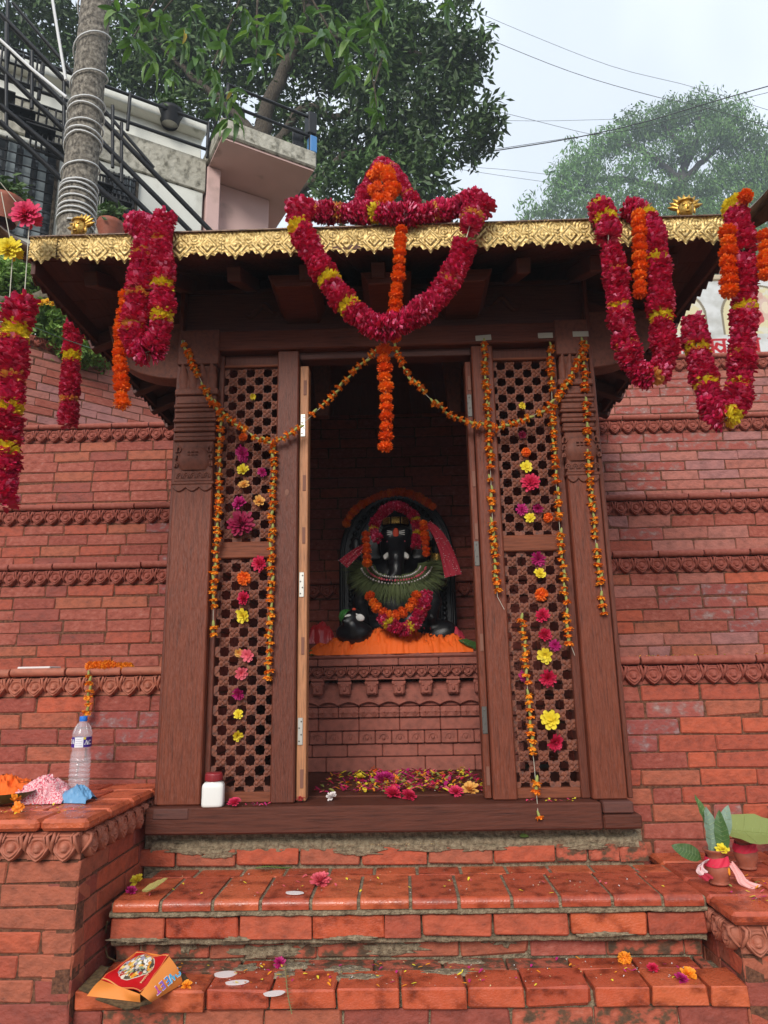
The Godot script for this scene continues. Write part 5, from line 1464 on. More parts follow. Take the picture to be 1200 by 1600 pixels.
	for k in 10:
		var pts := PackedVector3Array()
		for j in 7:
			var e := PI * j / 6.0
			pts.push_back(Vector3(cos(TAU * k / 10.0) * sin(e), cos(e) * 0.93, sin(TAU * k / 10.0) * sin(e)) * 0.0375)
		b.tube(pts, PackedFloat32Array([0.003]), 4)
	single("green_gourd", b.mesh(), mat(lin(0.05, 0.22, 0.04), 0.4), "small ribbed green fruit at the left edge of the idol", "fruit", Transform3D(Basis.IDENTITY, Vector3(-0.283, 1.801, -3.640)))
	big_leaf("altar_leaf", "green leaf lying at the right end of the altar", Vector3(0.283, 1.669, -3.600), Vector3(0.8, -0.28, 0.2), Vector3(0, 1, 0.5), 0.16, 0.07, M.leaf[1])
	big_leaf("altar_leaf", "green leaf lying at the left end of the altar", Vector3(-0.480, 1.613, -3.570), Vector3(0.9, 0.1, 0.0), Vector3(0, 1, 0.6), 0.09, 0.06, M.leaf[1])

func cloth_strip(called: String, label: String, path: Array, w: float, m: Material):
	var p := along(path, 0.012)
	var b := B.new()
	var rows := []
	for k in p.size():
		var d := (p[mini(k + 1, p.size() - 1)] - p[maxi(k - 1, 0)]).normalized()
		var s := d.cross(Vector3.BACK).normalized()
		var row := PackedVector3Array()
		for j in 9:
			var u := j / 8.0 - 0.5
			row.push_back(p[k] - path[0] + s * w * u * (0.5 + 0.6 * k / p.size()) + Vector3(0, 0, sin(u * 15.0 + k * 0.15) * 0.009 + 0.01))
		rows.push_back(row)
	b.skin(rows, false)
	var o := thing(called, label, "cloth", path[0], "sequined shawl ends")
	part(o, "fabric", b.mesh(), m)
	b = B.new()
	for k in 60:
		var r: PackedVector3Array = rows[rng.randi() % rows.size()]
		b.ball(r[rng.randi() % 9] + Vector3(0, 0, 0.003), Vector3.ONE * 0.0022, 5, 3)
	var q := part(o, "sequins", b.mesh(), mat(lin(0.8, 0.75, 0.7), 0.3, {metal = 0.5}))
	q.set_meta("kind", "stuff")
# a heap of folded cloth between two points, d deep and h high
func heap(called: String, label: String, a: Vector3, c: Vector3, d: float, h: float, m: Material, sd: int, cat := "cloth"):
	var f := noise(1.0, sd, 3)
	var l := a.distance_to(c); var ax := (c - a) / l
	var rows := []
	var nu := int(l / 0.006); var nv := 26
	for r in nv + 1:
		var v := r / float(nv)
		var row := PackedVector3Array()
		for k in nu + 1:
			var u := k / float(nu)
			var env := pow(maxf(0.0, sin(PI * v)), 0.6) * pow(maxf(0.0, sin(PI * clampf(u * 0.96 + 0.02, 0, 1))), 0.4)
			var x := u * l; var z := v * d
			var w := f.get_noise_2d(x * 6.0 + 40.0, z * 6.0) * 0.8
			var fold := 1.0 - absf(f.get_noise_2d(x * 5.0 + w, z * 16.0 - x * 5.0 + w * 2.0)) * 2.4
			var fine_ := 1.0 - absf(f.get_noise_2d(x * 30.0 - z * 12.0, z * 22.0 + x * 9.0)) * 2.0
			var y := h * env * (0.58 + 0.26 * f.get_noise_2d(x * 4.0, 9.0) + 0.34 * fold + 0.03 * fine_)
			row.push_back(ax * (x + f.get_noise_2d(z * 20.0, x * 12.0) * 0.012) + Vector3(0, maxf(y, 0.001), -z + d * 0.12 + f.get_noise_2d(x * 14.0, 3.0) * 0.014))
		rows.push_back(row)
	var b := B.new()
	b.skin(rows, false, true)
	return single(called, b.mesh(), m, label, cat, Transform3D(Basis.IDENTITY, a))
func big_leaf_mesh(l: float, w: float, bend := 0.25, fold := 0.25) -> Mesh:
	# along +x, top towards +y
	var rows := []
	for k in 11:
		var u := k / 10.0
		var ww := w * pow(maxf(sin(PI * pow(u, 0.8)), 0.0), 0.75) * 0.5
		var row := PackedVector3Array()
		for j in 7:
			var s := (j - 3) / 3.0
			row.push_back(Vector3(u * l, -bend * l * u * u + absf(s) * ww * fold + 0.0015 * sin(u * 40.0) * absf(s) * (l / 0.1), s * ww + 0.02 * l * sin(u * 5.0)))
		rows.push_back(row)
	var b := B.new()
	b.skin(rows, false)
	var pts := PackedVector3Array()
	for k in 11: pts.push_back(rows[k][3] + Vector3(0, 0.0005, 0))
	b.tube(pts, PackedFloat32Array([0.0016, 0.0015, 0.0014, 0.0013, 0.0012, 0.001, 0.0009, 0.0008, 0.0007, 0.0005, 0.0003]), 5)
	return b.mesh()
func big_leaf(called: String, label: String, at: Vector3, d: Vector3, up: Vector3, l: float, w: float, m: Material, bend := 0.2):
	d = d.normalized()
	var z := d.cross(up).normalized()
	var o := thing(called, label, "leaf", at)
	o.transform = Transform3D(Basis(d, z.cross(d), z), at)
	part(o, "blade", big_leaf_mesh(l, w, bend), m)
	# pale ribs on both faces
	var b := B.new()
	for k in range(1, 9):
		var u := k / 10.0
		for s in [-1.0, 1.0]:
			for f in [0.0007, -0.0007]:
				var pts := PackedVector3Array()
				for j in 4:
					var e: float = j / 3.0 * 0.9
					var uu := u + e * 0.09
					var ww := w * pow(maxf(sin(PI * pow(uu, 0.8)), 0.0), 0.75) * 0.5 * e
					pts.push_back(Vector3(uu * l, -bend * l * uu * uu + ww * 0.25 + 0.0015 * sin(uu * 40.0) * e * (l / 0.1) + f, s * ww + 0.02 * l * sin(uu * 5.0)))
				b.tube(pts, PackedFloat32Array([0.0009, 0.0004]), 4, false)
	part(o, "ribs", b.mesh(), mat(m.albedo_color.lerp(Color(0.8, 0.85, 0.6), 0.45), 0.5))
	return o

func text(parent: Node3D, s: String, size: float, m: Material, at: Transform3D, called := "lettering", depth := 0.0006, fam := "Droid Sans"):
	var tm := TextMesh.new()
	var f := SystemFont.new()
	f.font_names = PackedStringArray([fam]); f.font_weight = 700
	tm.font = f; tm.font_size = 64; tm.pixel_size = size / 64.0; tm.depth = depth; tm.text = s
	tm.curve_step = 2.0
	return part(parent, called, tm, m, at)

func make_offerings():
	# plastic jar on the threshold
	var jar := thing("plastic_jar", "small square white plastic jar with maroon screw lid on the threshold", "jar", Vector3(-0.705, 1.0465, -2.735))
	jar.rotation.y = 0.12
	var b := B.new()
	var jrows := []
	for q in [[0.0, 0.0], [0.85, 0.0], [0.97, 0.003], [1.0, 0.010], [0.99, 0.040], [1.0, 0.066], [0.96, 0.076], [0.82, 0.083], [0.6, 0.086]]:
		var row := PackedVector3Array()
		for k in 40:
			var a := TAU * k / 40.0
			var e := 1.0 / pow(pow(absf(cos(a)), 5.0) + pow(absf(sin(a)), 5.0), 0.2)
			if q[0] < 0.7: e = lerpf(e, 1.0, 0.8)
			row.push_back(Vector3(cos(a) * e * 0.040, q[1] / q[0] * q[0], sin(a) * e * 0.032) * Vector3(q[0], 1, q[0]) if q[0] > 0 else Vector3.ZERO)
		jrows.push_back(row)
	b.skin(jrows, true)
	b.lathe([Vector2(0.030, 0.078), Vector2(0.026, 0.086), Vector2(0.024, 0.094)], 20)
	part(jar, "body", b.mesh(), M.whiteplastic)
	b = B.new()
	b.lathe([Vector2(0.029, 0.088), Vector2(0.031, 0.091), Vector2(0.031, 0.112), Vector2(0.028, 0.117), Vector2(0.0, 0.1175)], 28)
	for k in 28:
		var a := TAU * k / 28.0
		b.box(Vector3(cos(a) * 0.031, 0.101, sin(a) * 0.031), Vector3(0.002, 0.018, 0.002), 0.0, Basis(Vector3.UP, -a))
	part(jar, "lid", b.mesh(), M.redplastic)
	b = B.new(); b.ball(Vector3(0.004, 0.04, 0.0302), Vector3(0.006, 0.007, 0.0006), 8, 4)
	part(jar, "stain", b.mesh(), M.board)
	# bottle
	var bo := thing("water_bottle", "empty clear plastic bottle with blue cap and purple label on the left platform", "bottle", Vector3(-1.222, 1.101, -2.767))
	bo.rotation.y = 0.15
	var gl := StandardMaterial3D.new()
	gl.albedo_color = Color(0.93, 0.9, 0.92, 0.22); gl.transparency = BaseMaterial3D.TRANSPARENCY_ALPHA; gl.roughness = 0.12; gl.cull_mode = BaseMaterial3D.CULL_DISABLED
	var prof := [Vector2(0.0, 0.004), Vector2(0.032, 0.0), Vector2(0.0375, 0.006)]
	for k in 41:
		var y := 0.012 + k * 0.0028
		prof.push_back(Vector2(0.0375 - 0.0018 * (0.5 + 0.5 * cos(k * 0.98)), y))
	prof.append_array([Vector2(0.036, 0.130), Vector2(0.033, 0.142), Vector2(0.0325, 0.15), Vector2(0.035, 0.157), Vector2(0.0345, 0.195), Vector2(0.0365, 0.203), Vector2(0.035, 0.21), Vector2(0.029, 0.226), Vector2(0.020, 0.241), Vector2(0.0135, 0.25), Vector2(0.0125, 0.258), Vector2(0.0125, 0.262)])
	b = B.new()
	b.lathe(prof, 32)
	for k in 8:
		var a := TAU * k / 8.0
		b.tube(PackedVector3Array([Vector3(cos(a) * 0.0352, 0.208, sin(a) * 0.0352), Vector3(cos(a) * 0.028, 0.228, sin(a) * 0.028), Vector3(cos(a) * 0.019, 0.243, sin(a) * 0.019)]), PackedFloat32Array([0.0015, 0.002, 0.001]), 5)
	for k in 7:
		var pts := PackedVector3Array()
		for s in 33:
			var a := TAU * s / 32.0
			pts.push_back(Vector3(cos(a) * 0.0378, 0.028 + k * 0.0145 + 0.004 * cos(a * 3.0 + PI * 1.5 + 2.2), sin(a) * 0.0378))
		b.tube(pts, PackedFloat32Array([0.0013]), 5, false)
	part(bo, "body", b.mesh(), gl)
	b = B.new()
	b.lathe([Vector2(0.0125, 0.250), Vector2(0.0145, 0.252), Vector2(0.0145, 0.266), Vector2(0.013, 0.269), Vector2(0.0, 0.2692)], 24)
	part(bo, "cap", b.mesh(), M.blueplastic)
	var lab := func(a0: float, a1: float, y0: float, y1: float, m: Material, called: String, r := 0.0357) -> Node3D:
		var lb := B.new()
		var rows := []
		for y in [y0, y1]:
			var row := PackedVector3Array()
			for k in 17:
				var a := lerpf(a0, a1, k / 16.0)
				row.push_back(Vector3(sin(a) * r, y, cos(a) * r))
			rows.push_back(row)
		lb.skin(rows, false, true)
		return part(bo, called, lb.mesh(), m)
	var purple := mat(lin(0.045, 0.012, 0.22), 0.4); var wl := mat(lin(0.75, 0.75, 0.77), 0.45)
	lab.call(-PI * 0.93, -0.5, 0.158, 0.194, purple, "label_panel")
	lab.call(-0.5, 0.42, 0.158, 0.194, wl, "label_panel")
	lab.call(0.42, PI * 0.93, 0.158, 0.194, purple, "label_panel")
	lab.call(0.43, 0.66, 0.186, 0.1935, M.yellow, "label_patch", 0.0359)
	for q in [["A", 0.72, 0.171, 0.018], ["C", 1.12, 0.171, 0.018], ["A", -0.74, 0.175, 0.018], ["T", -1.12, 0.175, 0.018]]:
		var a: float = q[1]
		text(bo, q[0], q[3] * 1.25, wl, Transform3D(Basis(Vector3.UP, a), Vector3(sin(a) * 0.0361, q[2] + 0.004, cos(a) * 0.0361)), "letter", 0.0004, "Droid Serif")
	for k in 4:
		lab.call(-0.40, 0.30 - 0.1 * (k % 2), 0.164 + k * 0.0075, 0.1648 + k * 0.0075, purple, "label_line", 0.0358)
	# leaf plate, cloths and a blue bag on the left platform
	var lp := thing("leaf_plate", "shallow green leaf plate on the left platform", "plate", Vector3(-1.349, 1.101, -2.483))
	b = B.new()
	var rows := []
	for k in 9:
		var row := PackedVector3Array(); var u := k / 8.0
		for s in 36:
			var a := TAU * s / 36.0
			var r := 0.105 * u * (1.0 + 0.03 * sin(a * 7.0))
			row.push_back(Vector3(cos(a) * r, 0.004 + 0.042 * pow(u, 2.2) + 0.002 * sin(a * 18.0) * u, sin(a) * r))
		rows.push_back(row)
	b.skin(rows, true)
	part(lp, "leaf_bowl", b.mesh(), mat(lin(0.15, 0.19, 0.075), 0.5, {tex = ntex(noise(0.05, 301, 4), [[0.0, Color(0.5, 0.5, 0.4)], [0.5, Color(0.8, 0.85, 0.7)], [1.0, Color(1, 1, 0.9)]]), scale = Vector3(3, 3, 12)}))
	single("marigold_petals", FL.bud[1][0], M.amber[0], "orange marigold lying in the leaf plate", "flower", Transform3D(Basis(Vector3.RIGHT, 2.6), Vector3(-1.251, 1.135, -2.376)))
	single("fallen_petal", FL.bud[2][0], M.amber[1], "orange petals hanging over the rim of the leaf plate", "flower", Transform3D(Basis(Vector3.RIGHT, 1.6), Vector3(-1.226, 1.115, -2.345)))
	heap("orange_bundle", "bright orange cloth bundle at the left edge of the platform", Vector3(-1.657, 1.101, -2.533), Vector3(-1.248, 1.101, -2.514), 0.2, 0.095, M.saffron, 21)
	heap("patterned_cloth", "pink and white patterned cloth beside the orange bundle", Vector3(-1.352, 1.101, -2.505), Vector3(-1.157, 1.101, -2.505), 0.15, 0.085, mat(Color(1, 1, 1), 0.8, {tex = ntex(noise(0.08, 305, 2), [[0.0, Color(0.75, 0.12, 0.25)], [0.46, Color(0.8, 0.2, 0.32)], [0.5, Color(0.9, 0.75, 0.75)], [1.0, Color(0.92, 0.85, 0.83)]]), scale = Vector3.ONE * 4.0}), 23)
	heap("blue_bag", "crumpled blue plastic bag beside the water bottle", Vector3(-1.176, 1.101, -2.514), Vector3(-1.067, 1.101, -2.495), 0.09, 0.06, M.bluebag, 27, "plastic bag")
	strewn("scattered_offerings", "torn petals and rice strewn on the left platform", -1.36, -1.04, -2.44, -2.29, 1.103, 60, [M.yellow, M.paper, M.pinkf, M.grain])
	# white tray on the ledge
	b = B.new(); b.box(Vector3.ZERO, Vector3(0.14, 0.012, 0.10), 0.003)
	single("white_tile", b.mesh(), M.paper, "flat white slab lying on the left wall ledge", "slab", Transform3D(Basis.IDENTITY, Vector3(-1.56, 1.558, -3.06)))
	# sweets box
	make_box()
	# clay pots on the right platform
	clay_pot(Vector3(1.014, 0.822, -2.532), 1.0, "small clay pot with green leaves and red-white cloth, front of the two", true)
	clay_pot(Vector3(1.189, 0.822, -2.711), 1.0, "small clay pot under a big yellow-green leaf, behind the other pot", false)
	for q in [["pale green-backed leaf standing upright in the front clay pot", Vector3(-0.018, 0.0, 0.012), Vector3(0.05, 1, 0.02), Vector3(0.5, 0.1, 1), 0.145, 0.065, mat(lin(0.19, 0.27, 0.20), 0.5)], ["dark green leaf standing upright in the front clay pot", Vector3(0.016, 0.0, 0.018), Vector3(0.02, 1, 0.03), Vector3(-0.7, 0.0, 1), 0.135, 0.045, M.leaf[1]], ["pale green leaf leaning right out of the front clay pot", Vector3(0.02, 0.03, -0.01), Vector3(0.45, 1, -0.1), Vector3(-0.4, 0.3, 1), 0.125, 0.045, mat(lin(0.17, 0.25, 0.18), 0.5)], ["narrow green leaf leaning left out of the front clay pot", Vector3(0.0, 0.04, -0.02), Vector3(-0.18, 1, -0.1), Vector3(0.6, 0.2, 1), 0.14, 0.04, M.leaf[0]], ["dark leaf low behind the front clay pot", Vector3(-0.03, -0.03, -0.05), Vector3(-1, 0.5, -0.1), Vector3(0, 0.3, 1), 0.10, 0.05, M.leaf[1]]]:
		big_leaf("pot_leaf", q[0], Vector3(1.014, 0.915, -2.532) + q[1], q[2], q[3], q[4], q[5], q[6], 0.08)
	big_leaf("broad_leaf", "broad yellow-green leaf lying across the rear clay pot", Vector3(1.085, 0.965, -2.66), Vector3(1, -0.05, 0.1), Vector3(0, 1, 0.75), 0.27, 0.13, mat(lin(0.20, 0.23, 0.055), 0.5), 0.10)
	b = B.new(); b.lathe([Vector2(0.0, 0.0), Vector2(0.03, 0.0), Vector2(0.055, 0.014), Vector2(0.06, 0.02), Vector2(0.052, 0.016), Vector2(0.0, 0.006)], 24)
	single("clay_dish", b.mesh(), M.terracotta, "shallow clay dish at the right edge above the broad leaf", "dish", Transform3D(Basis.IDENTITY, Vector3(1.40, 0.979, -2.82)))
	clay_pot(Vector3(1.40, 0.822, -2.82), 1.45, "large clay pot carrying a shallow dish at the right edge", false, false)
	strand("loose marigolds beside the clay pots", [Vector3(1.16, 0.838, -2.42), Vector3(1.20, 0.838, -2.43), Vector3(1.235, 0.838, -2.43)], 0.02, {mats = M.orange, step = 1.5})
	strewn("scattered_offerings", "marigold petals, grass and red powder strewn round the clay pots", 1.0, 1.45, -2.62, -2.32, 0.8225, 130, [M.amber[0], M.yellow, M.paper, M.pinkf, M.calyx, M.magenta])
	# on the steps
	strewn("scattered_offerings", "petals and rice scattered on the upper step", -0.9, 0.9, -2.72, -2.45, 0.8215, 120, [M.yellow, M.paper, M.pinkf, M.paper, M.grain, M.paper, M.grain])
	strewn("scattered_offerings", "petals and rice scattered on the lower step", -0.9, 0.88, -2.47, -2.28, 0.6265, 240, [M.yellow, M.amber[0], M.paper, M.magenta, M.paper, M.grain, M.grain, M.paper])
	strewn("scattered_offerings", "rice grains lying on the cement below the threshold", -0.25, 0.12, -2.772, -2.755, 0.9005, 60, [M.grain])
	strewn("scattered_offerings", "dense strewn flower petals covering the shrine floor", -0.34, 0.30, -3.52, -2.93, 1.0515, 1300, [M.magenta, M.red[0], M.yellow, M.amber[0], M.calyx, M.wine, M.grain, M.pinkf, M.paper])
	strewn("scattered_offerings", "pink petals strewn on the threshold below the left lattice", -0.68, -0.50, -2.76, -2.715, 1.0475, 24, [M.red[2], M.magenta, M.paper])
	strewn("scattered_offerings", "pink and yellow petals strewn below the right lattice", 0.42, 0.62, -2.76, -2.715, 1.0475, 24, [M.red[2], M.pinkf, M.yellow])
	strewn("scattered_offerings", "marigold petals scattered along the right wall ledge", 0.95, 1.9, -3.1, -2.97, 1.5575, 70, [M.amber[0], M.orange[0], M.yellow])
	for q in [["magenta bloom heaped on the shrine floor, in the middle", Vector3(-0.091, 1.056, -3.204), M.magenta, 0.05, 0], ["orange marigold on the shrine floor beside the magenta bloom", Vector3(-0.053, 1.058, -3.243), M.amber[0], 0.03, 1], ["yellow bloom on the shrine floor at the left", Vector3(-0.202, 1.058, -3.317), M.yellow, 0.025, 2], ["red bloom at the front of the shrine floor", Vector3(-0.050, 1.056, -2.868), M.red[0], 0.034, 0], ["crimson bloom at the front of the shrine floor, right of the red one", Vector3(0.011, 1.056, -2.819), M.red[1], 0.03, 0], ["pale yellow bloom on the shrine floor near the right door post", Vector3(0.254, 1.058, -2.935), M.peach, 0.034, 2], ["crimson bloom lying beside the pale yellow bloom", Vector3(0.194, 1.056, -2.892), M.red[2], 0.03, 0], ["magenta bloom far back on the shrine floor at right", Vector3(0.236, 1.056, -3.739), M.magenta, 0.028, 0], ["yellow bloom far back on the shrine floor at right", Vector3(0.270, 1.058, -3.593), M.yellow, 0.026, 2], ["orange marigold far back on the shrine floor", Vector3(-0.150, 1.058, -3.595), M.orange[0], 0.028, 1],
		["salmon bloom on the upper step", Vector3(-0.294, 0.826, -2.585), M.pinkf, 0.036, 0], ["small yellow bloom at the left end of the upper step", Vector3(-0.931, 0.826, -2.626), M.yellow, 0.024, 2], ["crimson petals at the left end of the upper step", Vector3(-0.906, 0.826, -2.507), M.magenta, 0.018, 0], ["magenta bloom on the lower step", Vector3(-0.405, 0.630, -2.451), M.magenta, 0.02, 0], ["orange marigold on the back of the lower step at right", Vector3(0.670, 0.630, -2.466), M.amber[0], 0.022, 1], ["orange marigold at the right end of the lower step", Vector3(0.815, 0.630, -2.338), M.amber[0], 0.024, 2], ["magenta petals at the right end of the lower step", Vector3(0.784, 0.629, -2.310), M.magenta, 0.02, 0], ["crimson petals on the lower step at right", Vector3(0.729, 0.630, -2.386), M.red[0], 0.018, 0], ["orange petals beside the white paper ovals", Vector3(-0.649, 0.630, -2.293), M.amber[0], 0.016, 2], ["pale pink bloom at the left of the shrine doorway", Vector3(-0.279, 1.056, -2.830), M.paper, 0.022, 2], ["crimson bloom at the left foot of the doorway", Vector3(-0.391, 1.056, -2.796), M.red[0], 0.02, 0], ["pink petals on the threshold below the left lattice", Vector3(-0.623, 1.056, -2.721), M.red[2], 0.026, 0]]:
		var ms: Mesh = [FL.dahlia[0], FL.mari[0], FL.rose[0]][q[4]]
		single("fallen_flower", ms, q[2], q[0], "flower", Transform3D(Basis.from_euler(Vector3(rr(0.2, 0.6), 0, rr(-0.3, 0.3))) * Basis(Vector3.UP, rr(0, 6)) * Basis.from_scale(Vector3(1, 1.1, 1) * q[3]), q[1]), "fallen flowers")
	# dry leaf, paper ovals, twigs
	big_leaf("dry_leaf", "curled yellowish dry leaf at the left end of the upper step", Vector3(-0.863, 0.835, -2.487), Vector3(1, 0.05, 0.05), Vector3(0, 1, 0.3), 0.09, 0.055, mat(lin(0.36, 0.29, 0.09), 0.6), -0.4)
	big_leaf("small_leaf", "small yellow-green leaf on the cement below the threshold", Vector3(0.412, 0.925, -2.771), Vector3(1, 0.1, 0.2), Vector3(0, 1, 0.6), 0.032, 0.02, M.leaf[2])
	for q in [["round white paper tag on the lower step, topmost of three", 352, 0, Vector3(-0.558, 0.627, -2.381), 0.036, 0.024], ["white paper tag on the lower step, middle of three", 0, 0, Vector3(-0.509, 0.627, -2.321), 0.036, 0.017], ["white paper tag near the front of the lower step", 0, 0, Vector3(-0.385, 0.628, -2.243), 0.032, 0.018], ["white teardrop petal on the upper step", 0, 0, Vector3(-0.365, 0.823, -2.479), 0.032, 0.018]]:
		b = B.new()
		var top := PackedVector2Array()
		for k in 18:
			var a := TAU * k / 18.0
			top.push_back(Vector2(cos(a) * q[4] * (1.0 if k < 9 else 0.9), sin(a) * q[5]))
		b.slab(top, 0.0015, Transform3D(Basis(Vector3.RIGHT, -PI / 2), Vector3.ZERO))
		single("paper_tag", b.mesh(), M.paper, q[0], "paper", Transform3D(Basis(Vector3.UP, rr(-0.3, 0.5)), q[3] + Vector3(0, 0.002, 0)), "white tags on the steps")
	twig("green_twig", "green fern-like twig lying at the back of the upper step", Vector3(-0.550, 0.823, -2.778), Vector3(-0.378, 0.823, -2.805), 0.045, M.leaf[2])
	twig("dry_grass", "thin dry grass blade lying across the lower step", Vector3(-0.390, 0.627, -2.459), Vector3(-0.314, 0.628, -2.100), 0.02, mat(lin(0.24, 0.2, 0.08), 0.8))
	b = B.new()
	b.tube(PackedVector3Array([Vector3(-0.962, 0.750, -2.466), Vector3(-0.988, 0.680, -2.512), Vector3(-0.965, 0.640, -2.493), Vector3(-0.932, 0.630, -2.484)]), PackedFloat32Array([0.003, 0.004, 0.003, 0.002]), 6)
	single("dry_stalk", b.mesh(), M.board, "bent dry stalk in the corner of the lower step behind the sweets box", "stalk")

func twig(called: String, label: String, a: Vector3, c: Vector3, w: float, m: Material):
	var b := B.new()
	var pts := PackedVector3Array()
	var n := 16
	for k in n + 1:
		var u := k / float(n)
		pts.push_back(a.lerp(c, u) - a + Vector3(0, 0.004 + 0.004 * sin(u * 7.0), 0.01 * sin(u * 4.0)))
	b.tube(pts, PackedFloat32Array([0.0018]), 5)
	var d := (c - a).normalized(); var s := d.cross(Vector3.UP)
	for k in range(2, n):
		for j in [-1.0, 1.0]:
			var e: Vector3 = pts[k] + (d * 0.5 + s * j * 0.8 + Vector3(0, 0.2, 0)) * w * rr(0.5, 1.0)
			var q: Vector3 = d * 0.002
			b.tri(pts[k] - q, pts[k] + q, e)
	single(called, b.mesh(), m, label, "twig", Transform3D(Basis.IDENTITY, a))
func strewn(called: String, label: String, x0: float, x1: float, z0: float, z1: float, y: float, cnt: int, mats: Array):
	var t := thing(called, label, "petals", Vector3((x0 + x1) * 0.5, y, (z0 + z1) * 0.5))
	t.set_meta("kind", "stuff")
	var big := 0.032 if cnt > 500 else 0.011
	for m in mats:
		var b := B.new()
		for k in int(ceil(cnt / float(mats.size()))):
			var o := Vector3(rr(x0, x1), y + rr(0.001, 0.004), rr(z0, z1)) - t.position
			if cnt > 500:
				o.x = ((x0 + x1) * 0.5 - t.position.x) + rng.randfn(0.03, 0.17)
				o.x = clampf(o.x, (x0 - x1) * 0.5, (x1 - x0) * 0.5)
				o.y += 0.014 * exp(-o.x * o.x * 30.0) * rng.randf()
			var a := rr(0, TAU)
			var grain_: bool = m == M.paper or m == M.grain
			petal(b, o, Vector3(cos(a), rr(-0.02, 0.15), sin(a)).normalized(), Vector3.UP, rr(0.003, 0.006) if grain_ else rr(0.006, 0.006 + big), rr(0.002, 0.0035) if grain_ else rr(0.004, 0.004 + big * 0.5), rr(0.0, 0.4))
		var q := part(t, "petals", b.mesh(), m)
		q.set_meta("kind", "stuff")

func clay_pot(at: Vector3, s: float, label: String, cloth: bool, wrap := true):
	var t := thing("clay_pot", label, "pot", at, "clay pots on the right platform")
	t.scale = Vector3.ONE * s
	var b := B.new()
	b.lathe([Vector2(0.0, 0.002), Vector2(0.030, 0.0), Vector2(0.031, 0.006), Vector2(0.028, 0.012), Vector2(0.036, 0.028), Vector2(0.0395, 0.045), Vector2(0.037, 0.062), Vector2(0.029, 0.076), Vector2(0.0265, 0.084), Vector2(0.033, 0.095), Vector2(0.040, 0.102), Vector2(0.0405, 0.106), Vector2(0.037, 0.106), Vector2(0.026, 0.09), Vector2(0.0, 0.085)], 28)
	part(t, "body", b.mesh(), M.terracotta)
	if wrap:
		b = B.new()
		var rows := []
		for k in 6:
			var u := k / 5.0
			var row := PackedVector3Array()
			for j in 32:
				var a := TAU * j / 32.0
				var r := lerpf(0.0395, 0.033, u) + 0.0022 * sin(a * 7.0 + k) + 0.001
				row.push_back(Vector3(cos(a) * r, 0.058 + u * 0.026 + 0.003 * sin(a * 2.0), sin(a) * r))
			rows.push_back(row)
		b.skin(rows, true)
		part(t, "red_cloth", b.mesh(), mat(lin(0.6, 0.015, 0.05), 0.7))
	if cloth:
		for q in [[Vector3(-0.036, 0.07, 0.01), Vector3(-0.062, 0.058, 0.015), Vector3(-0.058, 0.035, 0.02), Vector3(-0.036, 0.02, 0.02), M.redcloth], [Vector3(-0.034, 0.075, 0.012), Vector3(-0.062, 0.066, 0.02), Vector3(-0.068, 0.05, 0.022), Vector3(-0.055, 0.038, 0.024), mat(lin(0.72, 0.5, 0.5), 0.8)], [Vector3(0.036, 0.066, 0.015), Vector3(0.05, 0.04, 0.025), Vector3(0.065, 0.012, 0.035), Vector3(0.10, 0.002, 0.045), mat(lin(0.75, 0.38, 0.36), 0.8)]]:
			b = B.new()
			var p := along([q[0], q[1], q[2], q[3]], 0.006)
			var rows := []
			for k in p.size():
				var row := PackedVector3Array()
				for j in 7:
					var u := j / 6.0 - 0.5
					row.push_back(p[k] + Vector3(u * 0.024 * (0.6 + k * 0.05), u * 0.012, 0.005 * sin(u * 12.0 + k * 0.4) + 0.004))
				rows.push_back(row)
			b.skin(rows, false)
			part(t, "cloth_end", b.mesh(), q[4])
		part(t, "yellow_bloom", FL.rose[0], M.yellow, Transform3D(Basis(Vector3.RIGHT, 0.7) * Basis.from_scale(Vector3.ONE * 0.022), Vector3(0.012, 0.108, 0.024)))
		b = B.new(); b.ball(Vector3(0.022, 0.045, 0.0345), Vector3(0.004, 0.012, 0.002), 8, 5)
		part(t, "turmeric_mark", b.mesh(), M.amber[0])

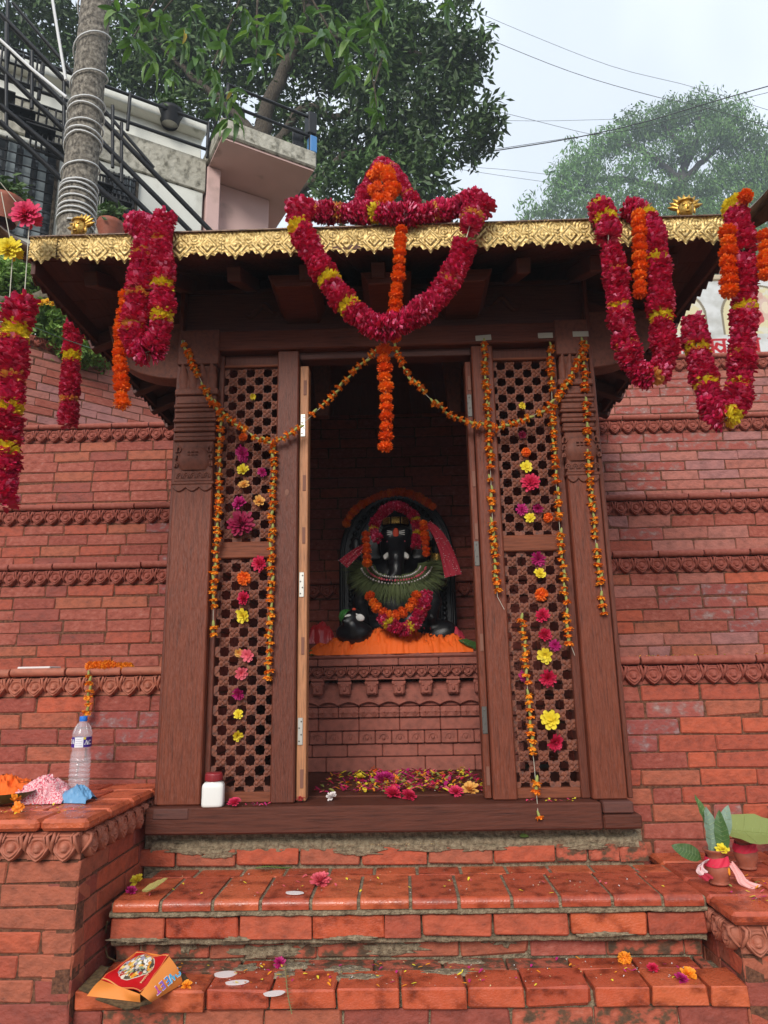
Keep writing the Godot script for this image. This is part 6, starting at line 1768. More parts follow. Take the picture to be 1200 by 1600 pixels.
func make_box():
	var A := Vector3(-0.900, 0.652, -2.284); var Bq := Vector3(-0.746, 0.655, -2.180); var C := Vector3(-0.706, 0.708, -2.296); var D := Vector3(-0.825, 0.700, -2.362)
	var t := thing("sweets_box", "flattened orange and red cardboard sweets box with printed lettering on the lower step", "box", A)
	var o := A
	# printed lid: heap of sweets on red
	var img := Image.create(192, 128, false, Image.FORMAT_RGB8)
	img.fill(Color(0.72, 0.06, 0.09))
	var g := RandomNumberGenerator.new(); g.seed = 77
	var pal := [Color(0.85, 0.8, 0.72), Color(0.55, 0.62, 0.5), Color(0.85, 0.55, 0.15), Color(0.9, 0.88, 0.85), Color(0.25, 0.24, 0.2), Color(0.7, 0.2, 0.15), Color(0.9, 0.75, 0.4), Color(0.6, 0.58, 0.66)]
	for y in 128:
		for x in 192:
			var e := pow((x - 86.0) / 74.0, 2.0) + pow((y - 56.0) / 48.0, 2.0)
			if e < 1.0: img.set_pixel(x, y, Color(0.78, 0.74, 0.66) if e > 0.9 else Color(0.35, 0.3, 0.24))
	for k in 170:
		var a := g.randf() * TAU; var r := sqrt(g.randf()) * 0.88
		var cx := 86.0 + cos(a) * r * 74.0; var cy := 56.0 + sin(a) * r * 48.0
		var rad := g.randf_range(4.0, 9.0)
		var c: Color = pal[g.randi() % 8]
		for y in range(int(cy - rad), int(cy + rad)):
			for x in range(int(cx - rad), int(cx + rad)):
				if x >= 0 and y >= 0 and x < 192 and y < 128 and Vector2(x - cx, (y - cy) * 1.2).length() < rad:
					img.set_pixel(x, y, c)
	for x in 192:
		for y in [3, 4, 5, 122, 123, 124]: img.set_pixel(x, y, Color(0.85, 0.62, 0.35))
	for y in 128:
		for x in [3, 4, 187, 188]: img.set_pixel(x, y, Color(0.85, 0.62, 0.35))
	var lidm := mat(Color(1, 1, 1), 0.4, {tex = ImageTexture.create_from_image(img), tri = false})
	var rows := []
	for r in 9:
		var row := PackedVector3Array()
		for c in 13:
			var u := c / 12.0; var v := r / 8.0
			var p := A.lerp(Bq, u).lerp(D.lerp(C, u), v)
			row.push_back(p - o + Vector3(0, 0.004 * sin(u * PI) * sin(v * PI) + 0.0035 * sin(u * 9.0 + v * 6.0) + 0.003 * sin(v * 13.0 - u * 5.0), 0))
		rows.push_back(row)
	var b := B.new()
	b.skin(rows, false, true)
	for k in b.u.size(): b.u[k].y = 1.0 - b.u[k].y
	var lid := part(t, "printed_lid", b.mesh(), lidm)
	# orange sides
	var om := mat(lin(0.72, 0.23, 0.04), 0.5)
	var C2 := Vector3(-0.664, 0.632, -2.306); var B2 := Vector3(-0.719, 0.629, -2.194); var A2 := Vector3(-0.917, 0.630, -2.235)
	b = B.new()
	rows = []
	for r in 7:
		var row := PackedVector3Array(); var v := r / 6.0
		for c in 9:
			var u := c / 8.0
			var p := B2.lerp(C2, u).lerp(Bq.lerp(C, u), v)
			row.push_back(p - o + Vector3(0.010 * sin(v * PI), 0.004 * sin(u * 8.0) * sin(v * PI), 0.010 * sin(v * PI)))
		rows.push_back(row)
	b.skin(rows, false, true)
	var side := part(t, "side_panel", b.mesh(), om)
	var n := (C2 - B2).cross(Bq - B2).normalized()
	var ex := (C - Bq + C2 - B2).normalized(); var ey := n.cross(ex).normalized()
	var cols := [lin(0.6, 0.05, 0.1), lin(0.45, 0.05, 0.35), lin(0.25, 0.1, 0.5), lin(0.05, 0.25, 0.6), lin(0.05, 0.4, 0.65), lin(0.05, 0.4, 0.7)]
	# the lettering reads downwards from the far corner
	var word := "SWEET"
	for k in 5:
		var u := 0.93 - k * 0.17
		var p := B2.lerp(C2, u).lerp(Bq.lerp(C, u), 0.42) + n * 0.012
		text(side, word[k], 0.034, mat(lin(0.75, 0.72, 0.7), 0.5), Transform3D(Basis(-ex, -ey, n), p - o), "letter_edge")
		text(side, word[k], 0.030, mat(cols[5 - k], 0.5), Transform3D(Basis(-ex, -ey, n), p - o + n * 0.0008), "letter")
	var ln := (Bq - A).cross(D - A).normalized()
	var lx := (C - Bq).normalized()
	text(lid, "PHOTO BITE", 0.010, mat(lin(0.75, 0.5, 0.25), 0.5), Transform3D(Basis(lx, ln.cross(lx), ln), A.lerp(Bq, 0.86).lerp(D.lerp(C, 0.86), 0.42) + ln * 0.004 - o), "lettering", 0.0004)
	# front flap
	b = B.new()
	rows = []
	for r in 5:
		var row := PackedVector3Array(); var v := r / 4.0
		for c in 9:
			var u := c / 8.0
			var p := A2.lerp(B2 + Vector3(-0.03, 0, 0), u).lerp(A.lerp(Bq, u), v)
			row.push_back(p - o + Vector3(0, 0.004 * sin(v * PI), 0.006 * sin(v * PI) * sin(u * 9.0)))
		rows.push_back(row)
	b.skin(rows, false, true)
	part(t, "front_flap", b.mesh(), om)
	# grey board flaps beneath
	for q in [[Vector3(-0.889, 0.628, -2.222), Vector3(-0.772, 0.628, -2.154), Vector3(-0.716, 0.628, -2.195), Vector3(-0.799, 0.628, -2.283)], [Vector3(-0.964, 0.629, -2.284), Vector3(-0.917, 0.629, -2.253), Vector3(-0.925, 0.640, -2.406), Vector3(-0.957, 0.640, -2.426)], [Vector3(-0.686, 0.628, -2.281), Vector3(-0.656, 0.628, -2.342), Vector3(-0.687, 0.628, -2.393), Vector3(-0.735, 0.628, -2.385)]]:
		b = B.new()
		b.quad(q[0] - o, q[1] - o, q[2] - o, q[3] - o)
		var dn := Vector3(0, 0.0025, 0)
		b.quad(q[3] - o - dn, q[2] - o - dn, q[1] - o - dn, q[0] - o - dn)
		part(t, "board_flap", b.mesh(), M.board)
	# far side so that the box is closed
	b = B.new()
	var C3 := C2 + Vector3(-0.01, 0, -0.02); var D3 := Vector3(D.x - 0.02, 0.63, D.z - 0.01)
	b.quad(C3 - o, D3 - o, D - o, C - o)
	b.quad(D3 - o, A2 - o, A - o, D - o)
	part(t, "rear_panel", b.mesh(), om)

func leaf_cluster(cnt: int, l: float, w: float, spread: float, sd: int, droop := 0.2) -> Mesh:
	var b := B.new()
	var g := RandomNumberGenerator.new(); g.seed = sd
	for k in cnt:
		var o := Vector3(g.randf_range(-1, 1), g.randf_range(-1, 1), g.randf_range(-1, 1)) * spread
		var d := Vector3(g.randf_range(-1, 1), g.randf_range(-0.9, 0.6) - droop, g.randf_range(-1, 1)).normalized()
		var s := d.cross(Vector3(g.randf_range(-1, 1), g.randf_range(0.2, 1), g.randf_range(-1, 1))).normalized()
		var n := s.cross(d)
		var ll := l * g.randf_range(0.7, 1.2)
		var m := o + d * ll * 0.5
		b.tri(o, m + s * w * 0.5 + n * w * 0.12, o + d * ll)
		b.tri(o, o + d * ll, m - s * w * 0.5 + n * w * 0.12)
	return b.mesh(true)
# crown: clusters of leaves spread through lumps; each lump is centre, radii
func crown(parent: Node3D, lumps: Array, mesh: Mesh, m: Material, per: float, tint: float, sd: int, hollow := 0.35):
	var g := RandomNumberGenerator.new(); g.seed = sd
	var xs := []; var cs := []
	for q in lumps:
		var cnt := int(per * q[1].x * q[1].y * q[1].z + per * 1.2 * q[1].x * q[1].y)
		var lumpt := g.randf_range(-tint, tint)
		for k in cnt:
			var d := Vector3(g.randfn(), g.randfn(), g.randfn()).normalized()
			var r := pow(g.randf_range(hollow, 1.0), 0.6) * g.randf_range(0.85, 1.08)
			var p: Vector3 = q[0] + d * r * q[1]
			xs.push_back(Transform3D(Basis.from_euler(Vector3(g.randf_range(-0.6, 0.6), g.randf() * TAU, g.randf_range(-0.6, 0.6))) * Basis.from_scale(Vector3.ONE * g.randf_range(0.75, 1.25)), p - parent.position))
			var t := 1.0 + lumpt + g.randf_range(-tint, tint)
			cs.push_back(Color(t, t * g.randf_range(0.95, 1.1), t * g.randf_range(0.7, 1.0)))
	var mm := MultiMesh.new()
	mm.transform_format = MultiMesh.TRANSFORM_3D; mm.use_colors = true; mm.mesh = mesh; mm.instance_count = xs.size()
	for k in xs.size(): mm.set_instance_transform(k, xs[k]); mm.set_instance_color(k, cs[k])
	var o := MultiMeshInstance3D.new()
	o.name = "crown"; o.multimesh = mm; o.material_override = m; o.set_meta("kind", "stuff")
	parent.add_child(o, true)
	return xs
func limb(parent: Node3D, called: String, p: Array, r0: float, r1: float, m: Material):
	var q := along(p, 0.25 * maxf(1.0, r0 * 6.0))
	var pts := PackedVector3Array(); var rad := PackedFloat32Array()
	for k in q.size():
		pts.push_back(q[k] - parent.position + (v3(r0 * 0.25) if k > 0 else Vector3.ZERO)); rad.push_back(lerpf(r0, r1, k / float(maxi(1, q.size() - 1))))
	var b := B.new()
	b.tube(pts, rad, 9)
	part(parent, called, b.mesh(), m)

func make_trees():
	# big dark tree behind the shrine
	var t := thing("broadleaf_tree", "big dark green broadleaf tree standing behind the shrine and the house", "tree", Vector3(-3.2, 4.2, -13.2))
	limb(t, "trunk", [Vector3(-3.2, 4.0, -13.2), Vector3(-3.3, 6.5, -13.3), Vector3(-2.905, 12.634, -13.300), Vector3(-2.834, 13.540, -13.200)], 0.32, 0.2, M.bark)
	limb(t, "branch", [Vector3(-2.832, 13.456, -13.200), Vector3(-2.388, 14.516, -13.000), Vector3(-1.869, 15.491, -12.800), Vector3(-1.638, 17.200, -12.600)], 0.17, 0.08, M.bark)
	limb(t, "branch", [Vector3(-2.870, 12.963, -13.300), Vector3(-3.615, 14.095, -13.400), Vector3(-4.532, 15.006, -13.400), Vector3(-5.405, 15.907, -13.200)], 0.14, 0.05, M.bark)
	limb(t, "branch", [Vector3(-2.695, 12.790, -13.300), Vector3(-1.825, 13.826, -13.100), Vector3(-1.248, 13.377, -13.000), Vector3(-0.117, 13.721, -12.800)], 0.12, 0.04, M.bark)
	limb(t, "branch", [Vector3(-2.687, 11.411, -13.400), Vector3(-1.810, 11.787, -13.100), Vector3(-0.903, 12.468, -13.000), Vector3(0.401, 12.327, -12.800), Vector3(1.211, 12.446, -12.700)], 0.12, 0.03, M.bark)
	limb(t, "branch", [Vector3(-1.938, 15.321, -12.800), Vector3(-0.653, 15.156, -12.700), Vector3(0.459, 14.661, -12.600), Vector3(1.666, 14.007, -12.500)], 0.09, 0.03, M.bark)
	var cl := leaf_cluster(12, 0.20, 0.075, 0.17, 501)
	var lumps := []
	for q in [[Vector3(0.676, 14.988, -12.600), 0.85,0.6],[Vector3(1.336, 14.268, -12.500), 0.75,0.55],[Vector3(1.833, 14.308, -12.400), 0.45,0.25],[Vector3(1.099, 13.383, -12.500), 0.7,0.5],[Vector3(1.651, 12.401, -12.400), 0.6,0.45],[Vector3(2.049, 12.462, -12.400), 0.3,0.35],[Vector3(0.411, 12.786, -12.600), 0.75,0.6],[Vector3(-0.248, 14.225, -12.800), 0.8,0.8],[Vector3(-0.085, 15.584, -12.800), 1.0,0.7],[Vector3(-0.645, 16.672, -12.800), 1.2,0.7],[Vector3(0.651, 11.838, -12.600), 0.6,0.45],[Vector3(-0.152, 11.722, -12.800), 0.7,0.5],[Vector3(0.568, 11.157, -12.700), 0.5,0.35],[Vector3(-0.977, 11.521, -13.000), 0.8,0.45],[Vector3(-0.692, 12.863, -13.000), 0.7,0.6],[Vector3(-1.545, 15.098, -13.100), 0.9,0.8],[Vector3(-1.549, 16.522, -13.100), 1.1,0.8],[Vector3(-1.574, 13.500, -13.400), 0.6,0.5],[Vector3(-2.480, 16.171, -13.400), 1.0,0.8],[Vector3(-3.397, 16.765, -13.400), 1.1,0.7],[Vector3(-3.256, 15.509, -13.600), 0.9,0.5],[Vector3(-4.335, 16.104, -13.600), 1.0,0.8],[Vector3(-5.146, 17.072, -13.600), 1.1,0.7],[Vector3(-5.290, 15.619, -13.800), 0.9,0.6],[Vector3(-6.275, 16.590, -13.800), 0.9,0.8],[Vector3(-6.255, 15.125, -14.000), 0.8,0.5],[Vector3(-4.212, 14.764, -13.900), 0.8,0.4],[Vector3(-8.525, 17.263, -13.800), 1.2,0.7],[Vector3(-8.002, 16.329, -14.200), 0.8,0.4],[Vector3(-9.305, 16.578, -14.200), 0.8,0.4],[Vector3(-2.518, 14.245, -13.800), 0.6,0.5],[Vector3(-2.013, 12.682, -13.500), 0.6,0.5],[Vector3(0.099, 11.016, -13.000), 0.8,0.35],[Vector3(1.180, 11.131, -13.000), 0.3,0.2],[Vector3(1.524, 15.521, -12.500), 0.35,0.3]]:
		lumps.push_back([q[0], Vector3(q[1], q[2], 0.8)])
	crown(t, lumps, cl, M.farleaf, 112.0, 0.35, 11)
	# pale feathery tree in the mist
	t = thing("misty_tree", "pale domed feathery tree in the haze behind the right side of the shrine", "tree", Vector3(24.0, 5.0, -60.0))
	limb(t, "trunk", [Vector3(24.5, 4.5, -60.0), Vector3(27.470, 44.437, -60.000), Vector3(28.089, 47.242, -60.000)], 0.9, 0.6, M.farbark)
	for q in [[Vector3(28.089, 47.242, -60.000), Vector3(26.461, 48.746, -59.300), Vector3(24.497, 49.817, -58.600), Vector3(22.320, 50.635, -58.200)], [Vector3(28.089, 47.242, -60.000), Vector3(28.345, 49.175, -59.300), Vector3(27.645, 50.767, -58.600), Vector3(26.177, 52.641, -58.200)], [Vector3(28.089, 47.242, -60.000), Vector3(29.869, 49.116, -59.300), Vector3(31.238, 50.266, -58.600), Vector3(32.962, 50.926, -58.200)], [Vector3(27.626, 45.839, -60.000), Vector3(23.857, 47.209, -59.300), Vector3(20.600, 47.133, -58.600), Vector3(17.406, 46.241, -58.200)], [Vector3(28.250, 48.670, -60.000), Vector3(29.468, 50.934, -59.300), Vector3(29.676, 52.493, -58.600), Vector3(30.033, 54.304, -58.200)]]:
		limb(t, "branch", q, 0.42, 0.10, M.farbark)
	cl = leaf_cluster(22, 0.52, 0.15, 0.74, 502, 0.6)
	lumps = []
	for q in [[Vector3(29.861, 54.998, -59.100), 3.18,1.41],[Vector3(26.930, 53.786, -59.100), 2.82,1.41],[Vector3(32.478, 53.559, -59.100), 2.65,1.59],[Vector3(23.728, 52.813, -59.100), 2.65,1.41],[Vector3(21.054, 51.287, -58.900), 2.29,1.41],[Vector3(33.815, 50.694, -58.800), 2.29,1.94],[Vector3(29.796, 50.791, -57.900), 3.18,1.24],[Vector3(26.630, 50.322, -59.300), 2.82,1.06],[Vector3(18.114, 49.518, -58.800), 2.12,1.41],[Vector3(16.371, 47.294, -58.600), 1.76,1.41],[Vector3(19.231, 46.520, -58.200), 2.65,1.24],[Vector3(22.674, 47.997, -58.200), 1.76,1.06],[Vector3(33.602, 46.669, -58.200), 2.12,1.76],[Vector3(30.846, 47.093, -58.600), 2.12,1.24],[Vector3(24.171, 44.416, -57.500), 3.18,1.41],[Vector3(28.118, 44.040, -57.200), 3.18,1.41],[Vector3(19.971, 43.554, -57.500), 3.18,1.41],[Vector3(15.834, 43.368, -57.500), 2.65,1.06],[Vector3(13.133, 42.921, -57.400), 1.94,0.71],[Vector3(31.424, 42.575, -57.200), 3.18,1.41],[Vector3(34.716, 44.362, -57.500), 2.65,2.65],[Vector3(25.758, 40.950, -56.500), 5.29,1.41],[Vector3(32.301, 37.841, -55.600), 4.41,3.18],[Vector3(28.670, 35.458, -55.600), 4.41,2.65],[Vector3(37.313, 48.724, -57.900), 2.82,2.65]]:
		lumps.push_back([q[0], Vector3(q[1], q[2], 2.6)])
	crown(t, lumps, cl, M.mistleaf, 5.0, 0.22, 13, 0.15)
	# overhanging tree with long drooping leaves, nearest of all
	t = thing("overhanging_tree", "near branches with long drooping green leaves hanging in from the top", "tree", Vector3(-1.095, 8.000, -5.200))
	var TIPS := [Vector3(-2.157, 6.698, -4.814), Vector3(-2.070, 6.814, -5.090), Vector3(-1.844, 6.480, -4.933), Vector3(-1.816, 7.101, -5.144), Vector3(-1.577, 6.765, -5.163), Vector3(-1.329, 6.496, -4.659), Vector3(-1.326, 6.017, -4.612), Vector3(-1.419, 6.669, -5.354), Vector3(-1.104, 6.509, -4.833), Vector3(-1.134, 6.811, -4.811), Vector3(-1.076, 7.334, -5.496), Vector3(-0.846, 6.996, -5.023), Vector3(-0.783, 7.534, -5.353), Vector3(-0.481, 7.157, -5.029), Vector3(-0.265, 7.205, -5.175), Vector3(-0.323, 6.532, -4.736), Vector3(-0.122, 7.089, -5.171), Vector3(-0.102, 7.027, -5.381), Vector3(-0.031, 7.218, -5.071), Vector3(-1.813, 7.523, -5.267), Vector3(-2.084, 7.392, -5.204), Vector3(-2.055, 6.847, -4.658), Vector3(-1.691, 7.352, -5.282), Vector3(-1.302, 7.382, -5.132), Vector3(-0.905, 7.067, -4.871), Vector3(-0.520, 6.489, -4.628), Vector3(-1.568, 6.561, -5.379), Vector3(-1.351, 6.095, -5.025), Vector3(-0.359, 6.796, -5.247), Vector3(-0.137, 6.651, -5.391), Vector3(-0.108, 6.307, -5.243), Vector3(0.577, 7.743, -5.429), Vector3(-2.382, 7.163, -4.955), Vector3(-1.997, 7.263, -5.321), Vector3(-1.646, 6.771, -5.000), Vector3(-1.132, 7.613, -5.442)]
	var tp := []
	for q in TIPS: tp.push_back(q)
	# twigs
	for k in 9:
		var a: Vector3 = tp[k * 4]
		limb(t, "twig", [Vector3(-1.128, 8.749, -5.300), a.lerp(Vector3(-1.128, 8.749, -5.300), 0.5) + Vector3(rr(-0.2, 0.2), 0.25, 0.1), a + Vector3(0, 0.05, 0)], 0.022, 0.005, M.bark)
	for k in [26, 29, 12, 30]:
		limb(t, "twig", [tp[k] + Vector3(0.05, 0.6, 0), tp[k] + Vector3(-0.03, 0.3, 0), tp[k] + Vector3(0, 0.03, 0)], 0.01, 0.004, M.bark)
	var lm := [big_leaf_mesh(0.17, 0.05, 0.35, 0.3), big_leaf_mesh(0.15, 0.048, 0.15, 0.35), big_leaf_mesh(0.19, 0.052, 0.5, 0.25)]
	for k in tp.size():
		for j in 8:
			var a := TAU * j / 8.0 + rr(-0.5, 0.5)
			var dn := rr(-1.6, 0.15)
			var d := Vector3(cos(a), dn, sin(a)).normalized()
			var up := (Vector3.UP - d * d.y).normalized()
			var z := d.cross(up)
			var yel := rng.randf() < 0.015
			var mt: Material = M.leaf[3] if yel else M.leaf[[0, 1, 1, 0, 2][rng.randi() % 5]]
			part(t, "leaf", lm[rng.randi() % 3], mt, Transform3D(Basis(d, up, z).rotated(d, rr(-0.7, 0.7)) * Basis.from_scale(Vector3.ONE * rr(0.8, 1.25)), tp[k] - t.position + v3(0.03) + Vector3(0, rr(-0.05, 0.08), 0)))
	# weeds, stones and flowers on the bank at upper left
	var st := 0
	for q in [[Vector3(-3.346, 5.163, -5.600), 0.22],[Vector3(-3.071, 4.872, -5.400), 0.10],[Vector3(-3.210, 4.906, -5.500), 0.12],[Vector3(-2.912, 4.597, -5.300), 0.14],[Vector3(-2.800, 4.564, -5.300), 0.12],[Vector3(-3.214, 4.521, -5.200), 0.13],[Vector3(-2.448, 4.202, -5.300), 0.10],[Vector3(-3.050, 5.372, -6.000), 0.25],[Vector3(-3.545, 5.135, -5.700), 0.18]]:
		var b := B.new()
		var s: float = q[1]
		var f := noise(1.2, st + 900, 3)
		var rows := []
		for y in 9:
			var th := PI * y / 8.0; var row := PackedVector3Array()
			for x in 14:
				var a := TAU * x / 14.0
				var d := Vector3(cos(a) * sin(th), -cos(th), sin(a) * sin(th))
				row.push_back(d * Vector3(s, s * 0.6, s) * (1.0 + 0.45 * f.get_noise_3dv(d * 1.5)))
			rows.push_back(row)
		b.skin(rows, true)
		single("bank_stone", b.mesh(), M.stone, ["large pale stone at the top of the left bank", "small stone high on the left bank", "grey stone on the left bank beside the garland string", "pale flat stone on the left bank", "grey stone beside the yellow flowers", "stone at the left edge of the bank", "stone behind the angled wall near the eave", "stone half hidden behind the left eave", "stone at the top left of the bank"][st], "stone", Transform3D(Basis(Vector3.UP, st), q[0]), "stones on the left bank")
		st += 1
	var names := ["leafy green weed with yellow flowers on the left bank", "low green weed beside the left garland string", "green weed near the left eave", "small bright weed above the angled wall"]
	var sp := 0
	for q in [[Vector3(-2.702, 4.199, -4.950), 0.30],[Vector3(-3.267, 4.879, -5.400), 0.30],[Vector3(-2.540, 4.241, -5.200), 0.25],[Vector3(-2.585, 4.031, -5.000), 0.20]]:
		var p := thing("bank_weed", names[sp], "plant", q[0], "weeds on the left bank")
		var r: float = q[1]
		crown(p, [[p.position, Vector3(r * 1.5, r * 0.55, r)], [p.position + Vector3(r, -0.05, 0), Vector3(r, r * 0.4, r)]], leaf_cluster(9, 0.055, 0.028, 0.05, 520 + sp), mat(lin(0.16, 0.27, 0.06), 0.6, {vc = true, back = lin(0.12, 0.2, 0.04)}), 2600.0, 0.25, 31 + sp, 0.0)
		for k in 7:
			var b := B.new()
			var a := Vector3(rr(-r, r), -r * 0.5, rr(-r, r) * 0.5)
			b.tube(PackedVector3Array([a, a + Vector3(rr(-0.1, 0.1), r * 0.9, 0)]), PackedFloat32Array([0.005, 0.002]), 5)
			part(p, "stem", b.mesh(), M.leaf[0])
		if sp == 0:
			for w in [Vector3(-2.811, 4.335, -4.750),Vector3(-2.732, 4.280, -4.750),Vector3(-2.654, 4.282, -4.750),Vector3(-2.611, 4.292, -4.750),Vector3(-2.566, 4.274, -4.750),Vector3(-2.512, 4.267, -4.750)]:
				part(p, "yellow_bloom", FL.rose[0], mat(lin(0.85, 0.5, 0.02), 0.6), Transform3D(facing(Vector3(rr(-0.3, 0.3), 0.3, 1)) * Basis.from_scale(Vector3.ONE * 0.032), w - p.position))
		sp += 1

func make_house():
	var ax := Vector3(0.857, 0, -0.515); var bk := Vector3(-0.515, 0, -0.857)
	var o := Vector3(-2.477, 8.275, -8.000)
	var h := thing("white_house", "weathered white house with outside stairs at upper left", "house", Vector3(o.x, 4.0, o.z))
	var fr := Basis(ax, Vector3.UP, -bk)
	# a box given along the facade (s), up (y) and outward from it (d)
	var hb := func(parent: Node3D, called: String, s0: float, s1: float, y0: float, y1: float, d0: float, d1: float, m: Material, bev := 0.01) -> MeshInstance3D:
		var b := B.new()
		var c := o + ax * (s0 + s1) * 0.5 - bk * (d0 + d1) * 0.5
		c.y = (y0 + y1) * 0.5
		b.box(c - h.position, Vector3(absf(s1 - s0), y1 - y0, absf(d1 - d0)), bev, fr)
		return part(parent, called, b.mesh(), m)
	var ty := o.y
	hb.call(h, "wall", -6.5, 0.0, 0.0, ty - 0.55, -3.0, 0.0, M.lime)
	hb.call(h, "beam", -6.5, 0.02, ty - 0.55, ty - 0.06, -3.0, 0.03, M.weather)
	hb.call(h, "upper_wall", -6.5, -0.02, ty - 0.06, ty + 0.35, -3.0, -0.12, M.lime)
	hb.call(h, "roof_slab", -6.6, 0.0, ty + 0.35, ty + 0.50, -3.2, 0.04, M.lime)
	hb.call(h, "roof_slab", -6.6, 0.0, ty + 0.51, ty + 0.62, -3.3, -0.06, M.lime)
	# porch canopy with pink underside
	hb.call(h, "canopy_slab", 0.03, 1.35, ty - 0.10, ty + 0.16, -1.4, 0.62, M.weather, 0.02)
	hb.call(h, "canopy_ceiling", 0.06, 1.32, ty - 0.13, ty - 0.102, -1.4, 0.58, M.rosewall, 0.0)
	hb.call(h, "pink_wall", 0.03, 1.0, 3.6, ty - 0.135, -3.0, -0.25, M.rosewall)
	hb.call(h, "pink_post", 0.04, 0.22, 3.6, ty - 0.135, -0.22, 0.02, M.rosewall)
	# windows with grilles: wide one at left, small one under the stairs
	for q in [[Vector3(-4.486, 7.603, -6.793), Vector3(-3.976, 6.717, -7.099), 7, 9], [Vector3(-3.503, 7.572, -7.383), Vector3(-3.203, 7.021, -7.564), 3, 7]]:
		var s0: float = (q[0] - o).dot(ax); var s1: float = (q[1] - o).dot(ax)
		if q[2] == 7: s0 -= 1.2
		var y0: float = q[1].y - 0.3; var y1: float = q[0].y
		var wn: MeshInstance3D = hb.call(h, "window", s0, s1, y0, y1, -0.02, 0.012, M.glass, 0.0)
		wn.set_meta("label", "wide barred window at the left edge" if q[2] == 7 else "small barred window below the stairs")
		for k in 3: hb.call(wn, "curtain", s0 + (s1 - s0) * (0.72 + k * 0.09), s0 + (s1 - s0) * (0.77 + k * 0.09), y0, y1, 0.013, 0.02, M.curtain, 0.002)
		hb.call(wn, "frame", s0 - 0.04, s0, y0, y1, 0.0, 0.05, M.lime)
		hb.call(wn, "frame", s1, s1 + 0.04, y0, y1, 0.0, 0.05, M.bark)
		hb.call(wn, "frame", s0 - 0.04, s1 + 0.04, y1, y1 + 0.05, 0.0, 0.05, M.lime)
		for k in 12 if q[2] == 7 else 6:
			var s: float = lerpf(s0, s1, (k + 0.5) / (12.0 if q[2] == 7 else 6.0))
			hb.call(wn, "grille_bar", s - 0.008, s + 0.008, y0, y1, 0.06, 0.076, M.iron, 0.0)
		for k in 9:
			var y := lerpf(y0, y1, (k + 0.5) / 9.0)
			hb.call(wn, "grille_bar", s0, s1, y - 0.006, y + 0.006, 0.077, 0.09, M.iron, 0.0)
	# roof edge railing
	var rl := thing("roof_railing", "black iron railing along the edge of the house roof and canopy", "railing", Vector3(o.x, ty, o.z))
	var bar := func(parent: Node3D, called: String, a: Vector3, c: Vector3, r: float):
		var b := B.new()
		b.tube(PackedVector3Array([a - parent.position, c - parent.position]), PackedFloat32Array([r]), 6)
		part(parent, called, b.mesh(), M.iron)
	var P := func(s: float, y: float, d: float) -> Vector3: return Vector3(o.x, 0, o.z) + ax * s - bk * d + Vector3(0, y, 0)
	for y in [0.02, 0.42]: bar.call(rl, "rail", P.call(-4.0, ty + y, 0.12), P.call(0.0, ty + y, 0.12), 0.022)
	for s in [-3.0, -2.0, -1.0, 0.0]: bar.call(rl, "post", P.call(s, ty - 0.1, 0.12), P.call(s, ty + 0.45, 0.12), 0.022)
	for y in [0.42, 0.72]: bar.call(rl, "rail", P.call(0.1, ty + y, 0.56), P.call(1.3, ty + y, 0.56), 0.022)
	bar.call(rl, "rail", P.call(0.0, ty + 0.03, 0.12), P.call(0.12, ty + 0.72, 0.56), 0.018)
	for s in [0.12, 1.28]: bar.call(rl, "post", P.call(s, ty + 0.15, 0.56), P.call(s, ty + 0.74, 0.56), 0.022)
	# blue and black sign box at the end of the railing
	var sb := thing("meter_box", "black box with blue base at the end of the roof railing", "box", P.call(1.30, ty + 0.16, 0.52))
	hb.call(sb, "body", 1.24, 1.36, ty + 0.45, ty + 0.80, 0.44, 0.60, M.iron, 0.01).position += h.position - sb.position
	hb.call(sb, "blue_base", 1.27, 1.37, ty + 0.17, ty + 0.43, 0.46, 0.59, mat(lin(0.06, 0.22, 0.5), 0.5), 0.01).position += h.position - sb.position
	hb.call(sb, "back_panel", 1.05, 1.22, ty + 0.17, ty + 0.55, 0.46, 0.49, M.iron, 0.01).position += h.position - sb.position
	# outside stair with iron railings, running down to the right
	var sr := thing("iron_stair", "black iron outside stair with railings descending across the house front", "stairs", P.call(-1.5, ty - 1.0, 0.5))
	for q in [[Vector3(-4.307, 8.740, -6.259), Vector3(-2.207, 6.804, -7.521), 0.03], [Vector3(-4.280, 8.409, -6.275), Vector3(-2.417, 6.723, -7.394), 0.03], [Vector3(-4.252, 8.059, -6.292), Vector3(-2.646, 6.636, -7.257), 0.03], [Vector3(-4.214, 7.581, -6.315), Vector3(-2.939, 6.666, -7.081), 0.035], [Vector3(-4.214, 8.948, -6.314), Vector3(-2.821, 7.430, -7.152), 0.02], [Vector3(-4.198, 7.385, -6.324), Vector3(-3.323, 6.638, -6.850), 0.03]]:
		bar.call(sr, "rail", q[0], q[1], q[2])
	for q in [[Vector3(-4.247, 8.663, -6.295), Vector3(-4.141, 7.332, -6.358)], [Vector3(-3.253, 8.081, -6.892), Vector3(-3.206, 7.256, -6.920)], [Vector3(-3.157, 7.890, -6.950), Vector3(-3.114, 7.101, -6.976)], [Vector3(-4.008, 8.414, -6.438), Vector3(-3.954, 7.674, -6.471)], [Vector3(-3.710, 8.190, -6.617), Vector3(-3.652, 7.321, -6.653)], [Vector3(-4.259, 8.964, -6.287), Vector3(-4.201, 8.216, -6.323)], [Vector3(-3.584, 8.039, -6.693), Vector3(-3.505, 6.808, -6.741)]]: bar.call(sr, "post", q[0], q[1], 0.02)
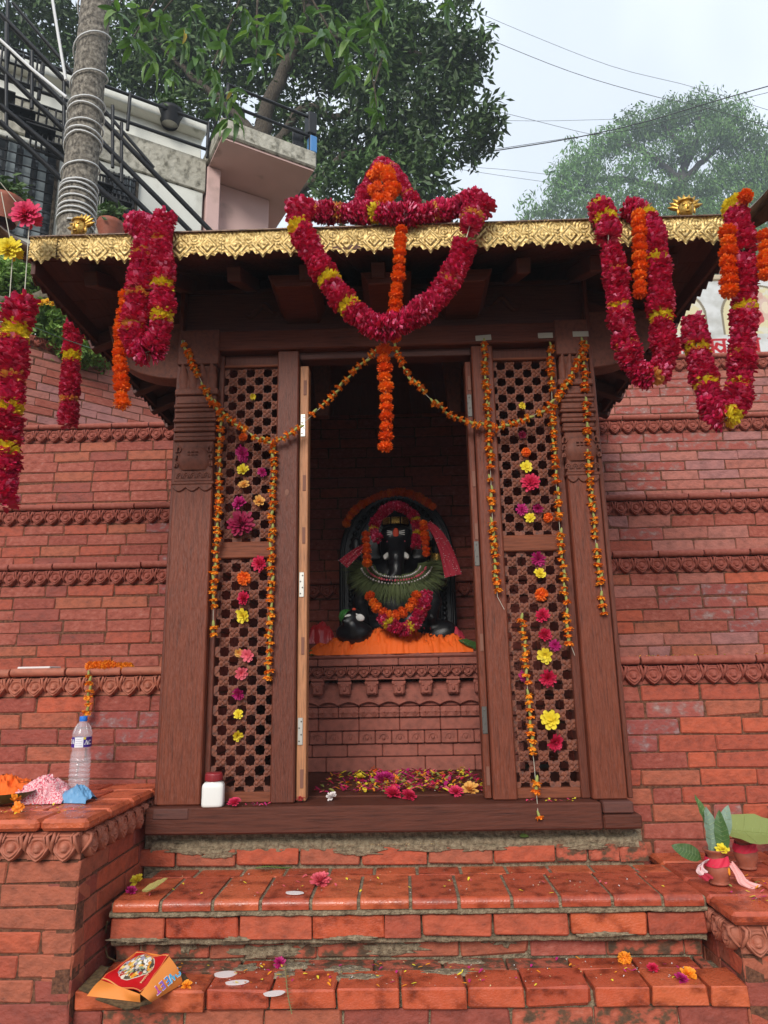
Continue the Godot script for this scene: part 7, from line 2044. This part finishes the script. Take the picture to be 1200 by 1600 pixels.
	# barred panels beneath the treads
	for q in [[Vector3(-4.305, 8.449, -6.376), Vector3(-3.943, 8.046, -6.594)], [Vector3(-4.166, 7.842, -6.460), Vector3(-3.725, 7.599, -6.725)], [Vector3(-3.988, 7.512, -6.567), Vector3(-3.701, 7.246, -6.740)], [Vector3(-3.414, 7.190, -6.912), Vector3(-3.240, 6.757, -7.017)], [Vector3(-3.266, 6.999, -7.001), Vector3(-3.040, 6.752, -7.137)], [Vector3(-3.102, 6.770, -7.099), Vector3(-2.822, 6.735, -7.268)]]:
		var a: Vector3 = q[0]; var c: Vector3 = q[1]
		var y0 := minf(a.y, c.y); var y1 := maxf(a.y, c.y)
		for k in 7:
			var u := k / 6.0
			var e := a.lerp(c, u)
			bar.call(sr, "grille_bar", Vector3(e.x, y0, e.z), Vector3(e.x, y1, e.z), 0.011)
		for k in 3:
			var y := lerpf(y0, y1, k / 2.0)
			bar.call(sr, "grille_bar", Vector3(a.x, y, a.z), Vector3(c.x, y, c.z), 0.014)
	for k in 9:
		var e: Vector3 = Vector3(-4.307, 7.822, -6.434).lerp(Vector3(-2.831, 6.575, -7.321), k / 8.0)
		var b := B.new()
		b.box(e - sr.position, Vector3(0.30, 0.02, 0.26), 0.004, fr)
		part(sr, "tread", b.mesh(), M.iron)
	# flower pots on the roof edge and by the stair foot
	for q in [["dark round flower pot on the house roof edge", Vector3(-2.884, 8.723, -7.755), 0.17, 0.16, M.iron], ["brown flower pot at the foot of the iron stair", Vector3(-3.123, 6.380, -6.795), 0.15, 0.16, M.terracotta], ["brown flower pot at the left edge below the barred window", Vector3(-3.997, 6.298, -6.270), 0.2, 0.2, M.terracotta]]:
		var fp := thing("flower_pot", q[0], "flower pot", q[1], "flower pots by the house")
		var b := B.new()
		var r: float = q[2]; var hh: float = q[3]
		b.lathe([Vector2(r * 0.6, -hh), Vector2(r * 0.95, 0.0), Vector2(r, 0.01), Vector2(r, 0.05), Vector2(r * 0.85, 0.05), Vector2(r * 0.8, 0.0), Vector2(0, 0.0)], 20)
		part(fp, "pot", b.mesh(), q[4])
		crown(fp, [[fp.position + Vector3(0, 0.16, 0), Vector3(r, 0.16, r)]], leaf_cluster(8, 0.1, 0.03, 0.06, 560), M.farleaf, 1500.0, 0.3, 51, 0.0)
	# utility pole wound with white rope
	var pl := thing("concrete_pole", "weathered concrete pole wound with white rope at upper left", "pole", Vector3(-2.84, 3.4, -5.5))
	var b := B.new()
	b.tube(PackedVector3Array([Vector3(0, -0.2, 0), Vector3(0, 2.4, 0), Vector3(-0.005, 5.4, 0)]), PackedFloat32Array([0.152, 0.148, 0.13]), 24)
	part(pl, "shaft", b.mesh(), M.pole)
	b = B.new()
	var pts := PackedVector3Array()
	var turns := [2.02, 2.10, 2.15, 2.20, 2.27, 2.34, 2.40, 2.43, 2.60, 2.93, 2.98, 3.06, 3.24, 3.30, 3.58, 4.0, 4.55, 5.0]
	for k in turns.size() - 1:
		for s in 24:
			var u := s / 24.0
			var a := TAU * u + k * TAU
			var y: float = lerpf(turns[k], turns[k + 1], u)
			pts.push_back(Vector3(sin(a) * 0.16, y + 0.02 * cos(a), cos(a) * 0.16))
	b.tube(pts, PackedFloat32Array([0.0085]), 6)
	part(pl, "rope", b.mesh(), M.rope)
	b = B.new()
	b.tube(PackedVector3Array([Vector3(-3.220, 7.890, -5.400), Vector3(-3.118, 7.435, -5.400), Vector3(-3.009, 6.958, -5.400)]), PackedFloat32Array([0.014]), 6)
	single("hanging_rope", b.mesh(), M.rope, "white rope hanging beside the concrete pole", "rope")
	b = B.new()
	b.tube(PackedVector3Array([Vector3(-3.649, 7.391, -5.350), Vector3(-3.311, 7.043, -5.350), Vector3(-2.959, 6.717, -5.350)]), PackedFloat32Array([0.014]), 6)
	single("hanging_rope", b.mesh(), M.rope, "white cable slanting in from the left to the concrete pole", "rope")

func make_wires():
	var k := 0
	for q in [["thin wire crossing the sky from the big tree to the upper right", [Vector3(1.717, 22.333, -18.000), Vector3(4.430, 20.732, -18.000), Vector3(6.870, 19.433, -18.000), Vector3(9.098, 18.639, -18.000), Vector3(11.434, 17.629, -18.000)], 0.006], ["twin wire sloping across the sky below the topmost wire", [Vector3(1.294, 21.732, -18.000), Vector3(3.427, 20.465, -18.000), Vector3(5.692, 19.250, -18.000), Vector3(7.919, 18.344, -18.000), Vector3(9.208, 17.948, -18.000), Vector3(11.355, 17.073, -18.000)], 0.0084], ["wire sloping from the tree down towards the misty tree", [Vector3(-0.170, 21.373, -20.000), Vector3(2.923, 20.080, -20.000), Vector3(4.701, 19.450, -20.000), Vector3(6.453, 18.854, -20.000), Vector3(8.190, 18.364, -20.000)], 0.0072], ["level wire across the middle of the sky", [Vector3(-0.192, 20.083, -20.000), Vector3(1.943, 19.689, -20.000), Vector3(4.486, 19.409, -20.000), Vector3(7.656, 19.354, -20.000)], 0.006], ["thick sagging cable running from the left to the upper right", [Vector3(-2.897, 14.832, -16.000), Vector3(-0.860, 14.654, -16.000), Vector3(1.507, 14.798, -16.000), Vector3(3.370, 15.019, -16.000), Vector3(5.071, 15.288, -16.000), Vector3(6.788, 15.676, -16.000), Vector3(8.532, 16.207, -16.000), Vector3(10.286, 16.702, -16.000)], 0.0144], ["second sagging wire just below the thick cable", [Vector3(-2.895, 14.714, -16.000), Vector3(-0.183, 14.687, -16.000), Vector3(1.846, 14.863, -16.000), Vector3(4.902, 15.275, -16.000), Vector3(6.601, 15.484, -16.000), Vector3(8.688, 16.099, -16.000), Vector3(10.258, 16.499, -16.000)], 0.0072], ["faint wire low in the sky right of the finial", [Vector3(-0.207, 16.313, -18.000), Vector3(1.683, 16.152, -18.000), Vector3(3.556, 15.927, -18.000), Vector3(5.035, 15.653, -18.000)], 0.0054], ["lowest faint wire right of the finial", [Vector3(-0.205, 16.424, -18.000), Vector3(1.681, 16.086, -18.000), Vector3(3.542, 15.688, -18.000), Vector3(5.016, 15.394, -18.000)], 0.0054]]:
		var b := B.new()
		var p := along(q[1], 0.7)
		b.tube(p, PackedFloat32Array([q[2]]), 5)
		single("overhead_wire", b.mesh(), M.wire, q[0], "wire", Transform3D.IDENTITY, "overhead wires")
		k += 1

func make_painted_wall():
	var t := thing("painted_wall", "whitewashed wall with faded paintings and red lettering at upper right", "wall", Vector3(2.9, 3.6, -5.0))
	bx(t, "wall", Vector3(1.5, 3.55, -5.2), Vector3(4.6, 4.40, -4.92), M.lime, 0.01)
	bx(t, "coping", Vector3(1.5, 4.40, -5.22), Vector3(4.6, 4.45, -4.90), mat(lin(0.5, 0.42, 0.3), 0.9), 0.01)
	# flat painting: arches, pale figures and red letters, in a computed picture
	var W := 512; var H := 176
	var img := Image.create(W, H, false, Image.FORMAT_RGB8)
	var f := noise(0.02, 71, 5)
	for y in H:
		for x in W:
			var n := f.get_noise_2d(x, y)
			var c := Color(0.80, 0.81, 0.81).lerp(Color(0.66, 0.66, 0.64), clampf(n + 0.3, 0, 1))
			var u := fmod(x / 128.0, 1.0) * 128.0
			var arch := Vector2((u - 64.0) / 52.0, (minf(y, 75.0) - 75.0) / 62.0).length()
			if y < 118 and arch < 1.0: c = c.lerp(Color(0.82, 0.77, 0.58), 0.75 if n > -0.15 else 0.35)
			if y < 118 and absf(arch - 1.0) < 0.035: c = Color(0.5, 0.47, 0.4)
			img.set_pixel(x, y, c)
	var blot := func(cx: float, cy: float, rx: float, ry: float, c: Color):
		for y in range(maxi(0, int(cy - ry)), mini(H, int(cy + ry))):
			for x in range(maxi(0, int(cx - rx)), mini(W, int(cx + rx))):
				if Vector2((x - cx) / rx, (y - cy) / ry).length() < 1.0 + 0.35 * f.get_noise_2d(x * 3.0, y * 3.0): img.set_pixel(x, y, img.get_pixel(x, y).lerp(c, 0.8))
	var stroke := func(pts: Array, r: float, c: Color):
		for s in pts.size() - 1:
			for e in 24:
				var p: Vector2 = (pts[s] as Vector2).lerp(pts[s + 1], e / 24.0)
				for y in range(maxi(0, int(p.y - r)), mini(H, int(p.y + r) + 1)):
					for x in range(maxi(0, int(p.x - r)), mini(W, int(p.x + r) + 1)):
						if Vector2(x, y).distance_to(p) <= r: img.set_pixel(x, y, img.get_pixel(x, y).lerp(c, 0.6))
	var red := Color(0.66, 0.1, 0.14)
	for k in 4:
		var x := 64.0 + 128.0 * k
		blot.call(x, 62.0, 22.0, 30.0, Color(0.78, 0.66, 0.62)); blot.call(x, 36.0, 11.0, 12.0, Color(0.76, 0.6, 0.55))
		blot.call(x - 6, 82.0, 14.0, 18.0, Color(0.70, 0.22, 0.26)); blot.call(x + 12.0, 62.0, 5.0, 14.0, Color(0.85, 0.8, 0.7))
	# letters hanging from a head line, as in the script of the place
	var x := 10.0
	while x < W - 30:
		stroke.call([Vector2(x, 128), Vector2(x + 36, 128)], 2.2, red)
		for s in 2:
			var ox := x + 6 + s * 17
			stroke.call([Vector2(ox + 8, 128), Vector2(ox + 8, 160)], 2.2, red)
			stroke.call([Vector2(ox + 8, 142), Vector2(ox - 2, 136), Vector2(ox - 5, 146), Vector2(ox + 2, 154), Vector2(ox + 8, 148)] if int(x) % 3 else [Vector2(ox - 5, 134), Vector2(ox + 2, 140), Vector2(ox - 4, 148), Vector2(ox + 4, 158)], 2.4, red)
		x += 48.0
	var m := mat(Color(1, 1, 1), 0.9, {tex = ImageTexture.create_from_image(img), tri = false})
	var b := B.new()
	b.quad(Vector3(1.75, 3.73, -4.914) - t.position, Vector3(4.4, 3.73, -4.914) - t.position, Vector3(4.4, 4.40, -4.914) - t.position, Vector3(1.75, 4.40, -4.914) - t.position)
	part(t, "painted_panel", b.mesh(), m)

func _ready():
	# camera
	var cam := Camera3D.new()
	cam.name = "camera"; add_child(cam)
	cam.position = Vector3(0, 1.5, 0)
	cam.rotation_degrees = Vector3(13.1, 1.25, -1.03)
	cam.fov = 72.05; cam.near = 0.05; cam.far = 400.0
	# overcast sky and a weak, very soft sun
	var sky := ProceduralSkyMaterial.new()
	sky.sky_top_color = Color(0.85, 0.89, 0.94)
	sky.sky_horizon_color = Color(0.79, 0.845, 0.90)
	sky.sky_curve = 0.25
	sky.ground_bottom_color = Color(0.32, 0.28, 0.26); sky.ground_horizon_color = Color(0.5, 0.48, 0.46)
	sky.sun_angle_max = 0.0
	# soft cloud structure
	var cl := ntex(noise(0.008, 15, 4), [[0.0, Color(1, 1, 1, 0.0)], [0.45, Color(1, 1, 1, 0.08)], [0.7, Color(1, 1, 1, 0.3)], [1.0, Color(1, 1, 1, 0.4)]], 512)
	cl.width = 1024
	sky.sky_cover = cl; sky.sky_cover_modulate = Color(1, 1, 1, 0.45)
	sky.energy_multiplier = 0.63
	var we := WorldEnvironment.new(); we.name = "environment"; add_child(we)
	var env := Environment.new()
	we.environment = env
	env.background_mode = Environment.BG_SKY
	env.sky = Sky.new(); env.sky.sky_material = sky
	env.tonemap_mode = Environment.TONE_MAPPER_LINEAR
	env.tonemap_exposure = 2.05
	env.sdfgi_enabled = true; env.ssao_enabled = true; env.ssil_enabled = true
	env.fog_enabled = true; env.fog_density = 0.0026; env.fog_light_color = Color(0.86, 0.9, 0.94)
	var sun := DirectionalLight3D.new()
	sun.name = "sun"; add_child(sun)
	sun.light_energy = 0.5; sun.light_angular_distance = 25.0; sun.light_color = Color(1.0, 0.98, 0.95); sun.shadow_enabled = true
	sun.rotation_degrees = Vector3(-30, -12, 0)
	rng.seed = 4711
	make_materials()
	make_flower_meshes()
	# setting
	make_ground(); make_walls(); make_steps()
	platform("higher brick platform left of the steps, carrying bottle and cloths", -2.5, -0.975, -2.255, 1.10, true)
	platform("lower brick platform right of the steps, carrying clay pots", 0.955, 2.4, -2.28, 0.82, false)
	make_house(); make_trees(); make_wires(); make_painted_wall()
	# shrine
	make_shrine(); make_inside()
	make_idol(); make_garlands(); make_lattice_flowers(); make_offerings()
